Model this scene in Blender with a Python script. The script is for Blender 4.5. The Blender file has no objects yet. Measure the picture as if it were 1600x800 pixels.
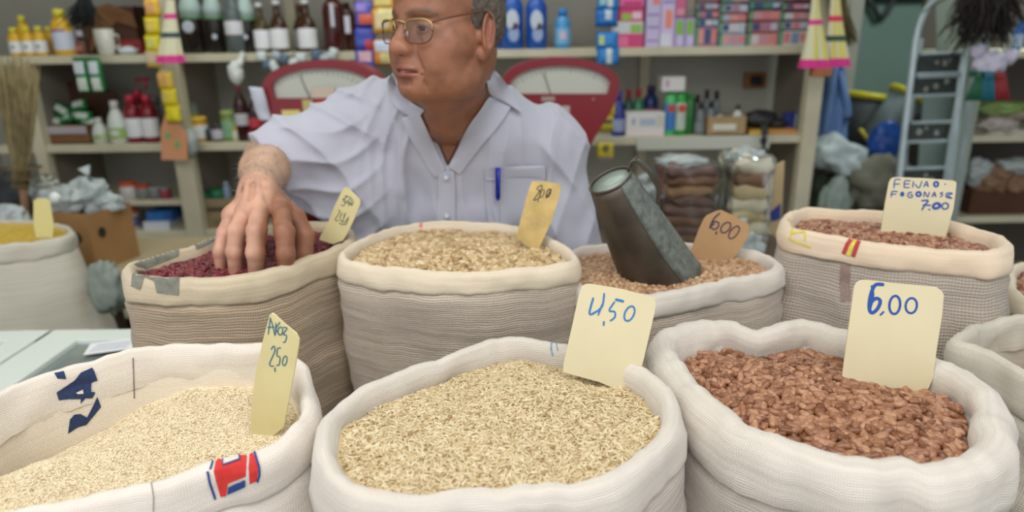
import bpy, bmesh, math, random
import numpy as np
from mathutils import Vector, Matrix, noise
from mathutils.bvhtree import BVHTree
from mathutils.geometry import delaunay_2d_cdt

random.seed(7); RNG = np.random.default_rng(7)
PI = math.pi
SC = bpy.context.scene
COL = SC.collection

# ------------------------------------------------------------------ camera
FPX = 1067.0
PITCH = math.radians(17.9)
CAMZ = 1.55
cam_d = bpy.data.cameras.new('camera'); cam = bpy.data.objects.new('camera', cam_d); COL.objects.link(cam)
cam_d.sensor_width = 36.0; cam_d.lens = FPX / 1600 * 36.0
cam_d.clip_start = 0.02; cam_d.clip_end = 60
RC = Matrix.Rotation(PI / 2 - PITCH, 3, 'X') @ Matrix.Rotation(math.radians(-0.8), 3, 'Z')
cam.matrix_world = Matrix.Translation((0, 0, CAMZ)) @ RC.to_4x4()
cam_d.dof.use_dof = True; cam_d.dof.focus_distance = 0.86; cam_d.dof.aperture_fstop = 2.8
SC.camera = cam
# ------------------------------------------------------------------ light
SC.view_settings.view_transform = 'Standard'; SC.view_settings.look = 'None'
SC.view_settings.gamma = 1; SC.view_settings.use_curve_mapping = False
SC.view_settings.exposure = -0.08
W = bpy.data.worlds.new('world'); SC.world = W; W.use_nodes = True
W.node_tree.nodes['Background'].inputs[0].default_value = (0.95, 0.97, 1.0, 1)
W.node_tree.nodes['Background'].inputs[1].default_value = 1.0

def area(name, loc, rot, sx, sy, power, color=(1, 1, 1)):
    l = bpy.data.lights.new(name, 'AREA'); l.shape = 'RECTANGLE'; l.size = sx; l.size_y = sy
    l.energy = power; l.color = color
    o = bpy.data.objects.new(name, l); COL.objects.link(o); o.location = loc; o.rotation_euler = rot
    return o
area('added_overhead_light', (-0.3, 0.1, 2.75), (math.radians(12), 0, 0), 2.6, 1.2, 34, (1.0, 0.97, 0.93))  # unseen light added above the sacks for stronger top-down shading
area('shop_ceiling_light', (-0.6, 2.6, 2.85), (0, 0, 0), 2.4, 0.5, 20, (0.95, 1.0, 0.93))
area('added_passage_light', (2.6, 3.4, 2.8), (0, 0, 0), 0.8, 0.8, 30, (0.9, 1.0, 0.96))  # unseen light added to brighten the green passage wall

# ------------------------------------------------------------------ helpers
def ray(px, py):
    d = RC @ Vector(((px - 800) / FPX, -(py - 400) / FPX, -1.0)); return d.normalized()
O3 = Vector((0, 0, CAMZ))
def at(px, py, Y):                      # the point seen at a pixel at a given distance Y into the shop
    d = ray(px, py); return O3 + d * (Y / d.y)
def atz(px, py, z):                     # the point seen at a pixel at a given height
    d = ray(px, py); return O3 + d * ((z - CAMZ) / d.z)
def atp(px, py, p, n):                  # the point seen at a pixel on a plane
    d = ray(px, py); return O3 + d * ((p - O3).dot(n) / d.dot(n))
def mpp(px, py, Y):                     # metres per pixel there
    return (at(px, py, Y) - O3).length / math.sqrt(FPX ** 2 + (px - 800) ** 2 + (py - 400) ** 2)

MATS = {}
def mat(name, col, rough=0.6, metal=0.0, bump=0.0, bscale=60, var=0.0, vscale=8, **kw):
    if name in MATS: return MATS[name]
    m = bpy.data.materials.new(name); m.use_nodes = True; nt = m.node_tree
    b = nt.nodes['Principled BSDF']
    b.inputs['Base Color'].default_value = (*col[:3], 1); b.inputs['Roughness'].default_value = rough
    b.inputs['Metallic'].default_value = metal
    for k, v in kw.items(): b.inputs[k.replace('_', ' ')].default_value = v
    tc = nt.nodes.new('ShaderNodeTexCoord')
    if var > 0:
        n = nt.nodes.new('ShaderNodeTexNoise'); n.inputs['Scale'].default_value = vscale; n.inputs['Detail'].default_value = 5
        nt.links.new(tc.outputs['Object'], n.inputs['Vector'])
        mr = nt.nodes.new('ShaderNodeMapRange'); mr.inputs[1].default_value = .3; mr.inputs[2].default_value = .7
        mr.inputs[3].default_value = 1 - var; mr.inputs[4].default_value = 1 + var * .5
        nt.links.new(n.outputs['Fac'], mr.inputs[0])
        mx = nt.nodes.new('ShaderNodeMix'); mx.data_type = 'RGBA'; mx.blend_type = 'MULTIPLY'; mx.inputs[0].default_value = 1
        mx.inputs[6].default_value = (*col[:3], 1); nt.links.new(mr.outputs[0], mx.inputs[7])
        nt.links.new(mx.outputs[2], b.inputs['Base Color'])
    if bump > 0:
        n = nt.nodes.new('ShaderNodeTexNoise'); n.inputs['Scale'].default_value = bscale; n.inputs['Detail'].default_value = 4
        nt.links.new(tc.outputs['Object'], n.inputs['Vector'])
        bp = nt.nodes.new('ShaderNodeBump'); bp.inputs['Strength'].default_value = bump; bp.inputs['Distance'].default_value = .002
        nt.links.new(n.outputs['Fac'], bp.inputs['Height']); nt.links.new(bp.outputs[0], b.inputs['Normal'])
    MATS[name] = m; return m

def srgb(r, g, b):
    f = lambda c: ((c / 255 + .055) / 1.055) ** 2.4 if c > 10 else c / 255 / 12.92
    return (f(r), f(g), f(b))
def cm(r, g, b, rough=.55, **kw):       # plain coloured material from 0-255 values
    return mat('paint_%d_%d_%d_%d' % (r, g, b, rough * 100), srgb(r, g, b), rough, **kw)

def link(name, me, m=None, parent=None, smooth=False):
    o = bpy.data.objects.new(name, me); COL.objects.link(o)
    if m is not None and not me.materials: me.materials.append(m)
    if parent is not None: o.parent = parent
    if smooth and len(me.polygons): me.polygons.foreach_set('use_smooth', [True] * len(me.polygons))
    return o
def obj(name, bm, m=None, parent=None, smooth=False, origin=None):
    if origin is not None and parent is None:
        bmesh.ops.translate(bm, verts=bm.verts, vec=-Vector(origin))
    if parent is not None:
        inv = parent_world(parent).inverted()
        bmesh.ops.transform(bm, matrix=inv, verts=bm.verts)
    me = bpy.data.meshes.new(name); bm.to_mesh(me); bm.free()
    o = link(name, me, m, parent, smooth)
    if origin is not None and parent is None: o.location = origin
    return o
def local(o):
    return Matrix.LocRotScale(o.location, o.rotation_euler, o.scale)
def parent_world(o):
    m = local(o)
    while o.parent is not None:
        o = o.parent; m = local(o) @ m
    return m
def pyobj(name, verts, faces, m=None, parent=None, smooth=False, origin=None):
    me = bpy.data.meshes.new(name)
    M = parent_world(parent).inverted() if parent is not None else (Matrix.Translation(-Vector(origin)) if origin is not None else None)
    if M is not None: verts = [M @ Vector(v) for v in verts]
    me.from_pydata([tuple(v) for v in verts], [], faces)
    o = link(name, me, m, parent, smooth)
    if origin is not None and parent is None: o.location = origin
    return o
def tag(o, label=None, cat=None, group=None, kind=None):
    if label: o['label'] = label
    if cat: o['category'] = cat
    if group: o['group'] = group
    if kind: o['kind'] = kind
    return o
def empty(name, loc, label, cat, group=None, rz=0):
    o = bpy.data.objects.new(name, None); COL.objects.link(o); o.location = loc; o.rotation_euler = (0, 0, rz)
    o.empty_display_size = .05
    return tag(o, label, cat, group)
def B():
    return bmesh.new()
def box(bm, c, s, rot=None, bev=0.0):
    r = bmesh.ops.create_cube(bm, size=1); vs = r['verts']
    bmesh.ops.scale(bm, vec=s, verts=vs)
    if bev > 0:
        es = list({e for v in vs for e in v.link_edges})
        g = bmesh.ops.bevel(bm, geom=es, offset=bev, segments=2, affect='EDGES', profile=.5); vs = list({v for f in g['faces'] for v in f.verts} | {v for v in vs if v.is_valid})
    if rot is not None: bmesh.ops.transform(bm, matrix=rot, verts=vs)
    bmesh.ops.translate(bm, vec=c, verts=vs); return vs
def lathe(bm, prof, c=(0, 0, 0), n=20, M=None, sq=1.0):
    rings = []
    for r, z in prof:
        ring = []
        for k in range(n):
            a = 2 * PI * k / n; v = Vector((r * math.cos(a), r * math.sin(a) * sq, z))
            if M is not None: v = M @ v
            ring.append(bm.verts.new(v + Vector(c)))
        rings.append(ring)
    for a, b in zip(rings, rings[1:]):
        for k in range(n): bm.faces.new((a[k], a[(k + 1) % n], b[(k + 1) % n], b[k]))
    bm.faces.new(rings[0][::-1]); bm.faces.new(rings[-1])
def tube(bm, pts, rad, n=8, flat=1.0):
    pts = [Vector(p) for p in pts]; rings = []
    rads = rad if isinstance(rad, (list, tuple)) else [rad] * len(pts)
    up = Vector((0, 0, 1))
    for i, p in enumerate(pts):
        t = (pts[min(i + 1, len(pts) - 1)] - pts[max(i - 1, 0)]).normalized()
        a = t.cross(up)
        if a.length < .05: a = t.cross(Vector((0, 1, 0)))
        a.normalize(); b = a.cross(t).normalized()
        rings.append([bm.verts.new(p + a * math.cos(2 * PI * k / n) * rads[i] + b * math.sin(2 * PI * k / n) * rads[i] * flat) for k in range(n)])
    for r1, r2 in zip(rings, rings[1:]):
        for k in range(n): bm.faces.new((r1[k], r1[(k + 1) % n], r2[(k + 1) % n], r2[k]))
    bm.faces.new(rings[0][::-1]); bm.faces.new(rings[-1])
def spline(P, n, closed=False):         # Catmull-Rom through points, n samples evenly by length
    P = [Vector(p) for p in P]; out = []; m = len(P); segs = m if closed else m - 1
    for i in range(segs):
        if closed: a, b, c, d = P[i - 1], P[i], P[(i + 1) % m], P[(i + 2) % m]
        else: a, b, c, d = P[max(i - 1, 0)], P[i], P[i + 1], P[min(i + 2, m - 1)]
        for k in range(12):
            t = k / 12
            out.append(.5 * ((2 * b) + (c - a) * t + (2 * a - 5 * b + 4 * c - d) * t * t + (3 * b - a - 3 * c + d) * t ** 3))
    if closed: out.append(out[0].copy())
    else: out.append(P[-1].copy())
    L = [0]
    for p, q in zip(out, out[1:]): L.append(L[-1] + (q - p).length)
    res = []; j = 0; cnt = n if closed else n - 1
    for i in range(n):
        t = L[-1] * i / cnt
        while j < len(L) - 2 and L[j + 1] < t: j += 1
        f = (t - L[j]) / max(L[j + 1] - L[j], 1e-9)
        res.append(out[j].lerp(out[j + 1], min(max(f, 0), 1)))
    return res
def prism(bm, pts, depth_vec):          # solid from a planar outline
    a = [bm.verts.new(Vector(p)) for p in pts]; b = [bm.verts.new(Vector(p) + Vector(depth_vec)) for p in pts]
    bm.faces.new(a); bm.faces.new(b[::-1]); n = len(a)
    for k in range(n): bm.faces.new((a[k], b[k], b[(k + 1) % n], a[(k + 1) % n]))
def prism_px(bm, px, Y, dy):            # outline traced at distance Y, real thickness dy backwards
    prism(bm, [at(x, y, Y) for x, y in px], (0, dy, 0))
# ------------------------------------------------------------------ the room
wall_m = mat('plaster_wall', srgb(176, 176, 166), .9, var=.12, vscale=3, bump=.2, bscale=30)
green_m = mat('green_grey_wall', srgb(128, 152, 144), .85, var=.1, vscale=2, bump=.2, bscale=30)
def struct(name, c, s, m):
    bm = B(); box(bm, (0, 0, 0), s); o = obj(name, bm, m); o.location = c; o['kind'] = 'structure'; return o
struct('floor', (0.4, 2.0, -0.05), (7.6, 7.4, .1), mat('terrazzo_floor', srgb(120, 112, 100), .5, var=.2, vscale=12))
struct('ceiling', (0.4, 3.1, 3.05), (7.6, 5.2, .1), mat('ceiling_paint', srgb(205, 205, 196), .9))
struct('wall_back', (-0.65, 3.72, 1.5), (4.9, .1, 3.0), wall_m)
struct('wall_back_passage', (3.0, 5.05, 1.5), (2.6, .1, 3.0), green_m)
struct('wall_passage_side', (1.75, 4.4, 1.5), (.1, 1.26, 3.0), green_m)
struct('wall_left', (-3.15, 2.6, 1.5), (.1, 4.2, 3.0), wall_m)
struct('wall_right', (4.25, 2.6, 1.5), (.1, 5.0, 3.0), green_m)
# ------------------------------------------------------------------ sacks
def cloth(name, col, su=420, sv=420, depth=.5, var=.14, alpha_hole=0.0, stain=(.7, .62, .5), stain_amt=.25, streak=.3):
    m = bpy.data.materials.new(name); m.use_nodes = True; nt = m.node_tree; N = nt.nodes.new; Lk = nt.links.new
    b = nt.nodes['Principled BSDF']; b.inputs['Roughness'].default_value = .82; b.inputs['Sheen Weight'].default_value = .25
    uv = N('ShaderNodeUVMap'); sep = N('ShaderNodeSeparateXYZ'); Lk(uv.outputs[0], sep.inputs[0])
    # uneven threads: distort the weave with noise
    nz = N('ShaderNodeTexNoise'); nz.inputs['Scale'].default_value = 14; nz.inputs['Detail'].default_value = 3; Lk(uv.outputs[0], nz.inputs['Vector'])
    def wave(sock, freq, warp):
        a = N('ShaderNodeMath'); a.operation = 'MULTIPLY_ADD'; Lk(nz.outputs['Fac'], a.inputs[0]); a.inputs[1].default_value = warp; Lk(sock, a.inputs[2])
        c = N('ShaderNodeMath'); c.operation = 'MULTIPLY'; Lk(a.outputs[0], c.inputs[0]); c.inputs[1].default_value = freq * 2 * PI / 2
        d = N('ShaderNodeMath'); d.operation = 'SINE'; Lk(c.outputs[0], d.inputs[0])
        e = N('ShaderNodeMath'); e.operation = 'ABSOLUTE'; Lk(d.outputs[0], e.inputs[0]); return e
    wu = wave(sep.outputs[0], su, .006); wv = wave(sep.outputs[1], sv, .010)
    mx = N('ShaderNodeMath'); mx.operation = 'MAXIMUM'; Lk(wu.outputs[0], mx.inputs[0]); Lk(wv.outputs[0], mx.inputs[1])
    ad = N('ShaderNodeMath'); ad.operation = 'ADD'; Lk(wu.outputs[0], ad.inputs[0]); Lk(wv.outputs[0], ad.inputs[1])
    # streaks: long noise along the horizontal threads
    mp = N('ShaderNodeMapping'); mp.inputs['Scale'].default_value = (6, 170, 1); Lk(uv.outputs[0], mp.inputs[0])
    st = N('ShaderNodeTexNoise'); st.inputs['Scale'].default_value = 1; st.inputs['Detail'].default_value = 4; Lk(mp.outputs[0], st.inputs['Vector'])
    big = N('ShaderNodeTexNoise'); big.inputs['Scale'].default_value = 5; big.inputs['Detail'].default_value = 4; Lk(uv.outputs[0], big.inputs['Vector'])
    mr = N('ShaderNodeMapRange'); mr.inputs[1].default_value = .3; mr.inputs[2].default_value = .75; mr.inputs[3].default_value = 1.05; mr.inputs[4].default_value = 1 - streak
    Lk(st.outputs['Fac'], mr.inputs[0])
    wr = N('ShaderNodeMapRange'); wr.inputs[1].default_value = 0; wr.inputs[2].default_value = 1.5; wr.inputs[3].default_value = 1 - var * 2; wr.inputs[4].default_value = 1.0
    Lk(ad.outputs[0], wr.inputs[0])
    mu = N('ShaderNodeMath'); mu.operation = 'MULTIPLY'; Lk(mr.outputs[0], mu.inputs[0]); Lk(wr.outputs[0], mu.inputs[1])
    sm = N('ShaderNodeMapRange'); sm.inputs[1].default_value = .5; sm.inputs[2].default_value = .8; sm.inputs[3].default_value = 0; sm.inputs[4].default_value = stain_amt
    Lk(big.outputs['Fac'], sm.inputs[0])
    c1 = N('ShaderNodeMix'); c1.data_type = 'RGBA'; Lk(sm.outputs[0], c1.inputs[0]); c1.inputs[6].default_value = (*col, 1)
    c1.inputs[7].default_value = (col[0] * stain[0] * 1.1, col[1] * stain[1] * 1.1, col[2] * stain[2] * 1.1, 1)
    c2 = N('ShaderNodeMix'); c2.data_type = 'RGBA'; c2.blend_type = 'MULTIPLY'; c2.inputs[0].default_value = 1; Lk(c1.outputs[2], c2.inputs[6]); Lk(mu.outputs[0], c2.inputs[7])
    Lk(c2.outputs[2], b.inputs['Base Color'])
    bp = N('ShaderNodeBump'); bp.inputs['Strength'].default_value = depth; bp.inputs['Distance'].default_value = .0012
    sb = N('ShaderNodeMath'); sb.operation = 'ADD'; Lk(ad.outputs[0], sb.inputs[0]); Lk(st.outputs['Fac'], sb.inputs[1])
    Lk(sb.outputs[0], bp.inputs['Height']); Lk(bp.outputs[0], b.inputs['Normal'])
    return m

SACKS = {}
def ring_normals(R):
    n = len(R); out = []
    c = sum(R, Vector()) / n
    for i in range(n):
        t = R[(i + 4) % n] - R[i - 4]; nn = Vector((t.y, -t.x, 0)).normalized()
        if nn.dot(R[i] - c) < 0: nn = -nn
        out.append(nn)
    return c, out
def rows_mesh(name, R, Nn, rows, m, parent, seed, amp_h=.0, wob=None, closed_v=False, smooth=True):
    """rows: list of (offset outward, dz) ; offset/dz may be callables of the ring index"""
    n = len(R); verts = []; us = [0]
    for i in range(n): us.append(us[-1] + (R[(i + 1) % n] - R[i]).length)
    vs = [0]; prev = None
    for r in rows:
        o = r[0](0) if callable(r[0]) else r[0]; z = r[1](0) if callable(r[1]) else r[1]
        if prev: vs.append(vs[-1] + math.hypot(o - prev[0], z - prev[1]))
        prev = (o, z)
    for j, r in enumerate(rows):
        for i in range(n + 1):
            k = i % n
            o = r[0](k) if callable(r[0]) else r[0]; z = r[1](k) if callable(r[1]) else r[1]
            w = wob(k, us[k], z, j) if wob else 0
            p = R[k] + Nn[k] * (o + w); verts.append((p.x, p.y, R[k].z + z))
    faces = []; S = n + 1
    for j in range(len(rows) - 1):
        for i in range(n): faces.append((j * S + i, j * S + i + 1, (j + 1) * S + i + 1, (j + 1) * S + i))
    # merge seam: drop the duplicate column by index but keep uv through loops
    me = bpy.data.meshes.new(name)
    idx = lambda v: (v // S) * n + (v % S) % n
    vv = [verts[j * S + i] for j in range(len(rows)) for i in range(n)]
    inv = parent_world(parent).inverted()
    me.from_pydata([tuple(inv @ Vector(v)) for v in vv], [], [tuple(idx(v) for v in f) for f in faces])
    uvl = me.uv_layers.new(name='UVMap'); k = 0
    for f in faces:
        for v in f:
            uvl.data[k].uv = (us[v % S], vs[v // S]); k += 1
    o = link(name, me, m, parent, smooth)
    return o, vv, [tuple(idx(v) for v in f) for f in faces]

def make_sack(key, rim_px, z, label, group, cuff_m, body_m, base_z, cuff=.05, bulge=.02, zfun=None, liner=.10, wr=1.0, n=150, seed=1, roll=.012, taper=0.0):
    pts = []
    for i, (x, y) in enumerate(rim_px):
        zz = z if zfun is None else z + zfun(x, y)
        pts.append(atz(x, y, zz))
    R = spline(pts, n, True)
    for _ in range(2): R = [(R[i - 1] + R[i] * 2 + R[(i + 1) % n]) / 4 for i in range(n)]
    # small crumples of the rim
    sv = Vector((seed * 3.1, seed * 1.7, 0))
    R = [p + Vector((0, 0, .0035 * wr * noise.noise(p * 22 + sv) + .002 * wr * noise.noise(p * 60 + sv))) for p in R]
    c, Nn = ring_normals(R)
    root = empty('grain_sack', (c.x, c.y, base_z), label, 'sack', group)
    lo = [.5 + .5 * noise.noise(Vector((p.x * 9, p.y * 9, seed))) for p in R]
    ch = lambda k: cuff * (.85 + .35 * lo[k])
    def wob(k, u, zz, j):
        p = R[k]
        return wr * (.0045 * noise.noise(Vector((p.x * 16, p.y * 16, zz * 30 + seed))) + .002 * noise.noise(Vector((p.x * 45, p.y * 45, zz * 60 + seed))))
    r = roll
    rows = [(-r * 1.0, -.055), (-r * 1.05, -.04), (-r * 1.05, -.026), (-r * .95, -.014), (-r * .6, -.004), (-r * .15, 0), (r * .35, -.001), (r * .8, -.006), (r * 1.1, -.014)]
    rows += [(r * 1.25, lambda k: -.014 - (ch(k) - .014) * .33), (r * 1.3, lambda k: -.014 - (ch(k) - .014) * .66), (r * 1.3, lambda k: -ch(k) + .003), (r * 1.1, lambda k: -ch(k) - .001), (r * .5, lambda k: -ch(k) + .002)]
    cu, v1, f1 = rows_mesh('rolled_cuff', R, Nn, rows, cuff_m, root, seed, wob=wob)
    H = max(.2, min(p.z for p in R) - base_z)
    rows = [(r * .3, lambda k: -ch(k) + .012), (r * .9, lambda k: -ch(k) - .002), (r * 1.3, lambda k: -ch(k) - .012)]
    nb = 26
    for q in range(1, nb + 1):
        t = q / nb
        o = r * 1.1 + bulge * math.sin(min(1, t * 2.2) * PI / 2) - taper * t
        if t > .9: o -= (t - .9) * .25
        rows.append((o, (lambda tt: (lambda k: -ch(k) - .012 + (base_z + .004 - R[k].z + ch(k) + .012) * tt))(t)))
    def wobb(k, u, zz, j):
        p = R[k]; f = min(1, j / 5)
        fold = noise.noise(Vector((p.x * 4, p.y * 4, zz * 34 + seed + 2 * noise.noise(Vector((p.x * 5, p.y * 5, zz * 5))))))
        return wr * f * (.006 * fold + .007 * noise.noise(Vector((p.x * 9, p.y * 9, zz * 7 + seed))) + .0025 * noise.noise(Vector((p.x * 30, p.y * 30, zz * 50))))
    bo, v2, f2 = rows_mesh('body', R, Nn, rows, body_m, root, seed, wob=wobb)
    rows = [(-r * .2, -.006), (-r * .95, -.03), (-r * 1.1, -liner * .6), (-r * 1.3, -liner)]
    li, v3, f3 = rows_mesh('inner_lining', R, Nn, rows, lining if key == 'white_rice' else cuff_m, root, seed, wob=lambda k, u, zz, j: wob(k, u, zz, j) * .6)
    off = 0; V = []; F = []
    for v, f in ((v1, f1), (v2, f2), (v3, f3)):
        V += [Vector(q) for q in v]; F += [tuple(a + off for a in t) for t in f]; off += len(v)
    SACKS[key] = dict(root=root, R=R, N=Nn, c=c, bvh=BVHTree.FromPolygons(V, F), roll=roll, cuff=cu)
    return root

def print_on(key, polys, m, name='printed_mark', step=3.0, lift=.0011, label=None):
    for k, poly in enumerate(polys): print_one(key, [poly], m, name, step, lift + .00012 * k, label)
def print_one(key, polys, m, name='printed_mark', step=3.0, lift=.0011, label=None):
    """ink printed on the cloth: pixel outlines wrapped onto the sack surface as a thin skin"""
    bvh = SACKS[key]['bvh']; V = []; F = []
    for poly in polys:
        dense = []
        for i, a in enumerate(poly):
            b = poly[(i + 1) % len(poly)]; k = max(1, int(math.hypot(b[0] - a[0], b[1] - a[1]) / step))
            dense += [(a[0] + (b[0] - a[0]) * t / k, a[1] + (b[1] - a[1]) * t / k) for t in range(k)]
        xs = [p[0] for p in dense]; ys = [p[1] for p in dense]; inner = []
        def inside(x, y):
            c = False
            for i in range(len(dense)):
                x1, y1 = dense[i]; x2, y2 = dense[i - 1]
                if (y1 > y) != (y2 > y) and x < (x2 - x1) * (y - y1) / (y2 - y1) + x1: c = not c
            return c
        y = min(ys) + step / 2
        while y < max(ys):
            x = min(xs) + step / 2
            while x < max(xs):
                if inside(x, y) and min((x - a) ** 2 + (y - b) ** 2 for a, b in dense) > (step * .5) ** 2: inner.append((x, y))
                x += step
            y += step
        n = len(dense)
        r = delaunay_2d_cdt([Vector(p) for p in dense + inner], [(i, (i + 1) % n) for i in range(n)], [list(range(n))], 1, 1e-4)
        base = len(V); ok = []
        for p in r[0]:
            h = bvh.ray_cast(O3, ray(p.x, p.y))
            if h[0] is None: V.append(Vector((0, 0, 0))); ok.append(False); continue
            nn = h[1] if h[1].dot(O3 - h[0]) > 0 else -h[1]
            V.append(h[0] + nn * lift); ok.append(True)
        for f in r[2]:
            if all(ok[i] for i in f):
                P = [V[base + i] for i in f]
                if max((P[i] - P[i - 1]).length for i in range(len(P))) < .02: F.append(tuple(base + i for i in f))
    used = sorted({i for f in F for i in f}); rm = {a: b for b, a in enumerate(used)}; V = [V[i] for i in used]; F = [tuple(rm[i] for i in f) for f in F]
    if not F: return None
    o = pyobj(name, V, F, m, SACKS[key]['root'], smooth=True)
    if label: o['label'] = label
    return o

# ------------------------------------------------------------------ heaps of grain
def grain_mesh(L, Wd, T, kind):
    if kind == 'bean': nu, nv = 10, 7
    elif kind == 'rice': nu, nv = 6, 5
    else: nu, nv = 4, 4
    V = []
    for j in range(1, nv):
        a = PI * j / nv
        for i in range(nu):
            b = 2 * PI * i / nu
            sn = math.sin(a) ** .72; x = math.cos(a); y = sn * math.cos(b); zz = sn * math.sin(b)
            if kind == 'bean': y += .35 * (x * x) - .15; zz *= 1.0
            if kind == 'rice': y += .10 * x * x
            V.append((x * L / 2, y * Wd / 2, zz * T / 2))
    V.append((L / 2, (.2 if kind == 'bean' else .10) * Wd / 2, 0)); V.append((-L / 2, (.2 if kind == 'bean' else .10) * Wd / 2, 0))
    F = []
    for j in range(nv - 2):
        for i in range(nu): F.append((j * nu + i, j * nu + (i + 1) % nu, (j + 1) * nu + (i + 1) % nu, (j + 1) * nu + i))
    t = len(V) - 2; b_ = len(V) - 1; T3 = []
    for f in F: T3 += [(f[0], f[1], f[2]), (f[0], f[2], f[3])]
    for i in range(nu):
        T3.append((t, (i + 1) % nu, i)); q = (nv - 2) * nu
        T3.append((b_, q + i, q + (i + 1) % nu))
    return np.array(V, np.float32), np.array(T3, np.int32)

def grain_mat(name, cols, rough=.45, sss=0.0, speck=0.0):
    m = bpy.data.materials.new(name); m.use_nodes = True; nt = m.node_tree; b = nt.nodes['Principled BSDF']
    at_ = nt.nodes.new('ShaderNodeAttribute'); at_.attribute_name = 'shade'
    cr = nt.nodes.new('ShaderNodeValToRGB'); e = cr.color_ramp.elements
    while len(e) < len(cols): e.new(.5)
    for i, c in enumerate(cols): e[i].position = c[0]; e[i].color = (*srgb(*c[1:]), 1)
    nt.links.new(at_.outputs['Fac'], cr.inputs[0]); out = cr.outputs[0]
    if speck > 0:
        tc = nt.nodes.new('ShaderNodeTexCoord'); nz = nt.nodes.new('ShaderNodeTexNoise'); nz.inputs['Scale'].default_value = 260; nz.inputs['Detail'].default_value = 2
        nt.links.new(tc.outputs['Object'], nz.inputs['Vector'])
        mr = nt.nodes.new('ShaderNodeMapRange'); mr.inputs[1].default_value = .42; mr.inputs[2].default_value = .62; mr.inputs[3].default_value = 1.05; mr.inputs[4].default_value = 1 - speck
        nt.links.new(nz.outputs['Fac'], mr.inputs[0])
        mx = nt.nodes.new('ShaderNodeMix'); mx.data_type = 'RGBA'; mx.blend_type = 'MULTIPLY'; mx.inputs[0].default_value = 1
        nt.links.new(out, mx.inputs[6]); nt.links.new(mr.outputs[0], mx.inputs[7]); out = mx.outputs[2]
    nt.links.new(out, b.inputs['Base Color']); b.inputs['Roughness'].default_value = rough
    if sss > 0:
        b.inputs['Subsurface Weight'].default_value = sss; b.inputs['Subsurface Scale'].default_value = .004; b.inputs['Subsurface Radius'].default_value = (1, .8, .5)
    return m

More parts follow.
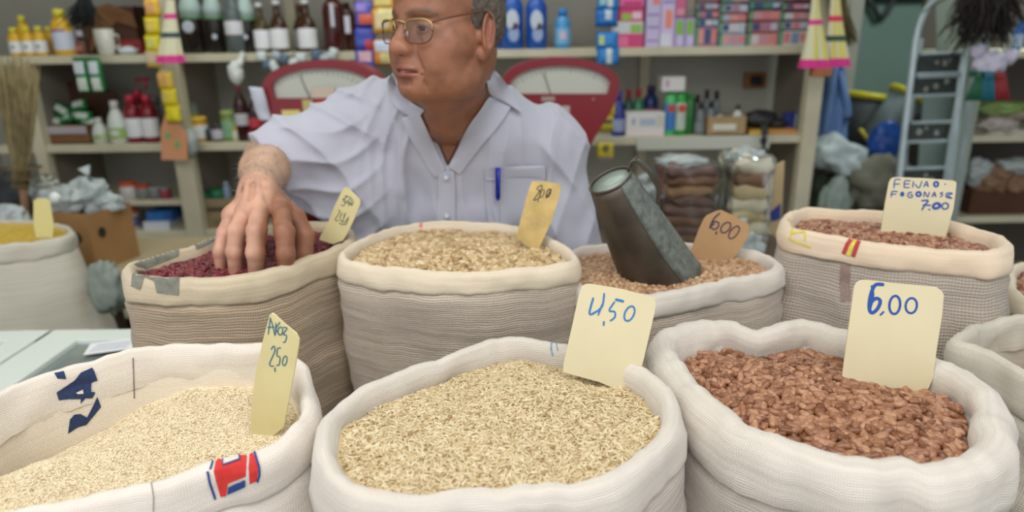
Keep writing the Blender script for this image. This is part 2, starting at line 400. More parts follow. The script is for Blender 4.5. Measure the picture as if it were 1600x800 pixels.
def make_heap(key, name, label, cat, m, L, Wd, T, kind, edge, mound, layers=3, cover=.9, noise_amp=.004, noise_f=9, seed=1, slope=None, inset=None):
    S = SACKS[key]; R, Nn, c = S['R'], S['N'], S['c']; n = len(R)
    ins = inset if inset is not None else S['roll'] * 1.15
    E = np.array([(R[i] - Nn[i] * ins)[:] for i in range(n)]); ez = np.array([(edge(R[i]) if callable(edge) else edge) for i in range(n)])
    E[:, 2] -= ez; C = E.mean(0)
    zr = E[:, 2].mean()
    rg = np.random.default_rng(seed)
    ang = np.arctan2(E[:, 1] - C[1], E[:, 0] - C[0]); o_ = np.argsort(ang); angs = ang[o_]; Es = E[o_]
    rad = np.hypot(E[:, 0] - C[0], E[:, 1] - C[1])[o_]
    def surf(X, Y):
        a = np.arctan2(Y - C[1], X - C[0]); rr = np.interp(a, angs, rad, period=2 * PI); ze = np.interp(a, angs, Es[:, 2], period=2 * PI)
        s = np.clip(np.hypot(X - C[0], Y - C[1]) / rr, 0, 1.2)
        z = ze * s ** 2 + zr * (1 - s ** 2) + mound * (1 - s ** 2)
        if slope: z = z + slope(X - C[0], Y - C[1]) * np.clip((1 - s ** 4), 0, 1)
        z = z + noise_amp * (np.sin(X * noise_f * 3 + seed) * np.cos(Y * noise_f * 2.3 + 1.3 * seed) + .5 * np.sin(X * noise_f * 7 + Y * noise_f * 6 + seed))* np.clip((1.02 - s) * 6, 0, 1)
        return z, s
    # ground of the heap
    nr = 14; V = []; F = []
    for j in range(1, nr + 1):
        for i in range(n):
            p = C + (E[i] - C) * (j / nr * 1.02); V.append([p[0], p[1], 0])
    V.append([C[0], C[1], 0]); V = np.array(V); V[:, 2] = surf(V[:, 0], V[:, 1])[0] - T * .55
    for j in range(nr - 1):
        for i in range(n): F.append((j * n + i, j * n + (i + 1) % n, (j + 1) * n + (i + 1) % n, (j + 1) * n + i))
    ctr = len(V) - 1
    tri = []
    for i in range(n): tri.append((ctr, i, (i + 1) % n))
    for f in F: tri += [(f[0], f[2], f[1]), (f[0], f[3], f[2])]
    tri = np.array(tri, np.int32)
    # grains by jittered dart throwing on layers
    x0, x1 = E[:, 0].min(), E[:, 0].max(); y0, y1 = E[:, 1].min(), E[:, 1].max()
    P = []; cell = math.sqrt(L * Wd) * cover
    for ly in range(layers):
        gx = np.arange(x0, x1, cell); gy = np.arange(y0, y1, cell)
        X, Y = np.meshgrid(gx, gy); X = X + (ly * .37 + .5) * cell * .9; X[1::2] += cell * .5
        X = (X + rg.uniform(-.42, .42, X.shape) * cell).ravel(); Y = (Y + rg.uniform(-.42, .42, Y.shape) * cell + ly * .31 * cell).ravel()
        z, s = surf(X, Y); k = s < .985
        P.append(np.stack([X[k], Y[k], z[k] + (ly - layers + 1) * T * .33 + rg.uniform(-.16, .16, k.sum()) * T], 1))
    P = np.concatenate(P); npn = len(P)
    e = .004
    dzx = (surf(P[:, 0] + e, P[:, 1])[0] - surf(P[:, 0] - e, P[:, 1])[0]) / (2 * e)
    dzy = (surf(P[:, 0], P[:, 1] + e)[0] - surf(P[:, 0], P[:, 1] - e)[0]) / (2 * e)
    nor = np.stack([-np.clip(dzx, -1, 1), -np.clip(dzy, -1, 1), np.ones(npn)], 1) + rg.normal(0, .22, (npn, 3)); nor /= np.linalg.norm(nor, axis=1)[:, None]
    th = rg.uniform(0, 2 * PI, npn); t = np.stack([np.cos(th), np.sin(th), rg.normal(0, .12, npn)], 1)
    t -= nor * (t * nor).sum(1)[:, None]; t /= np.linalg.norm(t, axis=1)[:, None]; bt = np.cross(nor, t)
    # most grains lie flat, some on their side
    fl = rg.uniform(0, 1, npn) < .35; bt2 = np.where(fl[:, None], nor, bt); nor2 = np.where(fl[:, None], bt, nor)
    GV, GF = grain_mesh(L, Wd, T, kind); g = len(GV)
    sc = rg.uniform(.82, 1.14, npn)
    A = (P[:, None, :] + sc[:, None, None] * (GV[None, :, 0:1] * t[:, None, :] + GV[None, :, 1:2] * bt2[:, None, :] + GV[None, :, 2:3] * nor2[:, None, :])).reshape(-1, 3)
    FF = (GF[None] + (np.arange(npn) * g)[:, None, None]).reshape(-1, 3)
    allV = np.concatenate([V, A]).astype(np.float32); allF = np.concatenate([tri, FF + len(V)]).astype(np.int32)
    org = np.array([C[0], C[1], zr], np.float32); allV -= org
    me = bpy.data.meshes.new(name); me.vertices.add(len(allV)); me.vertices.foreach_set('co', allV.ravel())
    me.loops.add(allF.size); me.loops.foreach_set('vertex_index', allF.ravel())
    me.polygons.add(len(allF)); me.polygons.foreach_set('loop_start', np.arange(0, allF.size, 3, dtype=np.int32))
    me.polygons.foreach_set('use_smooth', np.ones(len(allF), bool)); me.update(calc_edges=True)
    sh = me.attributes.new('shade', 'FLOAT', 'POINT')
    vals = np.concatenate([np.full(len(V), .12), np.repeat(rg.uniform(0, 1, npn), g)]).astype(np.float32); sh.data.foreach_set('value', vals)
    o = link(name, me, m); o.location = org.tolist(); tag(o, label, cat, kind='stuff')
    S['surf'] = surf
    return o

# ------------------------------------------------------------------ price cards
def make_card(outline, anchor, yaw, tilt, label, m, strokes, ink_m, width, thick=.0018, twist=0, dots=(), name='price_card', words=None):
    a = math.radians(yaw); t = math.radians(tilt)
    nrm = Vector((math.sin(a) * math.cos(t), -math.cos(a) * math.cos(t), math.sin(t))).normalized()
    p0 = Vector(anchor)
    pts = [atp(x, y, p0, nrm) for x, y in outline]
    c = sum(pts, Vector()) / len(pts); low = min(pts, key=lambda q: q.z)
    bm = B(); prism(bm, [p - low for p in pts], -nrm * thick)
    es = [e for e in bm.edges if abs((e.verts[0].co - e.verts[1].co).normalized().dot(nrm)) < .5]
    bmesh.ops.bevel(bm, geom=es, offset=thick * .3, segments=1, affect='EDGES')
    bmesh.ops.recalc_face_normals(bm, faces=bm.faces)
    o = obj(name, bm, m); o.location = low; tag(o, label, 'price card', 'price cards stuck in the sacks')
    k = 0
    for st in strokes:
        wd = width
        if isinstance(st[0], (int, float)): wd = st[0]; st = st[1]
        w = wd * (O3 - c).length / FPX / 2
        P = [atp(x, y, p0 + nrm * .0005, nrm) for x, y in st]
        P = spline(P, max(8, len(st) * 5)) if len(P) > 1 else P
        bm = B(); L = []; Rr = []
        m2 = len(P)
        for i in range(m2):
            d = (P[min(i + 1, m2 - 1)] - P[max(i - 1, 0)])
            d = d.normalized() if d.length > 1e-7 else Vector((0, 0, 1))
            s = nrm.cross(d).normalized(); ww = w * (.75 if i in (0, m2 - 1) else 1)
            ex = d * (-w * .5 if i == 0 else (w * .5 if i == m2 - 1 else 0))
            lift = nrm * .00012 * (k % 3)
            L.append(bm.verts.new(P[i] + s * ww + ex + lift)); Rr.append(bm.verts.new(P[i] - s * ww + ex + lift))
        for i in range(m2 - 1): bm.faces.new((L[i], Rr[i], Rr[i + 1], L[i + 1]))
        so = obj('written_stroke', bm, ink_m, o); k += 1
    return o
def ell(cx, cy, rx, ry, rot=0, n=12, a0=0, a1=360):
    r = math.radians(rot); out = []
    for i in range(n + 1):
        a = math.radians(a0 + (a1 - a0) * i / n); x = rx * math.cos(a); y = ry * math.sin(a)
        out.append((cx + x * math.cos(r) - y * math.sin(r), cy + x * math.sin(r) + y * math.cos(r)))
    return out
def Z(x0, y0, s):                        # coordinates read off an enlarged view
    return lambda *p: [(x0 + a / s, y0 + b / s) for a, b in p]

white_poly = cloth('white_woven_sack', srgb(228, 219, 207), 380, 380, .35, .05, stain_amt=.15, streak=.06)
white_cotton = cloth('white_cotton_sack', srgb(224, 216, 204), 420, 420, .5, .08, streak=.12)
cotton_body = cloth('white_cotton_body', srgb(206, 196, 184), 420, 300, .6, .10, streak=.32)
cream_cuff = cloth('cream_cuff', srgb(238, 224, 198), 420, 420, .5, .07, streak=.12)
tan_cuff = cloth('tan_cuff', srgb(218, 202, 172), 420, 420, .5, .10, streak=.2, stain_amt=.5)
lining = cloth('cream_lining', srgb(232, 221, 202), 380, 380, .35, .05, stain_amt=.2, streak=.06)
grey_jute = cloth('grey_jute', srgb(212, 198, 180), 300, 260, .8, .16, streak=.35)
tan_jute = cloth('tan_jute', srgb(200, 178, 150), 300, 220, .8, .18, streak=.5)
beige_weave = cloth('beige_weave', srgb(190, 178, 164), 210, 190, .9, .13, streak=.25)
peach_cuff = cloth('peach_cuff', srgb(240, 218, 190), 400, 400, .5, .06, streak=.1)
dirty_white = cloth('dirty_white', srgb(214, 208, 192), 380, 380, .4, .08, streak=.15)
G1 = 'open sacks of the front row'; G2 = 'open sacks of the second row'
PLAT = .62
S1 = [(-130, 742), (-75, 668), (-30, 628), (0, 610), (56, 589), (120, 568), (190, 550), (244, 541), (320, 537), (410, 538), (452, 555), (474, 585), (482, 630), (462, 670), (400, 702), (320, 727), (240, 755), (150, 777), (60, 793), (-40, 805), (-110, 795)]
make_sack('white_rice', S1, 1.16, 'white plastic-weave sack of white rice printed with blue letters and a red emblem', G1, white_poly, white_poly, PLAT, cuff=.05, bulge=.018, zfun=lambda x, y: -.03 * (y - 540) / 250, liner=.17, wr=1.3, seed=3, roll=.010)
S2 = [(506, 700), (514, 660), (532, 632), (574, 602), (649, 573), (712, 550), (780, 532), (836, 530), (889, 540), (960, 558), (1010, 583), (1042, 612), (1054, 650), (1030, 682), (985, 718), (945, 745), (855, 757), (705, 769), (600, 774), (540, 752)]
make_sack('brown_rice', S2, 1.15, 'white cloth sack heaped with whole-grain rice, middle of the front row', G1, white_cotton, cotton_body, PLAT, cuff=.052, bulge=.012, liner=.08, wr=1.3, seed=5, roll=.012)
S3 = [(1046, 560), (1040, 530), (1066, 511), (1118, 502), (1175, 512), (1228, 507), (1262, 503), (1324, 517), (1400, 532), (1468, 560), (1520, 590), (1552, 630), (1556, 680), (1520, 712), (1451, 733), (1411, 718), (1341, 722), (1263, 700), (1195, 680), (1140, 645), (1085, 600)]
make_sack('brown_beans', S3, 1.15, 'white cotton sack with a thick rolled rim full of brown beans', G1, white_cotton, cotton_body, PLAT, cuff=.062, bulge=.012, liner=.09, wr=1.8, seed=9, roll=.019)
S4 = [(1500, 528), (1535, 503), (1600, 492), (1680, 492), (1745, 520), (1760, 580), (1700, 612), (1630, 592), (1570, 560), (1525, 540)]
make_sack('edge', S4, 1.11, 'dirty pale sack, half rolled down, cut off by the frame beside the brown beans', G1, dirty_white, dirty_white, PLAT, cuff=.06, bulge=.012, liner=.15, wr=1.4, seed=12, roll=.012)
S5 = [(200, 428), (208, 409), (246, 398), (311, 380), (342, 369), (420, 353), (490, 347), (530, 350), (546, 366), (524, 386), (486, 399), (442, 415), (386, 427), (342, 432), (281, 432), (232, 431)]
make_sack('red_beans', S5, 1.20, 'tan jute sack of dark red beans with grey patches on its cream rim', G2, tan_cuff, tan_jute, PLAT, cuff=.042, bulge=.012, liner=.08, wr=1.1, seed=15, roll=.011)
S6 = [(534, 398), (557, 377), (616, 354), (678, 345), (756, 346), (815, 354), (865, 375), (896, 399), (874, 411), (782, 422), (695, 425), (607, 417), (550, 408)]
make_sack('pale_beans', S6, 1.20, 'grey-white burlap sack of pale beans straight in front of the man', G2, cream_cuff, grey_jute, PLAT, cuff=.034, bulge=.004, liner=.06, wr=1.1, seed=18, roll=.009, taper=.018)
S7 = [(886, 424), (882, 398), (915, 384), (1000, 379), (1090, 381), (1160, 389), (1200, 399), (1216, 414), (1189, 427), (1127, 436), (1061, 452), (1004, 460), (942, 456), (905, 443)]
make_sack('light_beans', S7, 1.155, 'white sack of light brown beans with the metal scoop standing in it', G2, white_cotton, grey_jute, PLAT, cuff=.036, bulge=.008, liner=.07, wr=1.2, seed=21, roll=.011)
S8 = [(1230, 350), (1236, 334), (1262, 325), (1322, 328), (1379, 330), (1440, 337), (1498, 348), (1556, 366), (1572, 382), (1550, 391), (1506, 389), (1419, 384), (1344, 374), (1285, 364), (1246, 358)]
make_sack('striped_beans', S8, 1.215, 'bulging woven sack with a cream rim, yellow scrawl and red-yellow stripe', G2, peach_cuff, beige_weave, PLAT, cuff=.040, bulge=.030, liner=.09, wr=1.0, seed=24, roll=.012)
S9 = [(1580, 432), (1592, 412), (1640, 404), (1710, 406), (1760, 425), (1750, 455), (1680, 472), (1620, 470), (1590, 455)]
make_sack('far_edge', S9, 1.10, 'pale sack of mottled beans cut off by the frame behind the dirty pale sack', G2, cream_cuff, grey_jute, PLAT, cuff=.035, bulge=.01, liner=.07, seed=27, roll=.010)

# grain
m_white_rice = grain_mat('white_rice_grain', [(0, 214, 196, 160), (.06, 186, 154, 114), (.10, 226, 210, 174), (1, 240, 226, 196)], .4, .0)
m_brown_rice = grain_mat('whole_rice_grain', [(0, 156, 116, 78), (.04, 160, 136, 86), (.10, 192, 170, 126), (.5, 208, 188, 148), (1, 228, 214, 180)], .38, .0)
m_brown_bean = grain_mat('brown_bean_skin', [(0, 112, 68, 44), (.2, 142, 96, 68), (.6, 164, 116, 86), (1, 188, 142, 110)], .32, speck=.14)
m_red_bean = grain_mat('red_bean_skin', [(0, 76, 18, 26), (.5, 108, 30, 40), (1, 140, 56, 64)], .25)
m_pale_bean = grain_mat('pale_bean_skin', [(0, 158, 126, 84), (.3, 192, 164, 120), (.7, 206, 182, 138), (1, 220, 202, 164)], .35)
m_light_bean = grain_mat('light_brown_bean_skin', [(0, 146, 108, 78), (.4, 174, 138, 104), (1, 200, 168, 132)], .35)
m_strip_bean = grain_mat('striped_bean_skin', [(0, 128, 66, 54), (.4, 166, 116, 88), (1, 196, 154, 122)], .3, speck=.4)
def e1(p):
    d = p - SACKS['white_rice']['c']; return .045 + .014 * max(0, min(1, (d.y + .02) / .12)) + .065 * max(0, min(1, -d.x / .2)) * max(0, min(1, (d.y + .1) / .15)) - .02 * max(0, min(1, -d.y / .1))
make_heap('white_rice', 'white_rice_heap', 'milled white rice lying low in the white plastic-weave sack', 'rice', m_white_rice, .0062, .0019, .0017, 'rice4' and 'fine', e1, .0, 3, 1.0, .004, seed=31)
make_heap('brown_rice', 'whole_rice_heap', 'straw-coloured whole-grain rice mounded in the middle front sack', 'rice', m_brown_rice, .0094, .0027, .0022, 'rice', lambda p: .028 if p.y > SACKS['brown_rice']['c'].y else .015, .014, 3, .95, .004, seed=32)
make_heap('brown_beans', 'brown_bean_heap', 'glossy brown beans in the white cotton sack with thick rim', 'beans', m_brown_bean, .0162, .0102, .0084, 'bean', lambda p: .036 if p.y > SACKS['brown_beans']['c'].y else .028, .010, 3, .82, .003, seed=33)
make_heap('red_beans', 'red_bean_heap', 'dark red beans under the man\'s hand', 'beans', m_red_bean, .0125, .0082, .007, 'bean', .020, .004, 3, .8, .003, seed=34)
make_heap('pale_beans', 'pale_bean_heap', 'pale yellow beans mounded in the burlap sack in front of the man', 'beans', m_pale_bean, .0125, .0092, .008, 'bean', .018, .014, 3, .8, .003, seed=35)
make_heap('light_beans', 'light_brown_bean_heap', 'light brown beans around the metal scoop', 'beans', m_light_bean, .0120, .0088, .0075, 'bean', .018, .012, 3, .8, .003, seed=36)
make_heap('striped_beans', 'striped_bean_heap', 'reddish striped beans under the card with three lines of writing', 'beans', m_strip_bean, .0135, .0085, .007, 'bean', .024, .014, 3, .8, .003, seed=37)
make_heap('far_edge', 'mottled_bean_heap', 'mottled beans in the sack cut off behind the dirty pale sack', 'beans', m_strip_bean, .0135, .0085, .007, 'bean', .018, .012, 3, .8, .003, seed=38)
make_heap('edge', 'bean_heap', 'few beans deep in the dirty pale sack beside the frame', 'beans', m_light_bean, .0135, .0085, .007, 'bean', .09, .0, 2, .9, .003, seed=39)

# prints on the sacks
navy = mat('navy_print', srgb(38, 58, 98), .8, var=.35, vscale=400); redp = mat('red_print', srgb(206, 48, 42), .75, var=.12, vscale=120)
blue2 = mat('blue_print', srgb(30, 66, 128), .75, var=.1, vscale=200)
q = Z(60, 550, 5.335)
print_on('white_rice', [q((130, 178), (212, 160), (232, 225), (160, 222)), q((150, 335), (300, 235), (355, 170), (448, 128), (470, 170), (492, 235), (440, 255), (440, 330), (475, 335), (450, 382), (390, 385), (350, 430), (352, 390), (250, 392), (170, 402))], navy, 'printed_letter', label='blue letter A printed across the rolled rim')
print_on('white_rice', [q((490, 370), (522, 455), (470, 520), (400, 605), (330, 625), (245, 680), (262, 560), (300, 520), (350, 515), (405, 545), (460, 440))], navy, 'printed_letter', label='blue curved letter fragment printed inside the sack')
print_on('white_rice', [q((312, 338), (370, 312), (376, 345), (330, 350))], white_poly, 'letter_opening', lift=.0018)
q = Z(300, 660, 5.714)
print_on('white_rice', [q((245, 262), (262, 300), (280, 380), (420, 330), (430, 260), (455, 236), (495, 245), (480, 480), (320, 545), (305, 655), (255, 662), (195, 440), (215, 340)), q((520, 220), (560, 310), (590, 400), (580, 520), (515, 548), (505, 400)), q((305, 262), (385, 250), (390, 292), (315, 312)), q((285, 208), (370, 190), (365, 205), (310, 222))], redp, 'printed_emblem', label='red field of the printed emblem')
def rib(pts, w):
    out = []; back = []
    for i, p in enumerate(pts):
        a = pts[max(i - 1, 0)]; b = pts[min(i + 1, len(pts) - 1)]; dx, dy = b[0] - a[0], b[1] - a[1]; l = math.hypot(dx, dy)
        out.append((p[0] - dy / l * w, p[1] + dx / l * w)); back.append((p[0] + dy / l * w, p[1] - dx / l * w))
    return out + back[::-1]
print_on('white_rice', [rib(q((258, 215), (205, 300), (165, 420)), 1.5), rib(q((142, 440), (160, 540), (210, 682)), 1.9), rib(q((250, 225), (275, 300), (275, 380), (425, 328), (400, 190)), 1.5), rib(q((520, 195), (560, 270), (600, 400), (600, 470), (580, 528)), 1.7), rib(q((385, 188), (420, 190), (470, 232)), 1.3), q((325, 570), (475, 505), (478, 565), (315, 640))], blue2, 'emblem_outline', step=2.5, lift=.0017, label='blue outline of the printed emblem')
bar = []
for k in range(9):
    x = 2 + k * 9.3; bar.append([(x, 763), (x + 6, 763), (x + 6, 767.5), (x, 767.5)])
print_on('white_rice', bar, navy, 'dotted_print_line', label='row of blue dashes printed along the inside edge')
seam_m = mat('seam_thread', srgb(120, 112, 104), .9, var=.4, vscale=200)
print_on('white_rice', [rib([(208, 559), (209, 590), (210, 622)], .9)], seam_m, 'stitched_seam', step=2)
print_on('white_rice', [rib([(236, 752), (240, 775), (240, 799)], .7)], seam_m, 'stitched_seam', step=2)
greyp = mat('grey_green_patch', srgb(126, 128, 116), .9, var=.35, vscale=60)
q = Z(180, 350, 2.287)
print_on('red_beans', [q((75, 165), (135, 172), (235, 178), (230, 200), (228, 255), (150, 246), (140, 205), (105, 190), (90, 236), (58, 222), (62, 180)), q((65, 145), (120, 118), (175, 100), (230, 85), (225, 115), (150, 145), (110, 160)), q((280, 70), (365, 42), (368, 52), (290, 92))], greyp, 'printed_patch', step=2.5, label='grey print rubbed into the cream rim')
yel = mat('yellow_print', srgb(222, 206, 60), .7, var=.2, vscale=100); redst = mat('red_stripe', srgb(184, 62, 58), .8, var=.3, vscale=300)
q = Z(1200, 310, 5)
print_on('striped_beans', [rib(q((150, 165), (190, 180), (190, 260), (170, 320)), 1.3), rib(q((180, 270), (290, 262), (290, 330)), 1.5), rib(q((175, 325), (250, 350), (335, 385)), 1.2)], yel, 'printed_scrawl', step=2.5, label='yellow scrawl on the rim')
print_on('striped_beans', [rib([(1325, 399), (1332, 383), (1342, 366)], 2.8)], yel, 'stripe', step=2.5, lift=.0016, label='yellow middle of the woven stripe')
print_on('striped_beans', [rib([(1318, 397), (1324, 382), (1334, 368)], 3.2), rib([(1333, 401), (1339, 384), (1346, 367)], 3.4)], redst, 'stripe', step=2.5, label='red edge of the woven stripe')
print_on('striped_beans', [rib([(1322, 412), (1320, 440), (1322, 470)], 8)], mat('faded_stripe', srgb(150, 128, 120), .9, var=.3, vscale=300), 'faded_stripe', step=3, label='faded brownish stripe running down the sack')
print_on('pale_beans', [rib([(658, 346), (657, 355)], 2.5)], mat('pink_print', srgb(230, 130, 120), .8), 'printed_mark', step=1.5)
print_on('brown_rice', [rib([(862, 532), (861, 545), (864, 556)], 1.2), rib([(868, 533), (872, 548)], .8)], mat('light_blue_print', srgb(120, 160, 190), .8, var=.3, vscale=300), 'printed_mark', step=1.5)

# cards
card_m = mat('cream_card', srgb(216, 205, 168), .55, var=.05, vscale=10); card_y = mat('yellowed_card', srgb(214, 202, 150), .5, var=.1, vscale=14)
kraft = mat('kraft_card', srgb(178, 142, 100), .8, var=.1, vscale=25); worn = mat('varnished_card', srgb(206, 178, 112), .4, var=.3, vscale=30)
ink_b = mat('blue_ink', srgb(30, 78, 160), .6); ink_t = mat('teal_ink', srgb(46, 110, 130), .6); ink_k = mat('black_ink', srgb(40, 40, 44), .6); ink_p = mat('purple_ink', srgb(60, 36, 70), .6); ink_lb = mat('light_blue_ink', srgb(40, 120, 180), .6)
q = Z(370, 480, 3.636)
make_card(q((200, 32), (215, 40), (275, 98), (340, 148), (355, 180), (352, 215), (330, 340), (300, 500), (268, 680), (200, 740), (120, 750), (85, 720), (75, 690), (78, 600), (105, 380), (150, 180), (185, 45)), at(415, 675, .715), -18, 3, 'tall narrow cream card reading AROZ 2,50 in the white rice', card_y,
          [q((178, 155), (190, 60)), q((190, 62), (205, 110), (215, 160)), q((175, 115), (212, 112)), q((222, 90), (218, 160)), q((245, 85), (222, 125), (245, 160)), [(a, b) for a, b in ell(370 + 247 / 3.636, 480 + 135 / 3.636, 3.8, 6.2, 8)], q((262, 115), (285, 120), (262, 155), (282, 160), (275, 195), (262, 200)),
           q((195, 240), (210, 220), (215, 250), (185, 325), (210, 335)), q((250, 232), (232, 235), (228, 275), (245, 285), (240, 325), (225, 330)), [(a, b) for a, b in ell(370 + 272 / 3.636, 480 + 305 / 3.636, 3.2, 7.5, 12)], (2.2, q((216, 345), (217, 365)))], ink_t, 1.7)
q = Z(870, 430, 4.21)
make_card(q((185, 60), (215, 55), (430, 90), (610, 138), (640, 150), (655, 185), (640, 260), (570, 560), (515, 760), (500, 800), (280, 700), (40, 640), (45, 580), (100, 340), (150, 110), (165, 75)), at(940, 585, .775), 6, 18, 'large cream card reading 4,50 in the whole-grain rice', card_m,
          [(3.2, q((240, 150), (215, 255), (262, 238))), (2.8, q((262, 240), (300, 200), (312, 120))), (2.6, q((300, 190), (272, 262))), (4.0, q((388, 160), (438, 172))), (2.6, q((380, 175), (345, 232), (380, 240), (382, 275), (352, 300))), (2.6, ell(870 + 478 / 4.21, 430 + 252 / 4.21, 7.0, 12.2, 25)), (2.8, q((310, 305), (308, 330)))], ink_lb, 2.4)
make_card_q = Z(1300, 430, 4.21)
q = make_card_q
make_card(q((160, 48), (190, 32), (225, 30), (400, 50), (560, 65), (690, 78), (725, 105), (738, 130), (725, 260), (690, 480), (665, 680), (640, 740), (600, 790), (320, 790), (60, 720), (78, 580), (110, 340), (145, 80)), at(1385, 595, .775), -4, 16, 'large cream card reading 6,00 in blue in the brown beans', card_m,
          [(4.6, q((338, 62), (285, 65), (255, 130), (245, 210), (262, 248), (300, 220), (318, 170), (290, 152), (255, 180))), (3.0, q((262, 70), (270, 140), (245, 240))), (3.0, ell(1300 + 413 / 4.21, 430 + 195 / 4.21, 8.4, 14.2, 6)), (2.8, ell(1300 + 522 / 4.21, 430 + 200 / 4.21, 8.8, 11.8, 8)), (2.4, q((340, 240), (318, 262)))], ink_b, 2.4)
q = Z(1370, 265, 6.664)
make_card(q((145, 98), (170, 82), (220, 78), (480, 88), (700, 105), (800, 115), (828, 130), (832, 160), (800, 400), (720, 700), (700, 790), (300, 760), (40, 660), (50, 590), (85, 360), (125, 140)), at(1432, 365, 1.16), -4, 10, 'cream card with three lines of blue writing in the striped beans', card_m,
          [q((180, 192), (190, 108), (245, 105)), q((185, 150), (238, 150)), q((285, 185), (292, 118), (350, 118)), q((288, 150), (338, 150)), q((283, 185), (340, 188)), q((372, 185), (382, 122)), q((400, 150), (420, 180), (445, 185), (470, 120)), q((490, 180), (520, 122), (535, 180)), q((500, 158), (530, 158)), (2.8, ell(1370 + 618 / 6.664, 265 + 152 / 6.664, 3.2, 3.6)), (1.6, q((712, 148), (714, 156))),
           q((150, 285), (160, 228), (215, 230)), q((155, 256), (200, 256)), (2.6, ell(1370 + 265 / 6.664, 265 + 255 / 6.664, 1.8, 2.4)), q((365, 235), (330, 245), (325, 280), (360, 292), (370, 265), (348, 262)), (2.8, ell(1370 + 435 / 6.664, 265 + 255 / 6.664, 3.4, 3.2)), q((490, 285), (498, 230), (530, 285), (548, 232)), q((575, 285), (600, 235), (615, 285)), q((583, 265), (612, 265)), q((690, 240), (662, 245), (685, 265), (660, 285)), q((722, 285), (730, 245), (790, 248), (735, 270), (785, 298), (725, 290)),
           (2.2, q((468, 325), (535, 322), (500, 370), (470, 420))), (2.0, q((480, 370), (560, 372))), (1.8, q((540, 412), (552, 420))), (3.6, ell(1370 + 622 / 6.664, 265 + 378 / 6.664, 5.4, 3.8, -20)), (2.0, ell(1370 + 712 / 6.664, 265 + 380 / 6.664, 5.2, 4.6, -25))], ink_b, 1.5)
q = Z(1060, 315, 7.27)
make_card(q((320, 155), (430, 105), (490, 95), (640, 165), (790, 250), (805, 290), (800, 390), (720, 520), (630, 640), (600, 690), (350, 680), (110, 640), (140, 560), (230, 320), (290, 190)), at(1120, 402, 1.215), -10, 12, 'brown cardboard card reading 6,00 behind the metal scoop', kraft,
          [(2.4, q((470, 132), (400, 200), (355, 300))), (2.2, q((370, 250), (420, 225), (460, 250), (440, 300), (400, 315), (370, 285), (410, 250))), (2.0, ell(1060 + 538 / 7.27, 315 + 295 / 7.27, 6.0, 9.5, 42)), (2.0, ell(1060 + 632 / 7.27, 315 + 350 / 7.27, 5.6, 11.5, 38)), (2.6, q((432, 345), (428, 370)))], ink_p, 2.0)
q = Z(790, 270, 6.15)
make_card(q((250, 82), (400, 85), (460, 95), (535, 112), (520, 220), (440, 470), (360, 640), (320, 740), (290, 770), (180, 690), (100, 620), (110, 580), (150, 430), (200, 230)), at(840, 380, 1.165), -8, 10, 'shiny yellowed card reading 8,00 in the pale beans', worn,
          [(1.4, q((345, 118), (300, 150), (335, 185), (320, 240), (268, 265), (300, 215), (350, 140), (345, 118))), (1.2, ell(790 + 350 / 6.15, 270 + 200 / 6.15, 2.8, 6.6, 22)), (1.6, ell(790 + 412 / 6.15, 270 + 195 / 6.15, 2.8, 6.8, 22)), (1.4, q((440, 160), (385, 245))), (1.2, q((315, 255), (310, 280)))], ink_k, 1.3)
q = Z(490, 280, 7.27)
make_card(q((345, 98), (370, 92), (400, 105), (510, 215), (528, 245), (525, 290), (460, 450), (390, 600), (330, 700), (220, 740), (60, 690), (80, 640), (160, 500), (240, 300), (320, 130)), at(520, 372, 1.20), -20, 12, 'small greenish cream card with two lines of scribbled figures in the red beans', card_y,
          [q((355, 190), (390, 195), (330, 230), (365, 240), (345, 300), (310, 290)), q((400, 200), (425, 215), (385, 250), (410, 270), (395, 305)), q((445, 225), (425, 260), (430, 300), (455, 250)), q((330, 250), (440, 290)),
           q((280, 355), (300, 370), (245, 460), (290, 470)), q((330, 380), (300, 440), (330, 480), (350, 400)), q((365, 380), (340, 450), (325, 500)), q((400, 430), (350, 500), (370, 510), (395, 440)), q((290, 500), (345, 520))], mat('grey_ink', srgb(70, 88, 84), .7), 1.2)

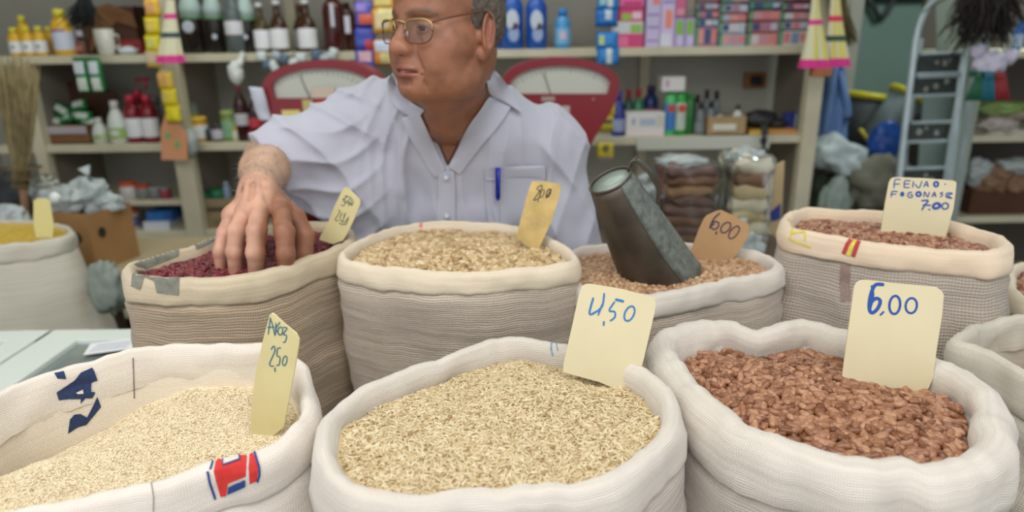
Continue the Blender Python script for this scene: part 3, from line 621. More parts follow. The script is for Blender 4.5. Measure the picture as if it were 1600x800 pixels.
# ------------------------------------------------------------------ the scoop
def make_scoop():
    top = at(954, 282, 1.10); bot = at(1030, 438, 1.14)
    ax = (top - bot).normalized(); Ls = (top - bot).length
    side = Vector((1, .2, 0)); side = (side - ax * side.dot(ax)).normalized(); fr = side.cross(ax).normalized()
    if fr.y > 0: fr = -fr
    rt = 34 * (top - O3).length / FPX; rb = 54 * (bot - O3).length / FPX
    ge = mat('dull_tin', srgb(92, 84, 74), .42, .6, bump=.3, bscale=60, var=.4, vscale=16)
    root = empty('grain_scoop', bot, 'dull grey tin scoop standing mouth down in the light brown beans', 'scoop')
    nseg = 48; bm = B(); grid = []
    rows = 16
    for j in range(rows + 1):
        t = j / rows; ring = []
        for k in range(nseg):
            a = 2 * PI * k / nseg; ca, sa = math.cos(a), math.sin(a)
            # the mouth is cut obliquely: the lip on the +side reaches further
            low = -.03 + .02 * max(0, ca)
            h = Ls * (1 - t) + low * t
            r = rt + (rb - rt) * t + .004 * math.sin(PI * t)
            widen = 1 + .22 * t * t * max(0, ca)
            p = bot + ax * h + side * ca * r * widen + fr * sa * r * (1 - .16 * t)
            ring.append(bm.verts.new(p))
        grid.append(ring)
    for a, b in zip(grid, grid[1:]):
        for k in range(nseg): bm.faces.new((a[k], b[k], b[(k + 1) % nseg], a[(k + 1) % nseg]))
    bmesh.ops.recalc_face_normals(bm, faces=bm.faces)
    so = obj('cone_wall', bm, ge, root, smooth=True); md = so.modifiers.new('thick', 'SOLIDIFY'); md.thickness = .0012; md.offset = -1
    # the overlapping patinated sheet, lapped over the darker one
    bm = B(); G = []
    for j in range(rows + 1):
        t = j / rows; lim = math.radians(84 - 22 * t * t); ring = []
        for k in range(25):
            a = math.radians(-170) + (lim + math.radians(170)) * k / 24; ca, sa = math.cos(a), math.sin(a)
            low = -.03 + .02 * max(0, ca); h = Ls * (1 - t) + low * t; r = rt + (rb - rt) * t + .004 * math.sin(PI * t) + .0012; widen = 1 + .22 * t * t * max(0, ca)
            ring.append(bm.verts.new(bot + ax * h + side * ca * r * widen + fr * sa * r * (1 - .16 * t)))
        G.append(ring)
    for a, b in zip(G, G[1:]):
        for k in range(24): bm.faces.new((a[k], b[k], b[k + 1], a[k + 1]))
    bmesh.ops.recalc_face_normals(bm, faces=bm.faces)
    pa = mat('patinated_tin', srgb(118, 125, 119), .6, .35, bump=.5, bscale=160, var=.4, vscale=90)
    po = obj('lapped_sheet', bm, pa, root, smooth=True); po['label'] = 'speckled grey-green lapped sheet of the scoop'; md = po.modifiers.new('thick', 'SOLIDIFY'); md.thickness = .0008
    # seamed front sheet: a raised curved lap line
    bm = B(); M = Matrix((side, fr, ax)).transposed()
    lathe(bm, [(rt * .2, -.003), (rt * .96, -.003), (rt * .97, -.001), (rt * .2, -.0008)], top, 40, M)
    obj('end_plate', bm, mat('bright_tin', srgb(160, 174, 164), .42, .35, var=.15, vscale=30), root, smooth=True)
    bm = B(); pts = []
    for k in range(41):
        a = 2 * PI * k / 40; pts.append(top + side * math.cos(a) * rt * 1.0 + fr * math.sin(a) * rt * 1.0 + ax * .001)
    tube(bm, pts, .0022, 8); obj('end_rim', bm, ge, root, smooth=True)
    bm = B()
    h = [at(981, 268, 1.10), at(984, 256, 1.10), at(991, 251, 1.10), at(1004, 262, 1.105), at(1019, 280, 1.11), at(1027, 300, 1.115), at(1026, 324, 1.12)]
    h = spline(h, 24); wv = Vector((.35, .9, .1)).normalized() * .026; th = .0012
    L = []
    for p in h: L.append((bm.verts.new(p), bm.verts.new(p + wv)))
    for a, b in zip(L, L[1:]): bm.faces.new((a[0], a[1], b[1], b[0]))
    ho = obj('strap_handle', bm, ge, root, smooth=True); md = ho.modifiers.new('thick', 'SOLIDIFY'); md.thickness = .0022; md.offset = 0
make_scoop()
# ------------------------------------------------------------------ shelving, counters
ZA, ZB, ZC, ZM = 1.49, 1.09, .665, .815
SY = 3.2
shelf_m = mat('painted_wood', srgb(206, 200, 174), .6, var=.12, vscale=6, bump=.15, bscale=50)
back_m = mat('back_panel', srgb(150, 142, 132), .85, var=.12, vscale=2.5)
def part_box(name, c, s, m, parent, bev=.003, rot=None, smooth=False):
    bm = B(); box(bm, c, s, rot, bev); return obj(name, bm, m, parent, smooth)
u = empty('shelving_unit', (-.4, 3.38, 0), 'long cream painted wall shelving behind the man', 'shelving')
for x, w, h in ((-2.19, .05, 1.456), (-1.53, .085, 2.5), (1.39, .07, 2.5)):
    part_box('post', (x, 3.21, h / 2), (w, .06, h), shelf_m, u)
    part_box('side_panel', (x, 3.45, h / 2), (.02, .4, h), back_m, u)
part_box('end_post', (-2.47, 3.21, 1.25), (.10, .06, 2.5), wall_m, u)
for z in (ZA, ZB, ZC, 1.98, .25):
    part_box('shelf_board', (-.50, 3.42, z - .018), (3.84, .44, .036), shelf_m, u)
part_box('short_shelf_board', (-1.86, 3.40, ZM - .012), (.62, .36, .024), shelf_m, u)
for x in (-1.1, -.2, .7): part_box('back_batten', (x, 3.655, 1.25), (.05, .02, 2.5), shelf_m, u)
part_box('price_rail', (.90, 3.195, 1.06), (.62, .012, .06), mat('pale_rail', srgb(206, 208, 196), .5), u)
u = empty('shelving_unit', (2.8, 3.38, 0), 'pale shelving at the end beside the aluminium stepladder', 'shelving')
part_box('post', (2.12, 3.21, 1.1), (.07, .05, 2.2), mat('pale_green_wood', srgb(160, 172, 160), .6), u)
for z in (1.075, .684, 1.453, .3): part_box('shelf_board', (2.95, 3.42, z - .015), (1.7, .46, .03), shelf_m, u)
part_box('back_panel', (2.95, 3.67, 1.1), (1.7, .02, 2.2), mat('dark_panel', srgb(92, 86, 80), .9), u)

tb = empty('back_table', (.0, 2.25, 0), 'dark wooden table behind the man carrying the two red scales and the bags', 'table')
tm = mat('dark_table_wood', srgb(92, 70, 52), .6, var=.2, vscale=10)
part_box('table_top', (.01, 2.25, .915), (1.66, .72, .03), tm, tb)
for x in (-.76, .78):
    for y in (1.95, 2.55): part_box('leg', (x, y, .45), (.06, .06, .9), tm, tb)
# the white counter with sliding glass lids
ct = empty('counter', (-1.2, 1.25, 0), 'white chest counter with sliding glass lids in aluminium frames', 'counter')
cw = mat('white_enamel', srgb(226, 234, 228), .3); al = mat('counter_frame', srgb(226, 234, 228), .35)
part_box('cabinet', (-1.22, 1.25, .44), (.98, .50, .85), cw, ct, .01)
glass = mat('lid_glass', (.32, .38, .37), .08, **{'Transmission_Weight': .35, 'IOR': 1.45})
for i, (xa, xb) in enumerate(((-1.62, -1.10), (-1.09, -.735))):
    y0, y1 = 1.01, 1.495; w = xb - xa; x = (xa + xb) / 2
    lid = part_box('sliding_lid', (x, (y0 + y1) / 2, .885), (w - .12, y1 - y0 - .10, .006), glass, ct, .001)
    lid['label'] = 'glass pane of the counter lid'
    for dx, dy, sx, sy in ((-w / 2 + .045, 0, .09, y1 - y0), (w / 2 - .03, 0, .06, y1 - y0), (0, -(y1 - y0) / 2 + .03, w, .06), (0, (y1 - y0) / 2 - .03, w, .06)):
        part_box('lid_frame', (x + dx, (y0 + y1) / 2 + dy, .889 + .0006 * (sx < sy)), (sx, sy, .020), al, lid)
pp = empty('invoice', (-.9, 1.40, .897), 'white sheet of paper with ruled lines lying on the counter', 'paper', rz=.3)
pm = cm(236, 238, 240, .8)
bm = B(); box(bm, (-.9, 1.40, .8985), (.10, .06, .001), Matrix.Rotation(.3, 4, 'Z')); obj('sheet', bm, pm, pp)
for k in range(3):
    bm = B(); box(bm, (-.9, 1.385 + k * .014, .8994), (.075, .0022, .0004), Matrix.Rotation(.3, 4, 'Z')); obj('ruled_line', bm, cm(120, 130, 170), pp)
# platform that carries the sacks
pf = empty('platform', (.1, 1.0, 0), 'low wooden platform under the sacks', 'platform')
for k in range(6):
    part_box('plank', (.29, .52 + k * .165, .60), (1.94, .155, .03), mat('rough_plank', srgb(130, 104, 76), .8, var=.25, vscale=20), pf)
for x in (-.62, .2, 1.2): part_box('leg', (x, .95, .29), (.08, .8, .58), tm, pf)

# ------------------------------------------------------------------ goods: builders
def ft(px, ybase, Y, z):                # floor-point x on a shelf
    return at(px, ybase, Y).x
PROF = {
    'soda': ([(.80, 0), (1, .04), (1, .52), (.92, .60), (.97, .66), (.6, .80), (.28, .92), (.26, .94)], (.30, .93, 1.0), (.30, .52)),
    'beer': ([(.9, 0), (1, .03), (1, .50), (.85, .58), (.42, .72), (.36, .93), (.38, .94)], (.42, .92, 1.0), (.08, .46)),
    'squat': ([(.9, 0), (1, .04), (1, .62), (.85, .74), (.45, .82), (.42, .86)], (.55, .83, 1.0), (.12, .52)),
    'jar': ([(.92, 0), (1, .05), (1, .74), (.9, .82), (.85, .84)], (.98, .80, 1.0), (.15, .66)),
    'can': ([(.95, 0), (1, .03), (1, .84), (.8, .90), (.5, .92)], (.62, .90, 1.0), (.12, .72)),
    'jug': ([(.9, 0), (1, .05), (1, .70), (.92, .80), (.5, .90), (.4, .92)], (.45, .90, 1.0), (.14, .60)),
    'drop': ([(.85, 0), (1, .06), (.98, .40), (.80, .62), (.45, .78), (.35, .82)], (.42, .80, 1.0), (.10, .38)),
}
def bottle(px, wpx, ybase, ytop, Y, z, style, body, cap, lab, label, group=None, name='bottle', cat='bottle', labcol2=None, M=None, rough=.25, mark=None):
    X = at(px, ybase, Y).x; h = at(px, ytop, Y).z - z; r = wpx * mpp(px, ybase, Y) / 2
    P, C, Lb = PROF[style]
    root = empty(name, (X, Y, z), label, cat, group)
    bm = B(); lathe(bm, [(a * r, b * h) for a, b in P], (X, Y, z), 20); obj('body', bm, body, root, True)
    bm = B(); lathe(bm, [(C[0] * r, C[1] * h), (C[0] * r, C[2] * h * .985), (C[0] * r * .85, C[2] * h)], (X, Y, z), 16); obj('cap', bm, cap, root, True)
    if lab is not None:
        bm = B(); lathe(bm, [(r * 1.012, Lb[0] * h), (r * 1.02, (Lb[0] + .01) * h), (r * 1.02, (Lb[1] - .01) * h), (r * 1.012, Lb[1] * h)], (X, Y, z), 20); l = obj('paper_label', bm, lab, root, True)
        if mark is not None:
            bm = B(); zc = (Lb[0] * .45 + Lb[1] * .55) * h
            for (dx, dz, sx, sz) in mark:
                a0 = dx - sx / 2; vs = []
                n = 5
                t = [bm.verts.new((X + r * 1.035 * math.sin(a0 + sx * i / n), Y - r * 1.035 * math.cos(a0 + sx * i / n), z + zc + dz * h + sz * h / 2)) for i in range(n + 1)]
                b_ = [bm.verts.new((v.co.x, v.co.y, v.co.z - sz * h)) for v in t]
                for i in range(n): bm.faces.new((t[i], b_[i], b_[i + 1], t[i + 1]))
            obj('label_print', bm, labcol2, l)
    return root
def carton(px0, px1, ybase, ytop, Y, z, dep, col, label, group=None, name='carton', cat='box', bands=(), yaw=0.0, open_top=False, m=None):
    x0 = at(px0, ybase, Y).x; x1 = at(px1, ybase, Y).x; h = at((px0 + px1) / 2, ytop, Y).z - z; w = abs(x1 - x0); X = (x0 + x1) / 2
    root = empty(name, (X, Y + dep / 2, z), label, cat, group, rz=yaw)
    M = Matrix.Translation((X, Y + dep / 2, z)) @ Matrix.Rotation(yaw, 4, 'Z')
    m = m or (cm(*col) if not isinstance(col, bpy.types.Material) else col)
    bm = B()
    if open_top:
        t = .006
        for c, s in (((0, 0, t / 2), (w, dep, t)), ((-w / 2 + t / 2, 0, h / 2), (t, dep, h)), ((w / 2 - t / 2, 0, h / 2), (t, dep, h)), ((0, -dep / 2 + t / 2, h / 2), (w, t, h)), ((0, dep / 2 - t / 2, h / 2), (w, t, h))):
            box(bm, c, s)
    else: box(bm, (0, 0, h / 2), (w, dep, h), None, min(w, h) * .03)
    bmesh.ops.transform(bm, matrix=M, verts=bm.verts); obj('carton_body', bm, m, root)
    for (u0, v0, u1, v1, c) in bands:
        bm = B(); box(bm, ((u0 + u1) / 2 * w - w / 2, -dep / 2 - .0006, (v0 + v1) / 2 * h), ((u1 - u0) * w, .0012, (v1 - v0) * h)); bmesh.ops.transform(bm, matrix=M, verts=bm.verts)
        obj('printed_panel', bm, cm(*c), root)
    return root
def pillow(bm, c, w, h, d, n=8, rot=None, crimp=.0, seed=0):
    """a filled sachet: flat sealed edges, swollen middle"""
    for s in (-1, 1):
        g = []
        for j in range(n + 1):
            row = []
            for i in range(n + 1):
                u_ = i / n * 2 - 1; v_ = j / n * 2 - 1
                t = max(0, (1 - u_ ** 4)) ** .5 * max(0, (1 - v_ ** 4)) ** .5
                t *= 1 + .35 * noise.noise(Vector((u_ * 1.6 + seed, v_ * 1.6, s)))
                p = Vector((u_ * w / 2 * (1 - .05 * (1 - v_ ** 2)), s * d / 2 * t, v_ * h / 2))
                if rot is not None: p = rot @ p
                row.append(bm.verts.new(p + Vector(c)))
            g.append(row)
        for j in range(n):
            for i in range(n): bm.faces.new((g[j][i], g[j][i + 1], g[j + 1][i + 1], g[j + 1][i]))
    bmesh.ops.remove_doubles(bm, verts=bm.verts, dist=1e-5); bmesh.ops.recalc_face_normals(bm, faces=bm.faces)
def blob(bm, c, s, seed=0, amp=.25, f=2.0, sub=3, rot=None):
    r = bmesh.ops.create_icosphere(bm, subdivisions=sub, radius=1)
    for v in r['verts']:
        p = v.co.copy(); d = 1 + amp * noise.noise(p * f + Vector((seed, seed * .7, 0))) + amp * .5 * noise.noise(p * f * 2.7 + Vector((0, seed, 3)))
        q_ = Vector((p.x * s[0] * d, p.y * s[1] * d, p.z * s[2] * d))
        if rot is not None: q_ = rot @ q_
        v.co = q_ + Vector(c)
def sachet_strip(name, pts, wpx, hpx, Y, body, prints, label, cat='packet strip', group=None, d=.03):
    # every strip hangs on a string from the shelf above it
    """packets joined in a strip that hangs from the shelf; every packet is a part with its printed panels"""
    p0 = at(*pts[0], Y); root = empty(name, p0, label, cat, group)
    for k, (x, y) in enumerate(pts):
        c = at(x, y, Y); s = mpp(x, y, Y); w, h = wpx * s, hpx * s
        mb = body[k % len(body)]
        bm = B(); pillow(bm, c, w, h, d, 8, seed=k); po = obj('packet', bm, mb, root, True)
        for (u0, v0, u1, v1, c3) in prints[k % len(prints)]:
            bm = B(); n = 4; g = []
            for j in range(n + 1):
                row = []
                for i in range(n + 1):
                    u_ = (u0 + (u1 - u0) * i / n) * 2 - 1; v_ = (v0 + (v1 - v0) * j / n) * 2 - 1
                    t = max(0, (1 - u_ ** 4)) ** .5 * max(0, (1 - v_ ** 4)) ** .5
                    t *= 1 + .35 * noise.noise(Vector((u_ * 1.6 + k, v_ * 1.6, -1)))
                    row.append(bm.verts.new(c + Vector((u_ * w / 2 * (1 - .05 * (1 - v_ ** 2)), -d / 2 * t - .0025, v_ * h / 2))))
                g.append(row)
            for j in range(n):
                for i in range(n): bm.faces.new((g[j][i], g[j][i + 1], g[j + 1][i + 1], g[j + 1][i]))
            obj('printed_panel', bm, cm(*c3, .35), po, True)
    # the strip's hanger
    top = at(pts[0][0], pts[0][1], Y); s = mpp(*pts[0], Y)
    t0 = top + Vector((0, 0, hpx * s * .45)); zs = min(z_ for z_ in (ZA - .02, 1.96) if z_ > t0.z - .03); bm = B(); tube(bm, [t0, Vector((t0.x, 3.202, max(zs, t0.z + .005)))], .0015, 6); obj('hanging_string', bm, cm(200, 200, 190), root)
    return root
plastic = bpy.data.materials.new('clear_plastic'); plastic.use_nodes = True
_n = plastic.node_tree; _n.nodes.clear(); _o = _n.nodes.new('ShaderNodeOutputMaterial'); _mx = _n.nodes.new('ShaderNodeMixShader'); _t = _n.nodes.new('ShaderNodeBsdfTransparent'); _g = _n.nodes.new('ShaderNodeBsdfGlossy')
_g.inputs['Roughness'].default_value = .18; _g.inputs['Color'].default_value = (.9, .95, .97, 1); _t.inputs[0].default_value = (.93, .95, .95, 1)
_lw = _n.nodes.new('ShaderNodeLayerWeight'); _lw.inputs[0].default_value = .45
_n.links.new(_lw.outputs['Facing'], _mx.inputs[0]); _n.links.new(_t.outputs[0], _mx.inputs[1]); _n.links.new(_g.outputs[0], _mx.inputs[2]); _n.links.new(_mx.outputs[0], _o.inputs[0])
milky = mat('milky_plastic', srgb(176, 186, 186), .3, bump=.6, bscale=30, var=.2, vscale=14)

# ------------------------------------------------------------------ the two scales
sred = mat('scale_red_enamel', srgb(138, 34, 46), .38, var=.08, vscale=6); dial = mat('dial_face', srgb(204, 208, 196), .45)
def scale(cx, Y, top, arch_half, ycorner, ywin, label, stickers):
    s = mpp(cx, 150, Y); P = lambda dx, y: at(cx + dx, y, Y)
    root = empty('counter_scale', (P(0, 300).x, Y + .06, .93), label, 'scale', 'red fan-faced scales on the table')
    H = arch_half
    out = [(-H, ycorner)] + [(-H * math.cos(a) * (1.0), ycorner - (ycorner - top) * math.sin(a) ** .85) for a in [PI * k / 20 for k in range(1, 20)]] + [(H, ycorner)]
    out += [(H * .99, ycorner + 12), (H * .86, ycorner + 40), (H * .60, ycorner + 78), (H * .42, ycorner + 110), (H * .36, 262), (-H * .36, 262), (-H * .42, ycorner + 110), (-H * .60, ycorner + 78), (-H * .86, ycorner + 40), (-H * .99, ycorner + 12)]
    inn = [(-H * .80, ywin)] + [(-H * .86 * math.cos(a), (ycorner + 2) - (ycorner - top - 11) * math.sin(a) ** .9) for a in [PI * k / 20 for k in range(1, 20)]] + [(H * .80, ywin)]
    o3 = [P(*p) for p in out]; i3 = [P(*p) for p in inn]
    # recessed case: the outline plate with a window opening, as a solid
    bm = B(); dv = Vector((0, .11, 0))
    r = delaunay_2d_cdt([Vector((p.x, p.z)) for p in o3 + i3], [(i, (i + 1) % len(o3)) for i in range(len(o3))] + [(len(o3) + i, len(o3) + (i + 1) % len(i3)) for i in range(len(i3))], [], 1, 1e-5)
    import mathutils
    def ins(pt, poly):
        c = False
        for i in range(len(poly)):
            a, b = poly[i], poly[i - 1]
            if (a.z > pt.y) != (b.z > pt.y) and pt.x < (b.x - a.x) * (pt.y - a.z) / (b.z - a.z) + a.x: c = not c
        return c
    V = [bm.verts.new((v.x, Y, v.y)) for v in r[0]]
    for f in r[2]:
        cc = sum((r[0][i] for i in f), Vector((0, 0))) / len(f)
        if ins(cc, o3) and not ins(cc, i3): bm.faces.new([V[i] for i in f])
    ex = bmesh.ops.extrude_face_region(bm, geom=bm.faces[:]); bmesh.ops.translate(bm, verts=[g for g in ex['geom'] if isinstance(g, bmesh.types.BMVert)], vec=(0, .03, 0))
    bmesh.ops.recalc_face_normals(bm, faces=bm.faces); obj('front_frame', bm, sred, root)
    bm = B(); prism(bm, [p + Vector((0, .031, 0)) for p in o3], (0, .09, 0)); bmesh.ops.recalc_face_normals(bm, faces=bm.faces); cs = obj('case', bm, sred, root)
    bm = B(); prism(bm, [p + Vector((0, .022, 0)) for p in i3], (0, .004, 0)); df = obj('dial_face', bm, dial, root)
    # arcs of figures and ticks on the dial
    bm = B(); piv = P(0, ywin + 60)
    for k in range(27):
        a = math.radians(-52 + 104 * k / 26); R0 = (ywin + 60 - top - 22) * s; L_ = (.014 if k % 5 == 0 else .008)
        c = piv + Vector((math.sin(a) * R0 * 1.18, .0205, math.cos(a) * R0)); box(bm, c, (.002, .001, L_), Matrix.Rotation(a, 4, 'Y'))
    o_ = obj('graduation_marks', bm, cm(70, 70, 70), df); o_['kind'] = 'stuff'
    bm = B(); tube(bm, [piv + Vector((-.02, .018, .09)), piv + Vector((-.06, .018, (ywin + 60 - top - 26) * s))], .0014, 6); obj('needle', bm, cm(30, 30, 30), df)
    for (x0, y0, x1, y1, c3, nm) in stickers:
        a = at(x0, y0, Y); b = at(x1, y1, Y); bm = B(); box(bm, ((a.x + b.x) / 2, Y - .0012, (a.z + b.z) / 2), (abs(b.x - a.x), .002, abs(a.z - b.z)), None, .001); obj(nm, bm, cm(*c3), root)
    zb = P(0, 262).z
    part_box('pedestal', (P(0, 200).x, Y + .07, (zb + .93) / 2), (.16, .14, max(.03, zb - .93) + .01), sred, root)
    bm = B(); lathe(bm, [(.0, -.002), (.13, 0), (.15, .012), (.0, .004)], (P(0, 300).x + 0, Y - .14, 1.01), 24); obj('weighing_pan', bm, mat('steel', (.6, .6, .6), .3, 1), root, True)
    bm = B(); tube(bm, [(P(0, 300).x, Y - .14, .985), (P(0, 300).x, Y + .02, .985)], .02, 8); lathe(bm, [(.02, -.06), (.02, 0)], (P(0, 300).x, Y - .14, 1.005), 10); obj('pan_arm', bm, sred, root, True)
    return root
scale(503, 2.45, 94, 93, 138, 154, 'red fan-faced counter scale showing past the raised arm', [(486, 136, 524, 153, (214, 196, 180), 'dial_print'), (472, 156, 490, 176, (200, 186, 120), 'sticker'), (440, 172, 470, 186, (232, 216, 130), 'sticker'), (493, 156, 512, 166, (190, 60, 50), 'sticker')])
scale(876, 2.45, 90, 92, 134, 147, 'red fan-faced counter scale standing beside the man\'s left shoulder', [(846, 151, 867, 158, (176, 150, 140), 'name_plate'), (862, 166, 890, 178, (196, 186, 186), 'name_plate'), (925, 153, 929, 157, (170, 120, 120), 'rivet')])

# ------------------------------------------------------------------ top shelf, bay behind the dangling packets
Yf = 3.27; yA, yB = 88, 228
yol = cm(222, 176, 40, .35); ycap = cm(226, 214, 60, .4); wl = cm(226, 228, 232, .6); green_cap = cm(60, 120, 70, .4)
for i, (x, t, dy) in enumerate(((29, 43, 0), (49, 42, 0), (68, 41, 0), (46, 24, .10), (84, 42, .09))):
    bottle(x, 19, yA, t, Yf + dy, ZA, 'squat', yol, ycap, wl if i < 3 else cm(206, 150, 40), ['small yellow oil bottle, outermost of the front row on the top shelf', 'small yellow oil bottle, middle of the front row on the top shelf', 'small yellow oil bottle in the front row nearest the big bottle', 'yellow-capped bottle rising behind the front row', 'yellow bottle half hidden beside the big yellow bottle'][i], 'yellow bottles on the top shelf', labcol2=cm(120, 140, 90), mark=((.1, -.02, .5, .1),) if i < 3 else None)
bottle(105, 29, yA, 14, Yf, ZA, 'squat', yol, ycap, cm(206, 212, 232), 'big yellow bottle with violet and white label', 'yellow bottles on the top shelf', labcol2=cm(150, 90, 170), mark=((0, .2, 1.4, .05),))
brown = mat('cardboard', srgb(126, 88, 56), .85, var=.15, vscale=12); cdark = mat('dark_cardboard', srgb(84, 54, 38), .9, var=.2, vscale=10)
c = carton(138, 224, yA, 10, Yf + .06, ZA, .20, None, 'open brown carton on the top shelf with a white mug before it', m=cdark, open_top=True)
bm = B(); a = at(140, 60, Yf + .03); prism(bm, [at(140, 84, Yf + .05), at(150, 12, Yf + .03), at(168, 5, Yf + .03), at(205, 20, Yf + .04), at(215, 44, Yf + .05), at(182, 34, Yf + .05), at(160, 60, Yf + .05)], (0, .006, 0)); obj('torn_flap', bm, brown, c)
# mug
mg = empty('mug', (at(172, 84, Yf).x, Yf - .02, ZA), 'white ceramic mug in front of the brown carton', 'mug'); s = mpp(172, 80, Yf)
mx_, my_ = mg.location.x, mg.location.y
bm = B(); lathe(bm, [(9 * s, 0), (12 * s, .01), (14 * s, .06), (14 * s, .112), (12.6 * s, .112), (12 * s, .02)], (mx_, my_, ZA), 20); obj('cup', bm, cm(222, 222, 212, .3), mg, True)
bm = B(); tube(bm, [(mx_ + 13 * s, my_, ZA + .09), (mx_ + 21 * s, my_, ZA + .085), (mx_ + 21 * s, my_, ZA + .04), (mx_ + 13 * s, my_, ZA + .03)], .005, 8); obj('handle', bm, cm(222, 222, 212, .3), mg, True)
bm = B(); blob(bm, (at(202, 84, Yf).x, Yf - .01, ZA + .018), (.045, .03, .018), 3); tag(obj('bundle', bm, cm(206, 212, 224, .8), None, True), 'small crumpled white bundle lying beside the mug', 'cloth')
carton(186, 224, yA, 62, Yf + .02, ZA, .05, (132, 34, 36), 'dark red packet behind the crumpled white bundle', name='packet', cat='packet', bands=((.1, .3, .6, .7, (170, 80, 60)),))
# dark and green hanging
def strands(name, px, Y, m, label, cat, n, spread, seed, rad=.0022, length_j=.25, taper=1):
    a, b = at(*px[0], Y), at(*px[1], Y); rg = random.Random(seed)
    root = empty(name, a, label, cat); bm = B()
    for k in range(n):
        u0 = Vector((rg.gauss(0, spread[0]), rg.gauss(0, spread[0] * .6), 0)); u1 = Vector((rg.gauss(0, spread[1]), rg.gauss(0, spread[1] * .6), rg.uniform(0, length_j) * (a - b).length))
        mid = (a + u0 + b + u1) / 2 + Vector((rg.gauss(0, spread[1] * .3), rg.gauss(0, spread[1] * .3), 0))
        tube(bm, [a + u0, mid, b + u1], [rad, rad * .9, rad * .5 * taper], 4)
    o = obj('strands', bm, m, root, True); o['kind'] = 'stuff'
    return root
r = strands('feather_duster', ((132, -6), (128, 44)), 3.1, mat('dark_feather', srgb(34, 40, 40), .9), 'black bristly duster hanging before the top shelf', 'duster', 160, (.01, .035), 4)
bm = B(); tube(bm, [at(130, 20, 3.1), at(132, -40, 3.1)], .008, 8); obj('handle', bm, cm(40, 44, 44), r)
sachet_strip('packet_strip', [(127, 52), (127, 74)], 16, 20, 3.12, [cm(90, 70, 62), cm(110, 78, 66)], [((.2, .3, .8, .7, (190, 190, 196)),), ((.2, .2, .8, .6, (180, 90, 70)),)], 'narrow strip of grey-brown sachets hanging under the black duster')
sachet_strip('packet_strip', [(129, 118), (151, 118)], 21, 54, 3.14, [cm(28, 130, 68)], [((.12, .55, .85, .9, (206, 216, 224)), (.15, .08, .85, .45, (206, 216, 206)))], 'pair of green blister packs with white windows hanging from the top shelf')
# yellow packet garlands on the middle post
yell = cm(232, 214, 40, .4); 
sachet_strip('packet_strip', [(238, 12), (238, 40), (239, 68), (240, 92)], 25, 27, 3.08, [cm(236, 190, 60, .4), yell, yell, cm(226, 200, 90)], [((.15, .2, .7, .8, (226, 170, 110)),), ((.2, .2, .7, .75, (226, 200, 90)),), ((.25, .3, .7, .8, (212, 214, 120)),), ((.1, .3, .8, .9, (214, 190, 160)),)], 'upright garland of yellow sachets before the top shelf')
sachet_strip('packet_strip', [(259, 126), (265, 152), (271, 178)], 25, 27, 3.08, [cm(230, 196, 80, .4), yell, yell], [((.1, .3, .6, .9, (226, 170, 100)),), ((.1, .3, .5, .8, (226, 200, 100)),), ((.5, .2, .9, .9, (236, 226, 30)),)], 'slanting garland of yellow sachets crossing the middle post')
tg = empty('hang_tag', at(271, 225, 3.1), 'orange card with two green stars pinned to the middle post', 'card')
bm = B(); prism_px(bm, [(251, 202), (258, 178), (285, 200), (292, 206), (293, 250), (252, 250)], 3.10, .004); obj('card', bm, cm(222, 158, 116, .7), tg)
for (x, y) in ((262, 212), (277, 226)):
    st = [at(x + (6.5 if k % 2 == 0 else 3.2) * math.sin(PI * k / 5), y - (6.5 if k % 2 == 0 else 3.2) * math.cos(PI * k / 5), 3.098) for k in range(10)]
    bm = B(); prism(bm, st, (0, .001, 0)); obj('star', bm, cm(96, 190, 120), tg)
pb = empty('plastic_bag', at(296, 228, 3.12), 'small crumpled clear bag tied beside the orange card', 'bag')
bm = B(); blob(bm, at(297, 222, 3.13), (.035, .02, .06), 5, .4, 3); obj('bag_film', bm, milky, pb, True)

# cloth dusters with pink bands
def rag_mop(cx, ytop, ybot, wtop, wbot, Y, label, seed, stripes, bands, under=None):
    a = at(cx, ytop, Y); root = empty('cloth_duster', a, label, 'duster', 'striped cloth dusters with pink hems')
    n = 40; rows = 14
    def P(t, k, e=0):
        y = ytop + (ybot - ytop) * t; w = wtop + (wbot - wtop) * t ** 1.3
        ang = 2 * PI * k / n; c = at(cx, y, Y); s = mpp(cx, y, Y)
        fold = 1 + .14 * t * math.sin(ang * 7 + seed) + .06 * t * math.sin(ang * 11 + seed * 2)
        return c + Vector((math.cos(ang) * w / 2 * s * fold * (1 + e), math.sin(ang) * w / 2 * s * fold * .6 * (1 + e), 0))
    bm = B(); G = [[bm.verts.new(P(j / rows, k)) for k in range(n)] for j in range(rows + 1)]
    for j in range(rows):
        for k in range(n): bm.faces.new((G[j][k], G[j][(k + 1) % n], G[j + 1][(k + 1) % n], G[j + 1][k]))
    o = obj('skirt', bm, cm(226, 224, 190, .9), root, True)
    for k0 in stripes:
        bm = B(); G = [[bm.verts.new(P(.04 + .9 * j / 10, k0 + i * .9, .02)) for i in range(3)] for j in range(11)]
        for j in range(10):
            for i in range(2): bm.faces.new((G[j][i], G[j][i + 1], G[j + 1][i + 1], G[j + 1][i]))
        obj('yellow_stripe', bm, cm(232, 218, 70, .9), o, True)
    for t0, t1, m in bands:
        bm = B(); G = [[bm.verts.new(P(t0 + (t1 - t0) * j / 3, k, .035)) for k in range(n)] for j in range(4)]
        for j in range(3):
            for k in range(n): bm.faces.new((G[j][k], G[j][(k + 1) % n], G[j + 1][(k + 1) % n], G[j + 1][k]))
        obj('band', bm, m, o, True)
    bm = B(); tube(bm, [at(cx, ytop + 4, Y), at(cx - 2, ytop - 50, Y)], .009, 8); obj('handle', bm, cm(206, 190, 150), root)
    return root
pink = cm(226, 60, 150, .8); dgreen = cm(60, 88, 84, .8)
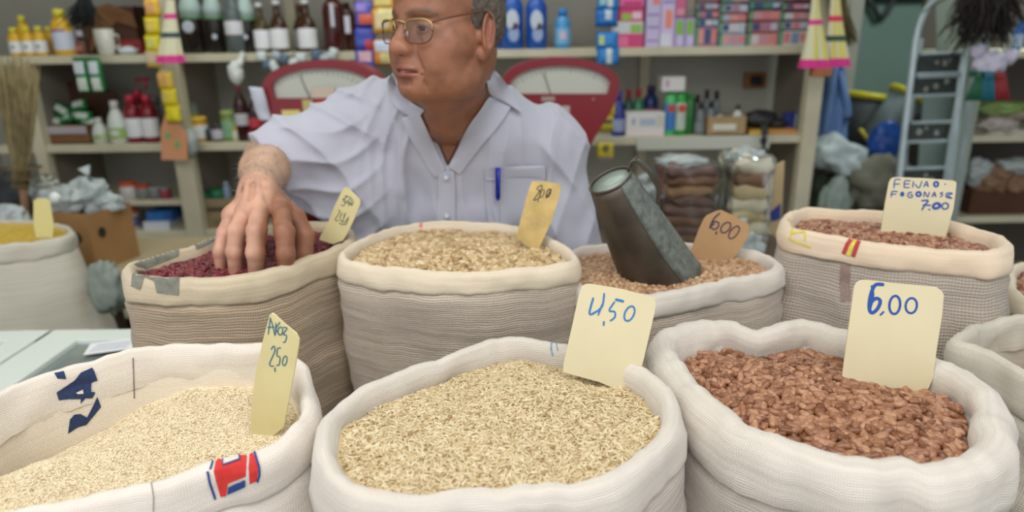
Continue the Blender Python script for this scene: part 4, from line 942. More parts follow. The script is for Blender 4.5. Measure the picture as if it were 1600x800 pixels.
rag_mop(266, 0, 98, 14, 40, 3.0, 'cream and pink cloth duster hanging beside the yellow sachets', 1, (), ((.22, .30, pink), (.52, .60, dgreen), (.88, 1.0, pink)))
rag_mop(1274, -6, 106, 10, 46, 3.0, 'yellow-striped cloth duster hanging at the shelf end, outer one', 2, (28, 33), ((.33, .40, pink), (.88, 1.0, pink)))
rag_mop(1305, -6, 104, 14, 42, 3.02, 'yellow-striped cloth duster with a dark green tie over the blue garment', 3, (27, 31, 35), ((.28, .36, cm(226, 60, 100, .8)), (.56, .64, dgreen), (.88, 1.0, pink)))
strands('straw_broom', ((1304, -12), (1322, 74)), 3.12, mat('dark_straw', srgb(112, 98, 62), .9, var=.3, vscale=40), 'dark straw broom head hanging behind the striped dusters', 'broom', 220, (.02, .02), 8, .002)
bm = B(); box(bm, at(1282, 112, 2.99), (.08, .05, .04), None, .006); tag(obj('wooden_block', bm, mat('block_wood', srgb(182, 112, 64), .6, var=.2, vscale=30)), 'small orange wooden block hanging under the striped dusters', 'block')

# dark drink bottles
cola = mat('cola_glass', srgb(34, 26, 26), .12); palecap = cm(176, 200, 190, .4); gl = cm(96, 140, 96, .3)
for i, (x, w, t) in enumerate(((308, 33, -28), (342, 28, -26), (392, 25, -22))):
    b = bottle(x, w, yA, t, Yf, ZA, 'soda', cola, palecap, None, ['dark soda bottle with round pale label, first after the pink duster', 'dark soda bottle with circle marks standing second in the row', 'dark green-shouldered soda bottle behind the white hanging bag'][i], 'dark soda bottles on the top shelf')
    X = b.location.x; r_ = w * mpp(x, 88, Yf) / 2; h = at(x, t, Yf).z - ZA
    bm = B(); lathe(bm, [(r_ * .99, .52 * h), (r_ * 1.0, .66 * h), (r_ * .68, .80 * h), (r_ * .5, .86 * h)], (X, Yf, ZA), 20); obj('shoulder_sleeve', bm, cm(170, 192, 188, .4), b, True)
    bm = B(); lathe(bm, [(r_ * 1.03, .49 * h), (r_ * 1.03, .53 * h)], (X, Yf, ZA), 20); obj('green_ring', bm, gl, b, True)
    bm = B(); lathe(bm, [(.0, 0), (r_ * (.55 if i == 0 else .3), 0), (r_ * (.5 if i == 0 else .25), .002), (0, .002)], (X - (.0 if i != 1 else -.01), Yf - r_ * 1.0, ZA + h * (.38 if i == 0 else .24)), 16, Matrix.Rotation(PI / 2, 3, 'X')); obj('round_label', bm, cm(190, 200, 214), b)
b = bottle(372, 28, yA, -14, Yf - .03, ZA, 'soda', cm(90, 100, 100, .3), cm(216, 90, 60), cm(214, 214, 218), 'grey bottle with white label and orange seal', 'dark soda bottles on the top shelf')
wcap = cm(222, 226, 226, .4); amber = mat('amber_glass', srgb(62, 36, 20), .1)
for i, (x, w, t, m) in enumerate(((413, 24, 5, cm(70, 58, 26, .15)), (440, 27, 1, amber), (484, 28, 0, amber))):
    bottle(x, w, yA, t, Yf, ZA, 'beer', m, wcap, wl, ['olive glass bottle with white cap and label', 'amber bottle with white cap, between the olive bottle and the next amber one', 'amber bottle with white label nearest the big dark red flask'][i], 'white-capped glass bottles on the top shelf')
bottle(474, 22, yA - 2, 6, Yf + .12, ZA, 'beer', amber, cm(120, 60, 40), cm(170, 170, 176), 'amber bottle half hidden behind the white-capped one', 'white-capped glass bottles on the top shelf')
fl = bottle(527, 34, yA, -10, Yf + .04, ZA, 'jug', mat('dark_red_flask', srgb(70, 26, 24), .15), cola, None, 'big dark red flask with narrow white tags')
fl2 = bottle(547, 26, yA, 4, Yf + .12, ZA, 'jug', mat('dark_red_flask', srgb(70, 26, 24), .15), cola, None, 'dark red flask standing behind the bigger one')
for (x0, y0, x1, y1) in ((514, 5, 523, 42), (536, 24, 547, 52)):
    a, b = at(x0, y0, Yf - .02), at(x1, y1, Yf - .02); part_box('paper_tag', ((a.x + b.x) / 2, Yf - .016 + (.0 if x0 < 530 else .012), (a.z + b.z) / 2), (b.x - a.x, .002, a.z - b.z), cm(206, 206, 218), fl)
# garland of pale packets along the shelf edge
g = empty('packet_garland', at(460, 85, 3.12), 'garland of white and blue-grey packets along the shelf edge above the red scale', 'garland'); rg = random.Random(3)
for (x, y, w, h, cc) in ((408, 88, 16, 16, 0), (416, 100, 13, 18, 1), (428, 104, 15, 22, 0), (444, 92, 16, 16, 1), (458, 99, 16, 14, 0), (470, 90, 18, 14, 0), (494, 86, 18, 16, 1), (508, 92, 18, 14, 2), (520, 84, 14, 18, 0), (432, 86, 16, 12, 2)):
    bm = B(); s = mpp(x, y, 3.16); pillow(bm, at(x, y, 3.165 + rg.uniform(-.01, .01)), w * s, h * s, .02, 6, Matrix.Rotation(rg.uniform(-.5, .5), 3, 'Y'), seed=x)
    obj('packet', bm, (cm(206, 216, 216, .5), cm(92, 112, 132, .5), cm(176, 186, 196, .5))[cc], g, True)
bm = B(); tube(bm, [at(404, 86, 3.185), at(430, 90, 3.18), at(460, 86, 3.185), at(495, 84, 3.18), at(524, 78, 3.19)], .003, 6); tube(bm, [at(460, 86, 3.185), at(460, 84, 3.21)], .003, 6); obj('cord', bm, cm(120, 130, 140), g, True)
hb = empty('plastic_bag', at(369, 84, 3.12), 'twisted white plastic bag hanging from the shelf edge', 'bag')
bm = B(); blob(bm, at(368, 114, 3.12), (.032, .02, .05), 9, .3, 3); obj('bag_film', bm, cm(214, 218, 214, .4), hb, True)
bm = B(); tube(bm, spline([at(379, 82, 3.205), at(375, 96, 3.13), at(370, 106, 3.12)], 8), [.006, .012, .014, .01, .012, .016, .018, .014], 8); obj('twisted_neck', bm, cm(214, 218, 214, .4), hb, True)
# colourful packets behind the head
cp = [cm(96, 96, 190, .4), cm(70, 80, 180, .4)]
sachet_strip('packet_strip', [(571, 22), (571, 62), (572, 96)], 34, 38, 2.95, cp, [((.2, .1, .9, .5, (226, 110, 90)), (.1, .6, .6, .9, (150, 130, 210))), ((.1, .3, .5, .7, (60, 90, 190)), (.5, .1, .9, .5, (200, 70, 80))), ((.2, .5, .8, .9, (220, 180, 190)),)], 'strip of blue and pink packets hanging beside the man\'s face', 'packet strip', 'bright packets beside the man\'s face')
sachet_strip('packet_strip', [(600, -4), (600, 32), (602, 82)], 38, 40, 2.93, [cm(230, 160, 60, .4), cm(232, 180, 70, .4), cm(236, 150, 60, .4)], [((.1, .2, .8, .8, (240, 220, 130)),), ((.15, .2, .75, .8, (236, 214, 176)), (.3, .5, .9, .95, (240, 230, 150))), ((.1, .55, .9, .95, (206, 220, 240)), (.3, .1, .9, .5, (226, 220, 150)))], 'strip of orange and cream packets hanging behind the glasses', 'packet strip', 'bright packets beside the man\'s face')

# ------------------------------------------------------------------ top shelf, bay on the far side of the head
yA2 = 72
blu = cm(26, 84, 172, .3)
def jug(px, w, t, label):
    b = bottle(px, w, yA2, t, Yf, ZA, 'jug', blu, cm(30, 100, 200, .3), None, label, 'blue detergent bottles on the top shelf')
    X = b.location.x; r_ = w * mpp(px, yA2, Yf) / 2; h = at(px, t, Yf).z - ZA
    for dx, dz, sx, sz, c3 in ((.0, .50, .58, .18, (196, 206, 220)), (.1, .26, .5, .14, (150, 170, 210)), (.25, .40, .2, .07, (200, 90, 130))):
        bm = B(); lathe(bm, [(0, 0), (1, 0), (.9, 1), (0, 1)], (0, 0, 0), 16); bmesh.ops.transform(bm, matrix=Matrix.Translation((X + dx * r_, Yf - r_ * 1.03, ZA + dz * h)) @ Matrix.Rotation(PI / 2, 4, 'X') @ Matrix.Diagonal((sx * r_, sz * h, .002, 1)), verts=bm.verts); obj('printed_panel', bm, cm(*c3), b)
    return b
jug(801, 34, -14, 'blue detergent bottle nearest the man\'s ear'); jug(838, 33, -12, 'blue detergent bottle beside the light blue one')
bottle(780, 22, yA2, 5, Yf + .1, ZA, 'jug', blu, blu, None, 'blue bottle mostly hidden behind the man\'s ear', 'blue detergent bottles on the top shelf')
bottle(879, 25, yA2, 14, Yf, ZA, 'squat', cm(66, 150, 206, .3), cm(40, 130, 210, .3), cm(120, 180, 220), 'light blue bottle standing alone on the top shelf', None, labcol2=cm(210, 190, 220), mark=((0, 0, .8, .2),))
lb = cm(30, 130, 206, .4)
sachet_strip('packet_strip', [(950, 2), (948, 28), (949, 64), (950, 88)], 36, 27, 3.0, [lb, cm(20, 110, 190, .4), lb, cm(30, 130, 206, .4)], [((.1, .3, .4, .8, (150, 196, 200)), (.45, .2, .7, .8, (200, 214, 220))), ((.4, .4, .7, 1.0, (190, 210, 220)),), ((.1, .3, .35, .8, (190, 210, 130)),), ((.4, .1, .65, .95, (200, 214, 216)),)], 'strip of sky-blue packets hanging before the pink boxes')
# cartons
def cart(x0, x1, t, b_, col, label, bands, dz=0.0, dep=.12, Y=Yf):
    z = ZA + dz; return carton(x0, x1, yA2, t, Y, z, dep, col, label, 'toiletry cartons on the top shelf', 'carton', 'box', bands)
s_ = mpp(1100, 72, Yf)
cart(962, 1005, 52, 72, (214, 60, 120), 'deep pink carton at the bottom of its pile', ((.05, .1, .45, .8, (226, 110, 160)), (.5, .2, .95, .9, (206, 70, 130))))
cart(960, 1004, 34, 52, (214, 214, 210), 'white and green carton lying on the deep pink one', ((.55, .1, .95, .8, (150, 190, 100)), (.05, .2, .5, .9, (206, 212, 220))), 20 * s_)
cart(968, 1004, 12, 34, (206, 60, 120), 'pink carton with green and white panels, third of its pile', ((.05, .1, .45, .6, (150, 190, 70)), (.5, .2, .9, .7, (230, 200, 214))), 38 * s_)
cart(968, 1004, -14, 12, (226, 110, 160), 'light pink carton at the top of its pile', ((.1, .1, .9, .35, (200, 50, 120)),), 60 * s_)
cart(1008, 1030, -12, 72, (196, 186, 222), 'tall lilac box pile edge beside the pink cartons', ((.4, .78, .9, 1.0, (226, 130, 130)), (.1, .1, .9, .14, (150, 130, 190)), (.1, .35, .9, .39, (150, 130, 190)), (.1, .58, .9, .62, (150, 130, 190))))
cart(1031, 1052, -12, 72, (206, 190, 226), 'tall lilac box with orange panel and white swirl', ((.3, .35, .8, .68, (232, 140, 120)), (.0, .02, .8, .25, (214, 214, 232)), (.1, .80, .9, .86, (150, 140, 200))))
for i, x in enumerate((1053, 1069)):
    cart(x, x + 15, 28, 72, (176, 160, 210), 'lilac carton with a bright green panel, ' + ('beside the swirl box' if i == 0 else 'beside the tall red and blue pile'), ((.15, .42, .85, .92, (130, 186, 70)), (.3, .05, .9, .40, (200, 190, 226))))
cart(1053, 1068, -6, 27, (206, 100, 140), 'small pink carton on the green-panelled ones', ((.1, .1, .9, .4, (210, 150, 170)),), 44 * s_)
cart(1069, 1082, -6, 27, (140, 128, 120), 'small grey-brown carton on the green-panelled ones', ((.1, .1, .9, .4, (120, 120, 120)),), 44 * s_)
rg = random.Random(12)
PAL = [(206, 120, 130), (196, 140, 160), (120, 140, 170), (150, 180, 200), (60, 80, 130), (70, 140, 110), (200, 196, 206), (170, 120, 140), (214, 150, 140), (190, 100, 120)]
cols = [(1085, 1119, 'first'), (1122, 1163, 'second'), (1166, 1213, 'third'), (1217, 1260, 'fourth')]
nth = ['bottom', 'second from the bottom', 'middle', 'fourth up', 'fifth up', 'topmost visible']
for ci, (x0, x1, wd) in enumerate(cols):
    hs = [30, 12, 12, 12, 12, 14] if ci == 0 else ([20, 16, 14, 14, 14, 14] if ci == 1 else ([20, 18, 16, 14, 14, 10] if ci == 2 else [24, 14, 14, 14, 14, 12]))
    zz = 0
    for k, hp in enumerate(hs):
        a, b_, c3 = rg.choice(PAL), rg.choice(PAL), rg.choice(PAL)
        base = (206, 208, 216) if (ci == 3 and k == 0) or (ci == 1 and k == 1) else a
        e = rg.uniform(-1, 1)
        cart(x0 + e, x1 + e, yA2 - zz / s_ - hp + .4, 0, base, '%s soap carton of the %s pile from the green-panelled boxes' % (nth[k], wd), ((.0, .0, .12, 1, (70, 150, 110)), (.15, .15, .38, .9, (60, 74, 120) if k % 2 else c3), (.42, .12, .70, .9, b_), (.74, .2, .96, .85, (214, 130, 130) if k % 2 == 0 else (180, 190, 210))), zz, .10 + .01 * (k % 2))
        zz += hp * s_ + .0006

# ------------------------------------------------------------------ middle shelf, left bay
for i, (x, t, w) in enumerate(((62, 168, 14), (60, 206, 22))):
    bm = B(); s = mpp(x, 200, Yf); pillow(bm, (at(x, 228, Yf).x, Yf, ZB + (228 - t) * s / 2), w * s, (228 - t) * s, .04, 6, seed=i); tag(obj('yellow_packet', bm, cm(214, 176, 50, .5), None, True), ['tall yellow packet leaning at the end of the middle shelf', 'low yellow packet in front of the taller one'][i], 'packet')
tr = carton(72, 146, yB, 195, Yf - .03, ZB, .24, None, 'low open cardboard tray full of green packets', 'x', 'cardboard_tray', 'tray', m=brown, open_top=True); del tr['group']
bm = B(); s = mpp(108, 205, Yf); part_box('pale_strip', (at(108, 200, Yf).x, Yf - .034, at(108, 202, Yf).z), (66 * s, .004, 12 * s), cm(176, 170, 176), tr); bm.free()
rg = random.Random(5)
for i, (x, y, an) in enumerate(((86, 190, .2), (102, 184, -.3), (116, 178, .4), (130, 182, .1), (96, 172, .6), (124, 164, -.2), (140, 190, .5))):
    bm = B(); s = mpp(x, y, Yf); c = at(x, y, Yf + .05 + .02 * (i % 3)); R3 = Matrix.Rotation(an, 3, 'Y') @ Matrix.Rotation(-.5, 3, 'X'); pillow(bm, c, 28 * s, 20 * s, .025, 6, R3, seed=i)
    o = obj('green_packet', bm, cm(36, 128, 66, .4), None, True); tag(o, ['green packet at the outer end of the tray', 'green packet second from the outer end of the tray', 'green packet in the tray middle, white face up', 'green packet in the tray behind the middle one', 'green packet on top of the outer pair', 'highest green packet of the tray heap', 'green packet at the tray end by the white bottles'][i], 'packet', 'green packets in the cardboard tray')
    bm = B(); box(bm, (0, -.014, 0), (18 * s, .002, 9 * s)); bmesh.ops.transform(bm, matrix=Matrix.Translation(c) @ R3.to_4x4(), verts=bm.verts); obj('white_panel', bm, cm(206, 216, 206), o)
bm = B(); prism_px(bm, [(72, 196), (84, 140), (100, 128), (150, 132), (186, 150), (176, 170), (146, 196)], Yf + .20, .006); tag(obj('cardboard_sheet', bm, cdark), 'dark cardboard flap standing behind the green packets', 'cardboard')
wp = cm(214, 220, 214, .4); lg = cm(160, 186, 110, .5)
bottle(161, 24, yB, 184, Yf, ZB, 'drop', wp, wp, cm(186, 200, 160), 'short white pointed bottle with pale green label', 'white pointed bottles on the middle shelf', labcol2=cm(120, 160, 90), mark=((0, 0, .8, .08),))
bottle(190, 29, yB, 157, Yf, ZB, 'drop', wp, wp, lg, 'tall white pointed bottle with green foot', 'white pointed bottles on the middle shelf', labcol2=wp, mark=((0, 0, .9, .12),))
rd = mat('red_syrup', srgb(120, 22, 34), .2); rcap = cm(186, 40, 66, .4)
bottle(216, 25, yB, 148, Yf, ZB, 'squat', rd, rcap, wl, 'red bottle with pink cap beside the tall white pointed bottle', 'red bottles on the middle shelf')
bottle(241, 25, yB, 148, Yf, ZB, 'squat', rd, rcap, wl, 'red bottle with white label half behind the orange card', 'red bottles on the middle shelf')
b = bottle(229, 24, yB, 140, Yf + .1, ZB, 'squat', rd, rcap, None, 'red pump bottle rising behind the red pair', 'red bottles on the middle shelf')
bm = B(); p = at(229, 140, Yf + .1); tube(bm, [p, p + Vector((0, 0, .05))], .006, 8); tube(bm, [p + Vector((.02, 0, .05)), p + Vector((-.045, 0, .045))], .008, 8); obj('pump', bm, rcap, b, True)
bottle(250, 20, yB, 150, Yf + .13, ZB, 'jar', cm(140, 140, 140), cm(120, 120, 120), None, 'grey canister behind the slanting yellow garland')
bottle(304, 26, yB, 150, Yf + .08, ZB, 'jug', cm(150, 170, 160, .3), cm(120, 40, 40), cm(206, 190, 90), 'pale green jug behind the middle post')
sm = [(316, 24, 182, cm(206, 160, 50, .3), cm(226, 186, 60), wl, 'jar', 'amber jar with orange lid and white label'), (344, 22, 192, cm(90, 60, 60, .3), cm(60, 60, 60), cm(190, 190, 200), 'jar', 'short brown jar with grey-white label'), (362, 22, 172, cm(120, 150, 80, .3), cm(150, 170, 100), cm(130, 176, 140), 'jar', 'jar with green and blue wrapper'), (372, 18, 196, cm(190, 180, 110, .3), cm(190, 170, 60), cm(206, 206, 186), 'jar', 'small pale jar with yellow edges'), (384, 22, 136, mat('dark_cola', srgb(58, 20, 26), .2), cm(176, 36, 56, .4), cm(196, 196, 204), 'soda', 'dark cola bottle with red cap beside the scale'), (404, 20, 150, mat('dark_cola', srgb(58, 20, 26), .2), cm(206, 206, 196, .4), cm(196, 60, 70), 'soda', 'dark cola bottle with white cap beside the scale'), (400, 20, 196, cm(150, 40, 50, .3), cm(186, 40, 60), cm(190, 196, 210), 'squat', 'low red bottle before the cola bottles'), (424, 20, 180, cm(120, 60, 60, .3), cm(200, 60, 70), cm(190, 200, 220), 'squat', 'low red-capped bottle touching the scale foot'), (332, 18, 200, cm(60, 56, 60, .4), cm(40, 90, 110), None, 'jar', 'low dark pot between the amber and brown jars')]
for (x, w, t, m1, m2, m3, st, lab) in sm: bottle(x, w, 226, t, Yf, ZB, st, m1, m2, m3, lab, 'small jars and bottles on the middle shelf', 'jar' if st == 'jar' else 'bottle', 'jar' if st == 'jar' else 'bottle')
pr = empty('paper_roll', at(407, 150, 2.42), 'loose end of a white paper roll hanging beside the scale', 'paper roll')
bm = B(); L_ = spline([at(399, 138, 2.42), at(405, 158, 2.42), at(410, 178, 2.43), at(416, 190, 2.43)], 14); prv = None
for p in L_:
    a, b_ = bm.verts.new(p + Vector((-.022, 0, .006))), bm.verts.new(p + Vector((.022, .01, 0)))
    if prv: bm.faces.new((prv[0], prv[1], b_, a))
    prv = (a, b_)
o = obj('paper_strip', bm, cm(214, 218, 232, .8), pr, True); o.modifiers.new('t', 'SOLIDIFY').thickness = .001

# ------------------------------------------------------------------ middle shelf, right bay
yB2 = 212
sachet_strip('packet_strip', [(949, 168), (946, 192), (946, 236)], 26, 26, 2.9, [cm(226, 206, 40, .4), cm(214, 200, 60, .4), cm(222, 204, 50, .4)], [((.1, .1, .6, .3, (214, 170, 100)),), ((.0, .5, .9, .7, (90, 90, 80)),), ((.3, .5, .7, .9, (120, 110, 60)), (.1, .05, .9, .2, (206, 190, 190)))], 'strip of yellow packets hanging beside the red scale')
bottle(965, 22, yB2, 142, Yf, ZB, 'drop', cm(36, 52, 140, .35), cm(36, 60, 160, .4), cm(150, 160, 200), 'dark blue packet-like bottle behind the yellow strip', 'cleaners on the middle shelf')
for i, (x, w, t, m1, m2) in enumerate(((980, 20, 140, cm(36, 80, 60, .3), cm(150, 40, 44)), (995, 22, 138, cm(40, 130, 84, .3), cm(170, 40, 44)))):
    bottle(x, w, yB2, t, Yf + .10, ZB, 'drop', m1, m2, cm(190, 40, 50) if i else None, ['dark green pointed bottle with red tip', 'green pointed bottle with red tip, behind the white box'][i], 'cleaners on the middle shelf')
bottle(1014, 24, yB2, 134, Yf + .16, ZB, 'squat', cm(40, 60, 120, .3), cm(60, 40, 90), cm(190, 50, 70), 'blue and red bottle behind the white box', 'cleaners on the middle shelf')
carton(978, 1038, yB2, 176, Yf - .04, ZB, .12, (222, 220, 218), 'white box with faint blue print in front of the green bottles', bands=((.15, .5, .22, .75, (150, 160, 170)), (.35, .45, .75, .75, (176, 190, 210)), (.78, .4, .98, .9, (206, 206, 196)), (.05, .04, .98, .3, (230, 216, 222))))
for i, (x, w, t, cc) in enumerate(((1045, 17, 142, (80, 186, 110)), (1061, 18, 140, (36, 150, 50)), (1074, 16, 146, (40, 120, 50)))):
    b = bottle(x, w, yB2, t, Yf - .01 + .03 * (i == 2), ZB, 'can', cm(*cc, .3), cm(40, 140, 60, .4), cm(60, 130, 200) if i == 0 else (cm(190, 206, 190) if i == 1 else None), ['green aerosol can with blue foot', 'green aerosol can with red and white badge', 'dark green aerosol can nearest the black goods'][i], 'green aerosol cans', 'aerosol_can', 'can')
    if i < 2:
        s = mpp(x, 170, Yf); bm = B(); lathe(bm, [(0, 0), (7 * s, 0), (0, .002)], (b.location.x, b.location.y - w * s / 2 * 1.04, at(x, 168, Yf).z), 5, Matrix.Rotation(PI / 2, 3, 'X')); obj('badge', bm, cm(206, 70, 50), b)
cz = at(1045, 142, Yf).z; c_ = carton(1034, 1070, 143, 120, Yf - .03, cz, .10, (222, 218, 218), 'small white carton balanced on the aerosol cans', bands=((.15, .3, .3, .8, (190, 160, 190)),))
gb = cm(110, 116, 120, .35)
for i, (x, t) in enumerate(((1086, 148), (1100, 140), (1115, 142), (1092, 160), (1108, 158))):
    bottle(x, 17, yB2, t, Yf + (.08 if i < 3 else -.01), ZB, 'drop', gb, cm(40, 44, 44), cm(130, 136, 140), ['grey bottle with black cap next to the aerosols, rear row', 'grey black-capped bottle, middle of the rear row', 'grey black-capped bottle at the carton end of the rear row', 'grey bottle in front next to the aerosols', 'grey bottle in front next to the open carton'][i], 'grey black-capped bottles')
oc = carton(1102, 1166, yB2, 182, Yf - .05, ZB, .16, None, 'open kraft carton holding small white bottles', m=mat('kraft_box', srgb(176, 150, 110), .85, var=.1, vscale=10), open_top=True, name='open_carton')
for i, (x, t, w) in enumerate(((1122, 172, 17), (1136, 176, 14), (1150, 164, 18))):
    bottle(x, w, 206, t, Yf + .02, ZB + .012, 'drop', cm(214, 218, 216, .4), cm(120, 126, 130, .4) if i < 2 else cm(60, 64, 64), None, ['small white bottle in the carton, next to the grey bottles', 'middle small white bottle in the carton', 'small white bottle with dark cap in the carton'][i], 'small white bottles in the open carton')
bm = B(); box(bm, at(1132, 199, Yf - .055), (.11, .008, .03), None, .003); tag(obj('white_pad', bm, cm(222, 222, 206)), 'white pad hooked over the front of the open carton', 'pad')
carton(1170, 1245, yB2, 203, Yf - .04, ZB, .18, (196, 140, 70), 'flat orange tray at the end of the middle shelf', name='flat_tray', cat='tray', bands=((.0, .1, .3, .9, (222, 190, 60)),))
tz = at(1200, 203, Yf).z
dk = empty('black_bag', (at(1195, 203, Yf).x, Yf + .03, tz), 'crumpled black bag lying on the orange tray', 'bag')
bm = B(); blob(bm, (at(1192, 196, Yf).x, Yf + .05, tz + .045), (.08, .05, .045), 2, .3, 2); blob(bm, (at(1218, 200, Yf).x, Yf + .05, tz + .024), (.07, .04, .024), 4, .3, 2); obj('bag_body', bm, cm(34, 34, 36, .5), dk, True)
bm = B(); tube(bm, spline([at(1192, 190, Yf - .06), at(1195, 205, 3.15), at(1193, 225, 3.15), at(1196, 245, 3.15)], 12), .016, 8, .4); obj('strap', bm, cm(44, 46, 44, .6), dk, True)
carton(1224, 1244, 203, 176, Yf + .03, tz, .03, (36, 50, 130), 'dark blue book-like box standing on the orange tray', name='blue_box', bands=((.8, .05, 1.0, .95, (150, 170, 170)),))
so = empty('wall_socket', (at(1183, 126, 3.62).x, 3.62, at(1183, 126, 3.62).z), 'brown wooden socket plate with a black plug on the back wall', 'socket')
c = so.location; part_box('plate', (c.x, 3.655, c.z), (.115, .02, .08), mat('socket_wood', srgb(168, 112, 66), .6), so); part_box('plug', (c.x, 3.63, c.z), (.055, .035, .045), cm(30, 34, 40), so, .006)

# ------------------------------------------------------------------ goods on the table: bagged stacks
def bagged(x0, x1, y0, y1, Y, n, cols, label, seed, dep=.16, film=True):
    zb = .93; a = at(x0, y1, Y); b_ = at(x1, y0, Y); w = b_.x - a.x; h = b_.z - zb; X = (a.x + b_.x) / 2
    root = empty('bagged_stack', (X, Y + dep / 2, zb), label, 'bag'); rg = random.Random(seed)
    for k in range(n):
        bm = B(); hh = h / n; pillow(bm, (X + rg.uniform(-.006, .006), Y + dep / 2, zb + hh * (k + .5)), w * rg.uniform(.78, .95), dep * .95, hh * 1.7, 14, Matrix.Rotation(PI / 2, 3, 'X') @ Matrix.Rotation(rg.uniform(-.12, .12), 3, 'Y'), seed=seed + k)
        for v in bm.verts: v.co += Vector((.010 * noise.noise(v.co * 22), .012 * noise.noise(v.co * 17 + Vector((3, 0, 0))), .016 * noise.noise(v.co * 20 + Vector((0, 7, k)))))
        obj('slab', bm, cols[k % len(cols)], root, True)
    bm = B(); box(bm, (X, Y + dep / 2, zb + h * .52), (w, dep * 1.04, h * 1.04), None, .012); bmesh.ops.subdivide_edges(bm, edges=bm.edges, cuts=9, use_grid_fill=True)
    for v in bm.verts: v.co += Vector((noise.noise(v.co * 30), noise.noise(v.co * 30 + Vector((5, 0, 0))), noise.noise(v.co * 30 + Vector((0, 5, 0))))) * .009
    obj('plastic_film', bm, plastic, root, True)
    bm = B(); c = Vector((X - w * .05, Y + dep / 2, zb + h * 1.02)); blob(bm, c, (w * .45, dep * .35, .02), seed, .6, 2.5); obj('gathered_top', bm, milky, root, True)
    return root
bt = [mat('brown_sugar_slab', srgb(132, 96, 72), .6, var=.3, vscale=20, bump=.5, bscale=40), mat('tan_slab', srgb(166, 128, 92), .6, var=.25, vscale=20, bump=.5, bscale=40), mat('mauve_slab', srgb(120, 92, 84), .6, var=.3, vscale=20, bump=.5, bscale=40)]
bc = [mat('cream_slab', srgb(206, 186, 140), .55, var=.2, vscale=16, bump=.4, bscale=40), mat('pale_slab', srgb(214, 206, 182), .5, var=.2, vscale=16, bump=.4, bscale=40)]
bagged(1034, 1130, 262, 375, 1.98, 8, [bt[0], bt[2], bt[0], bt[2], bt[2], bt[1]], 'clear bag of stacked brown slabs behind the metal scoop', 3)
bagged(1136, 1216, 252, 390, 1.94, 7, [bt[0], bc[1], bc[0], bc[1], bc[0]], 'clear bag of stacked cream slabs above the brown card', 5)
def rag_bag(px, w, h, Y, z, m, label, name='plastic_bag', cat='bag', seed=1, dep=None, film=None, lean=0, tie=True):
    s = mpp(*px, Y); c = at(*px, Y); W_, H_ = w * s / 2, h * s / 2; c = Vector((c.x, c.y, c.z if z is None else z + H_ * .95))
    root = empty(name, (c.x, c.y, c.z - H_), label, cat)
    bm = B(); blob(bm, c, (W_, (dep or W_ * .7), H_), seed, .35, 1.7, 4, Matrix.Rotation(lean, 3, 'Y') if lean else None); obj('bag_body', bm, m, root, True)
    if tie:
        bm = B(); t = c + Vector((0, 0, H_ * .9)); tube(bm, [t - Vector((0, 0, .01)), t + Vector((.004, 0, .015)), t + Vector((-.004, 0, .04))], [.02, .008, .022], 9); obj('knotted_top', bm, m, root, True)
    return root
rag_bag((1005, 290), 60, 60, 2.3, .93, milky, 'white plastic bag on the table behind the metal scoop', seed=3)
rag_bag((1075, 262), 70, 34, 2.38, .93, mat('blue_white_film', srgb(170, 186, 206), .3, bump=.5, bscale=30), 'bluish plastic bag behind the brown slabs', seed=6)
rag_bag((1155, 380), 70, 50, 1.84, .93, milky, 'crumpled milky bag slumped in front of the cream slabs', seed=8)
bm = B(); prism_px(bm, [(1204, 262), (1226, 252), (1222, 330), (1214, 372), (1200, 376)], 2.12, .01); cb = obj('cardboard_sheet', bm, mat('kraft_sheet', srgb(196, 172, 130), .8)); tag(cb, 'pale kraft board standing at the table end beside the cream slabs', 'cardboard')
bm = B(); prism_px(bm, [(1204, 332), (1220, 318), (1219, 342), (1206, 346)], 2.115, .002); obj('blue_print', bm, cm(40, 60, 140), cb)

# ------------------------------------------------------------------ left lower bay
lowj = [(206, 26, 284, ZM, cm(206, 200, 196, .4), cm(206, 84, 50, .4), 'jar', 'white tub with orange lid'), (228, 22, 288, ZM, cm(130, 130, 126, .4), cm(196, 74, 50, .4), 'jar', 'grey jar with orange lid beside the white tub'), (246, 20, 292, ZM, cm(120, 120, 124, .3), cm(150, 154, 156, .3), 'jar', 'glass jar with silver lid on the small shelf'), (262, 16, 292, ZM, cm(150, 60, 76, .3), cm(140, 140, 140), 'jar', 'pink and grey jar next to the middle post')]
for (x, w, t, z, m1, m2, st, lab) in lowj: bottle(x, w, 320, t, Yf, z, st, m1, m2, None, lab, 'jars on the small lower shelf', 'jar', 'jar')
bottle(211, 22, 364, 326, Yf, ZC, 'jar', cm(196, 180, 160, .4), cm(190, 84, 60, .4), cm(90, 100, 150), 'pot with orange lid below the small shelf', None, 'jar', 'jar')
bottle(194, 14, 364, 322, Yf, ZC, 'squat', cm(50, 54, 80, .4), cm(30, 30, 40), None, 'dark bottle below the small shelf', None)
s = mpp(245, 355, Yf)
carton(226, 266, 364, 347, Yf - .04, ZC, .16, (206, 212, 220), 'flat white packet under the blue box', name='packet', cat='packet')
carton(230, 270, 347, 331, Yf - .02, at(245, 347, Yf - .04).z, .14, (40, 106, 176), 'bright blue box lying on the flat white packet', name='blue_box', bands=((.7, .1, .98, .9, (30, 80, 150)),))
ck = carton(318, 374, 372, 312, Yf - .02, ZC - .02 + .02, .24, None, 'kraft carton with a hand slot on the lower shelf', m=mat('kraft_box2', srgb(150, 132, 100), .85, var=.1, vscale=10))
a = at(342, 327, Yf - .023); part_box('hand_slot', (a.x, Yf - .022, a.z), (.115, .004, .016), cm(70, 58, 44), ck)
a = at(345, 348, Yf - .023); part_box('printed_mark', (a.x, Yf - .021, a.z), (.06, .002, .03), cm(126, 110, 84), ck)
kz = at(342, 312, Yf).z
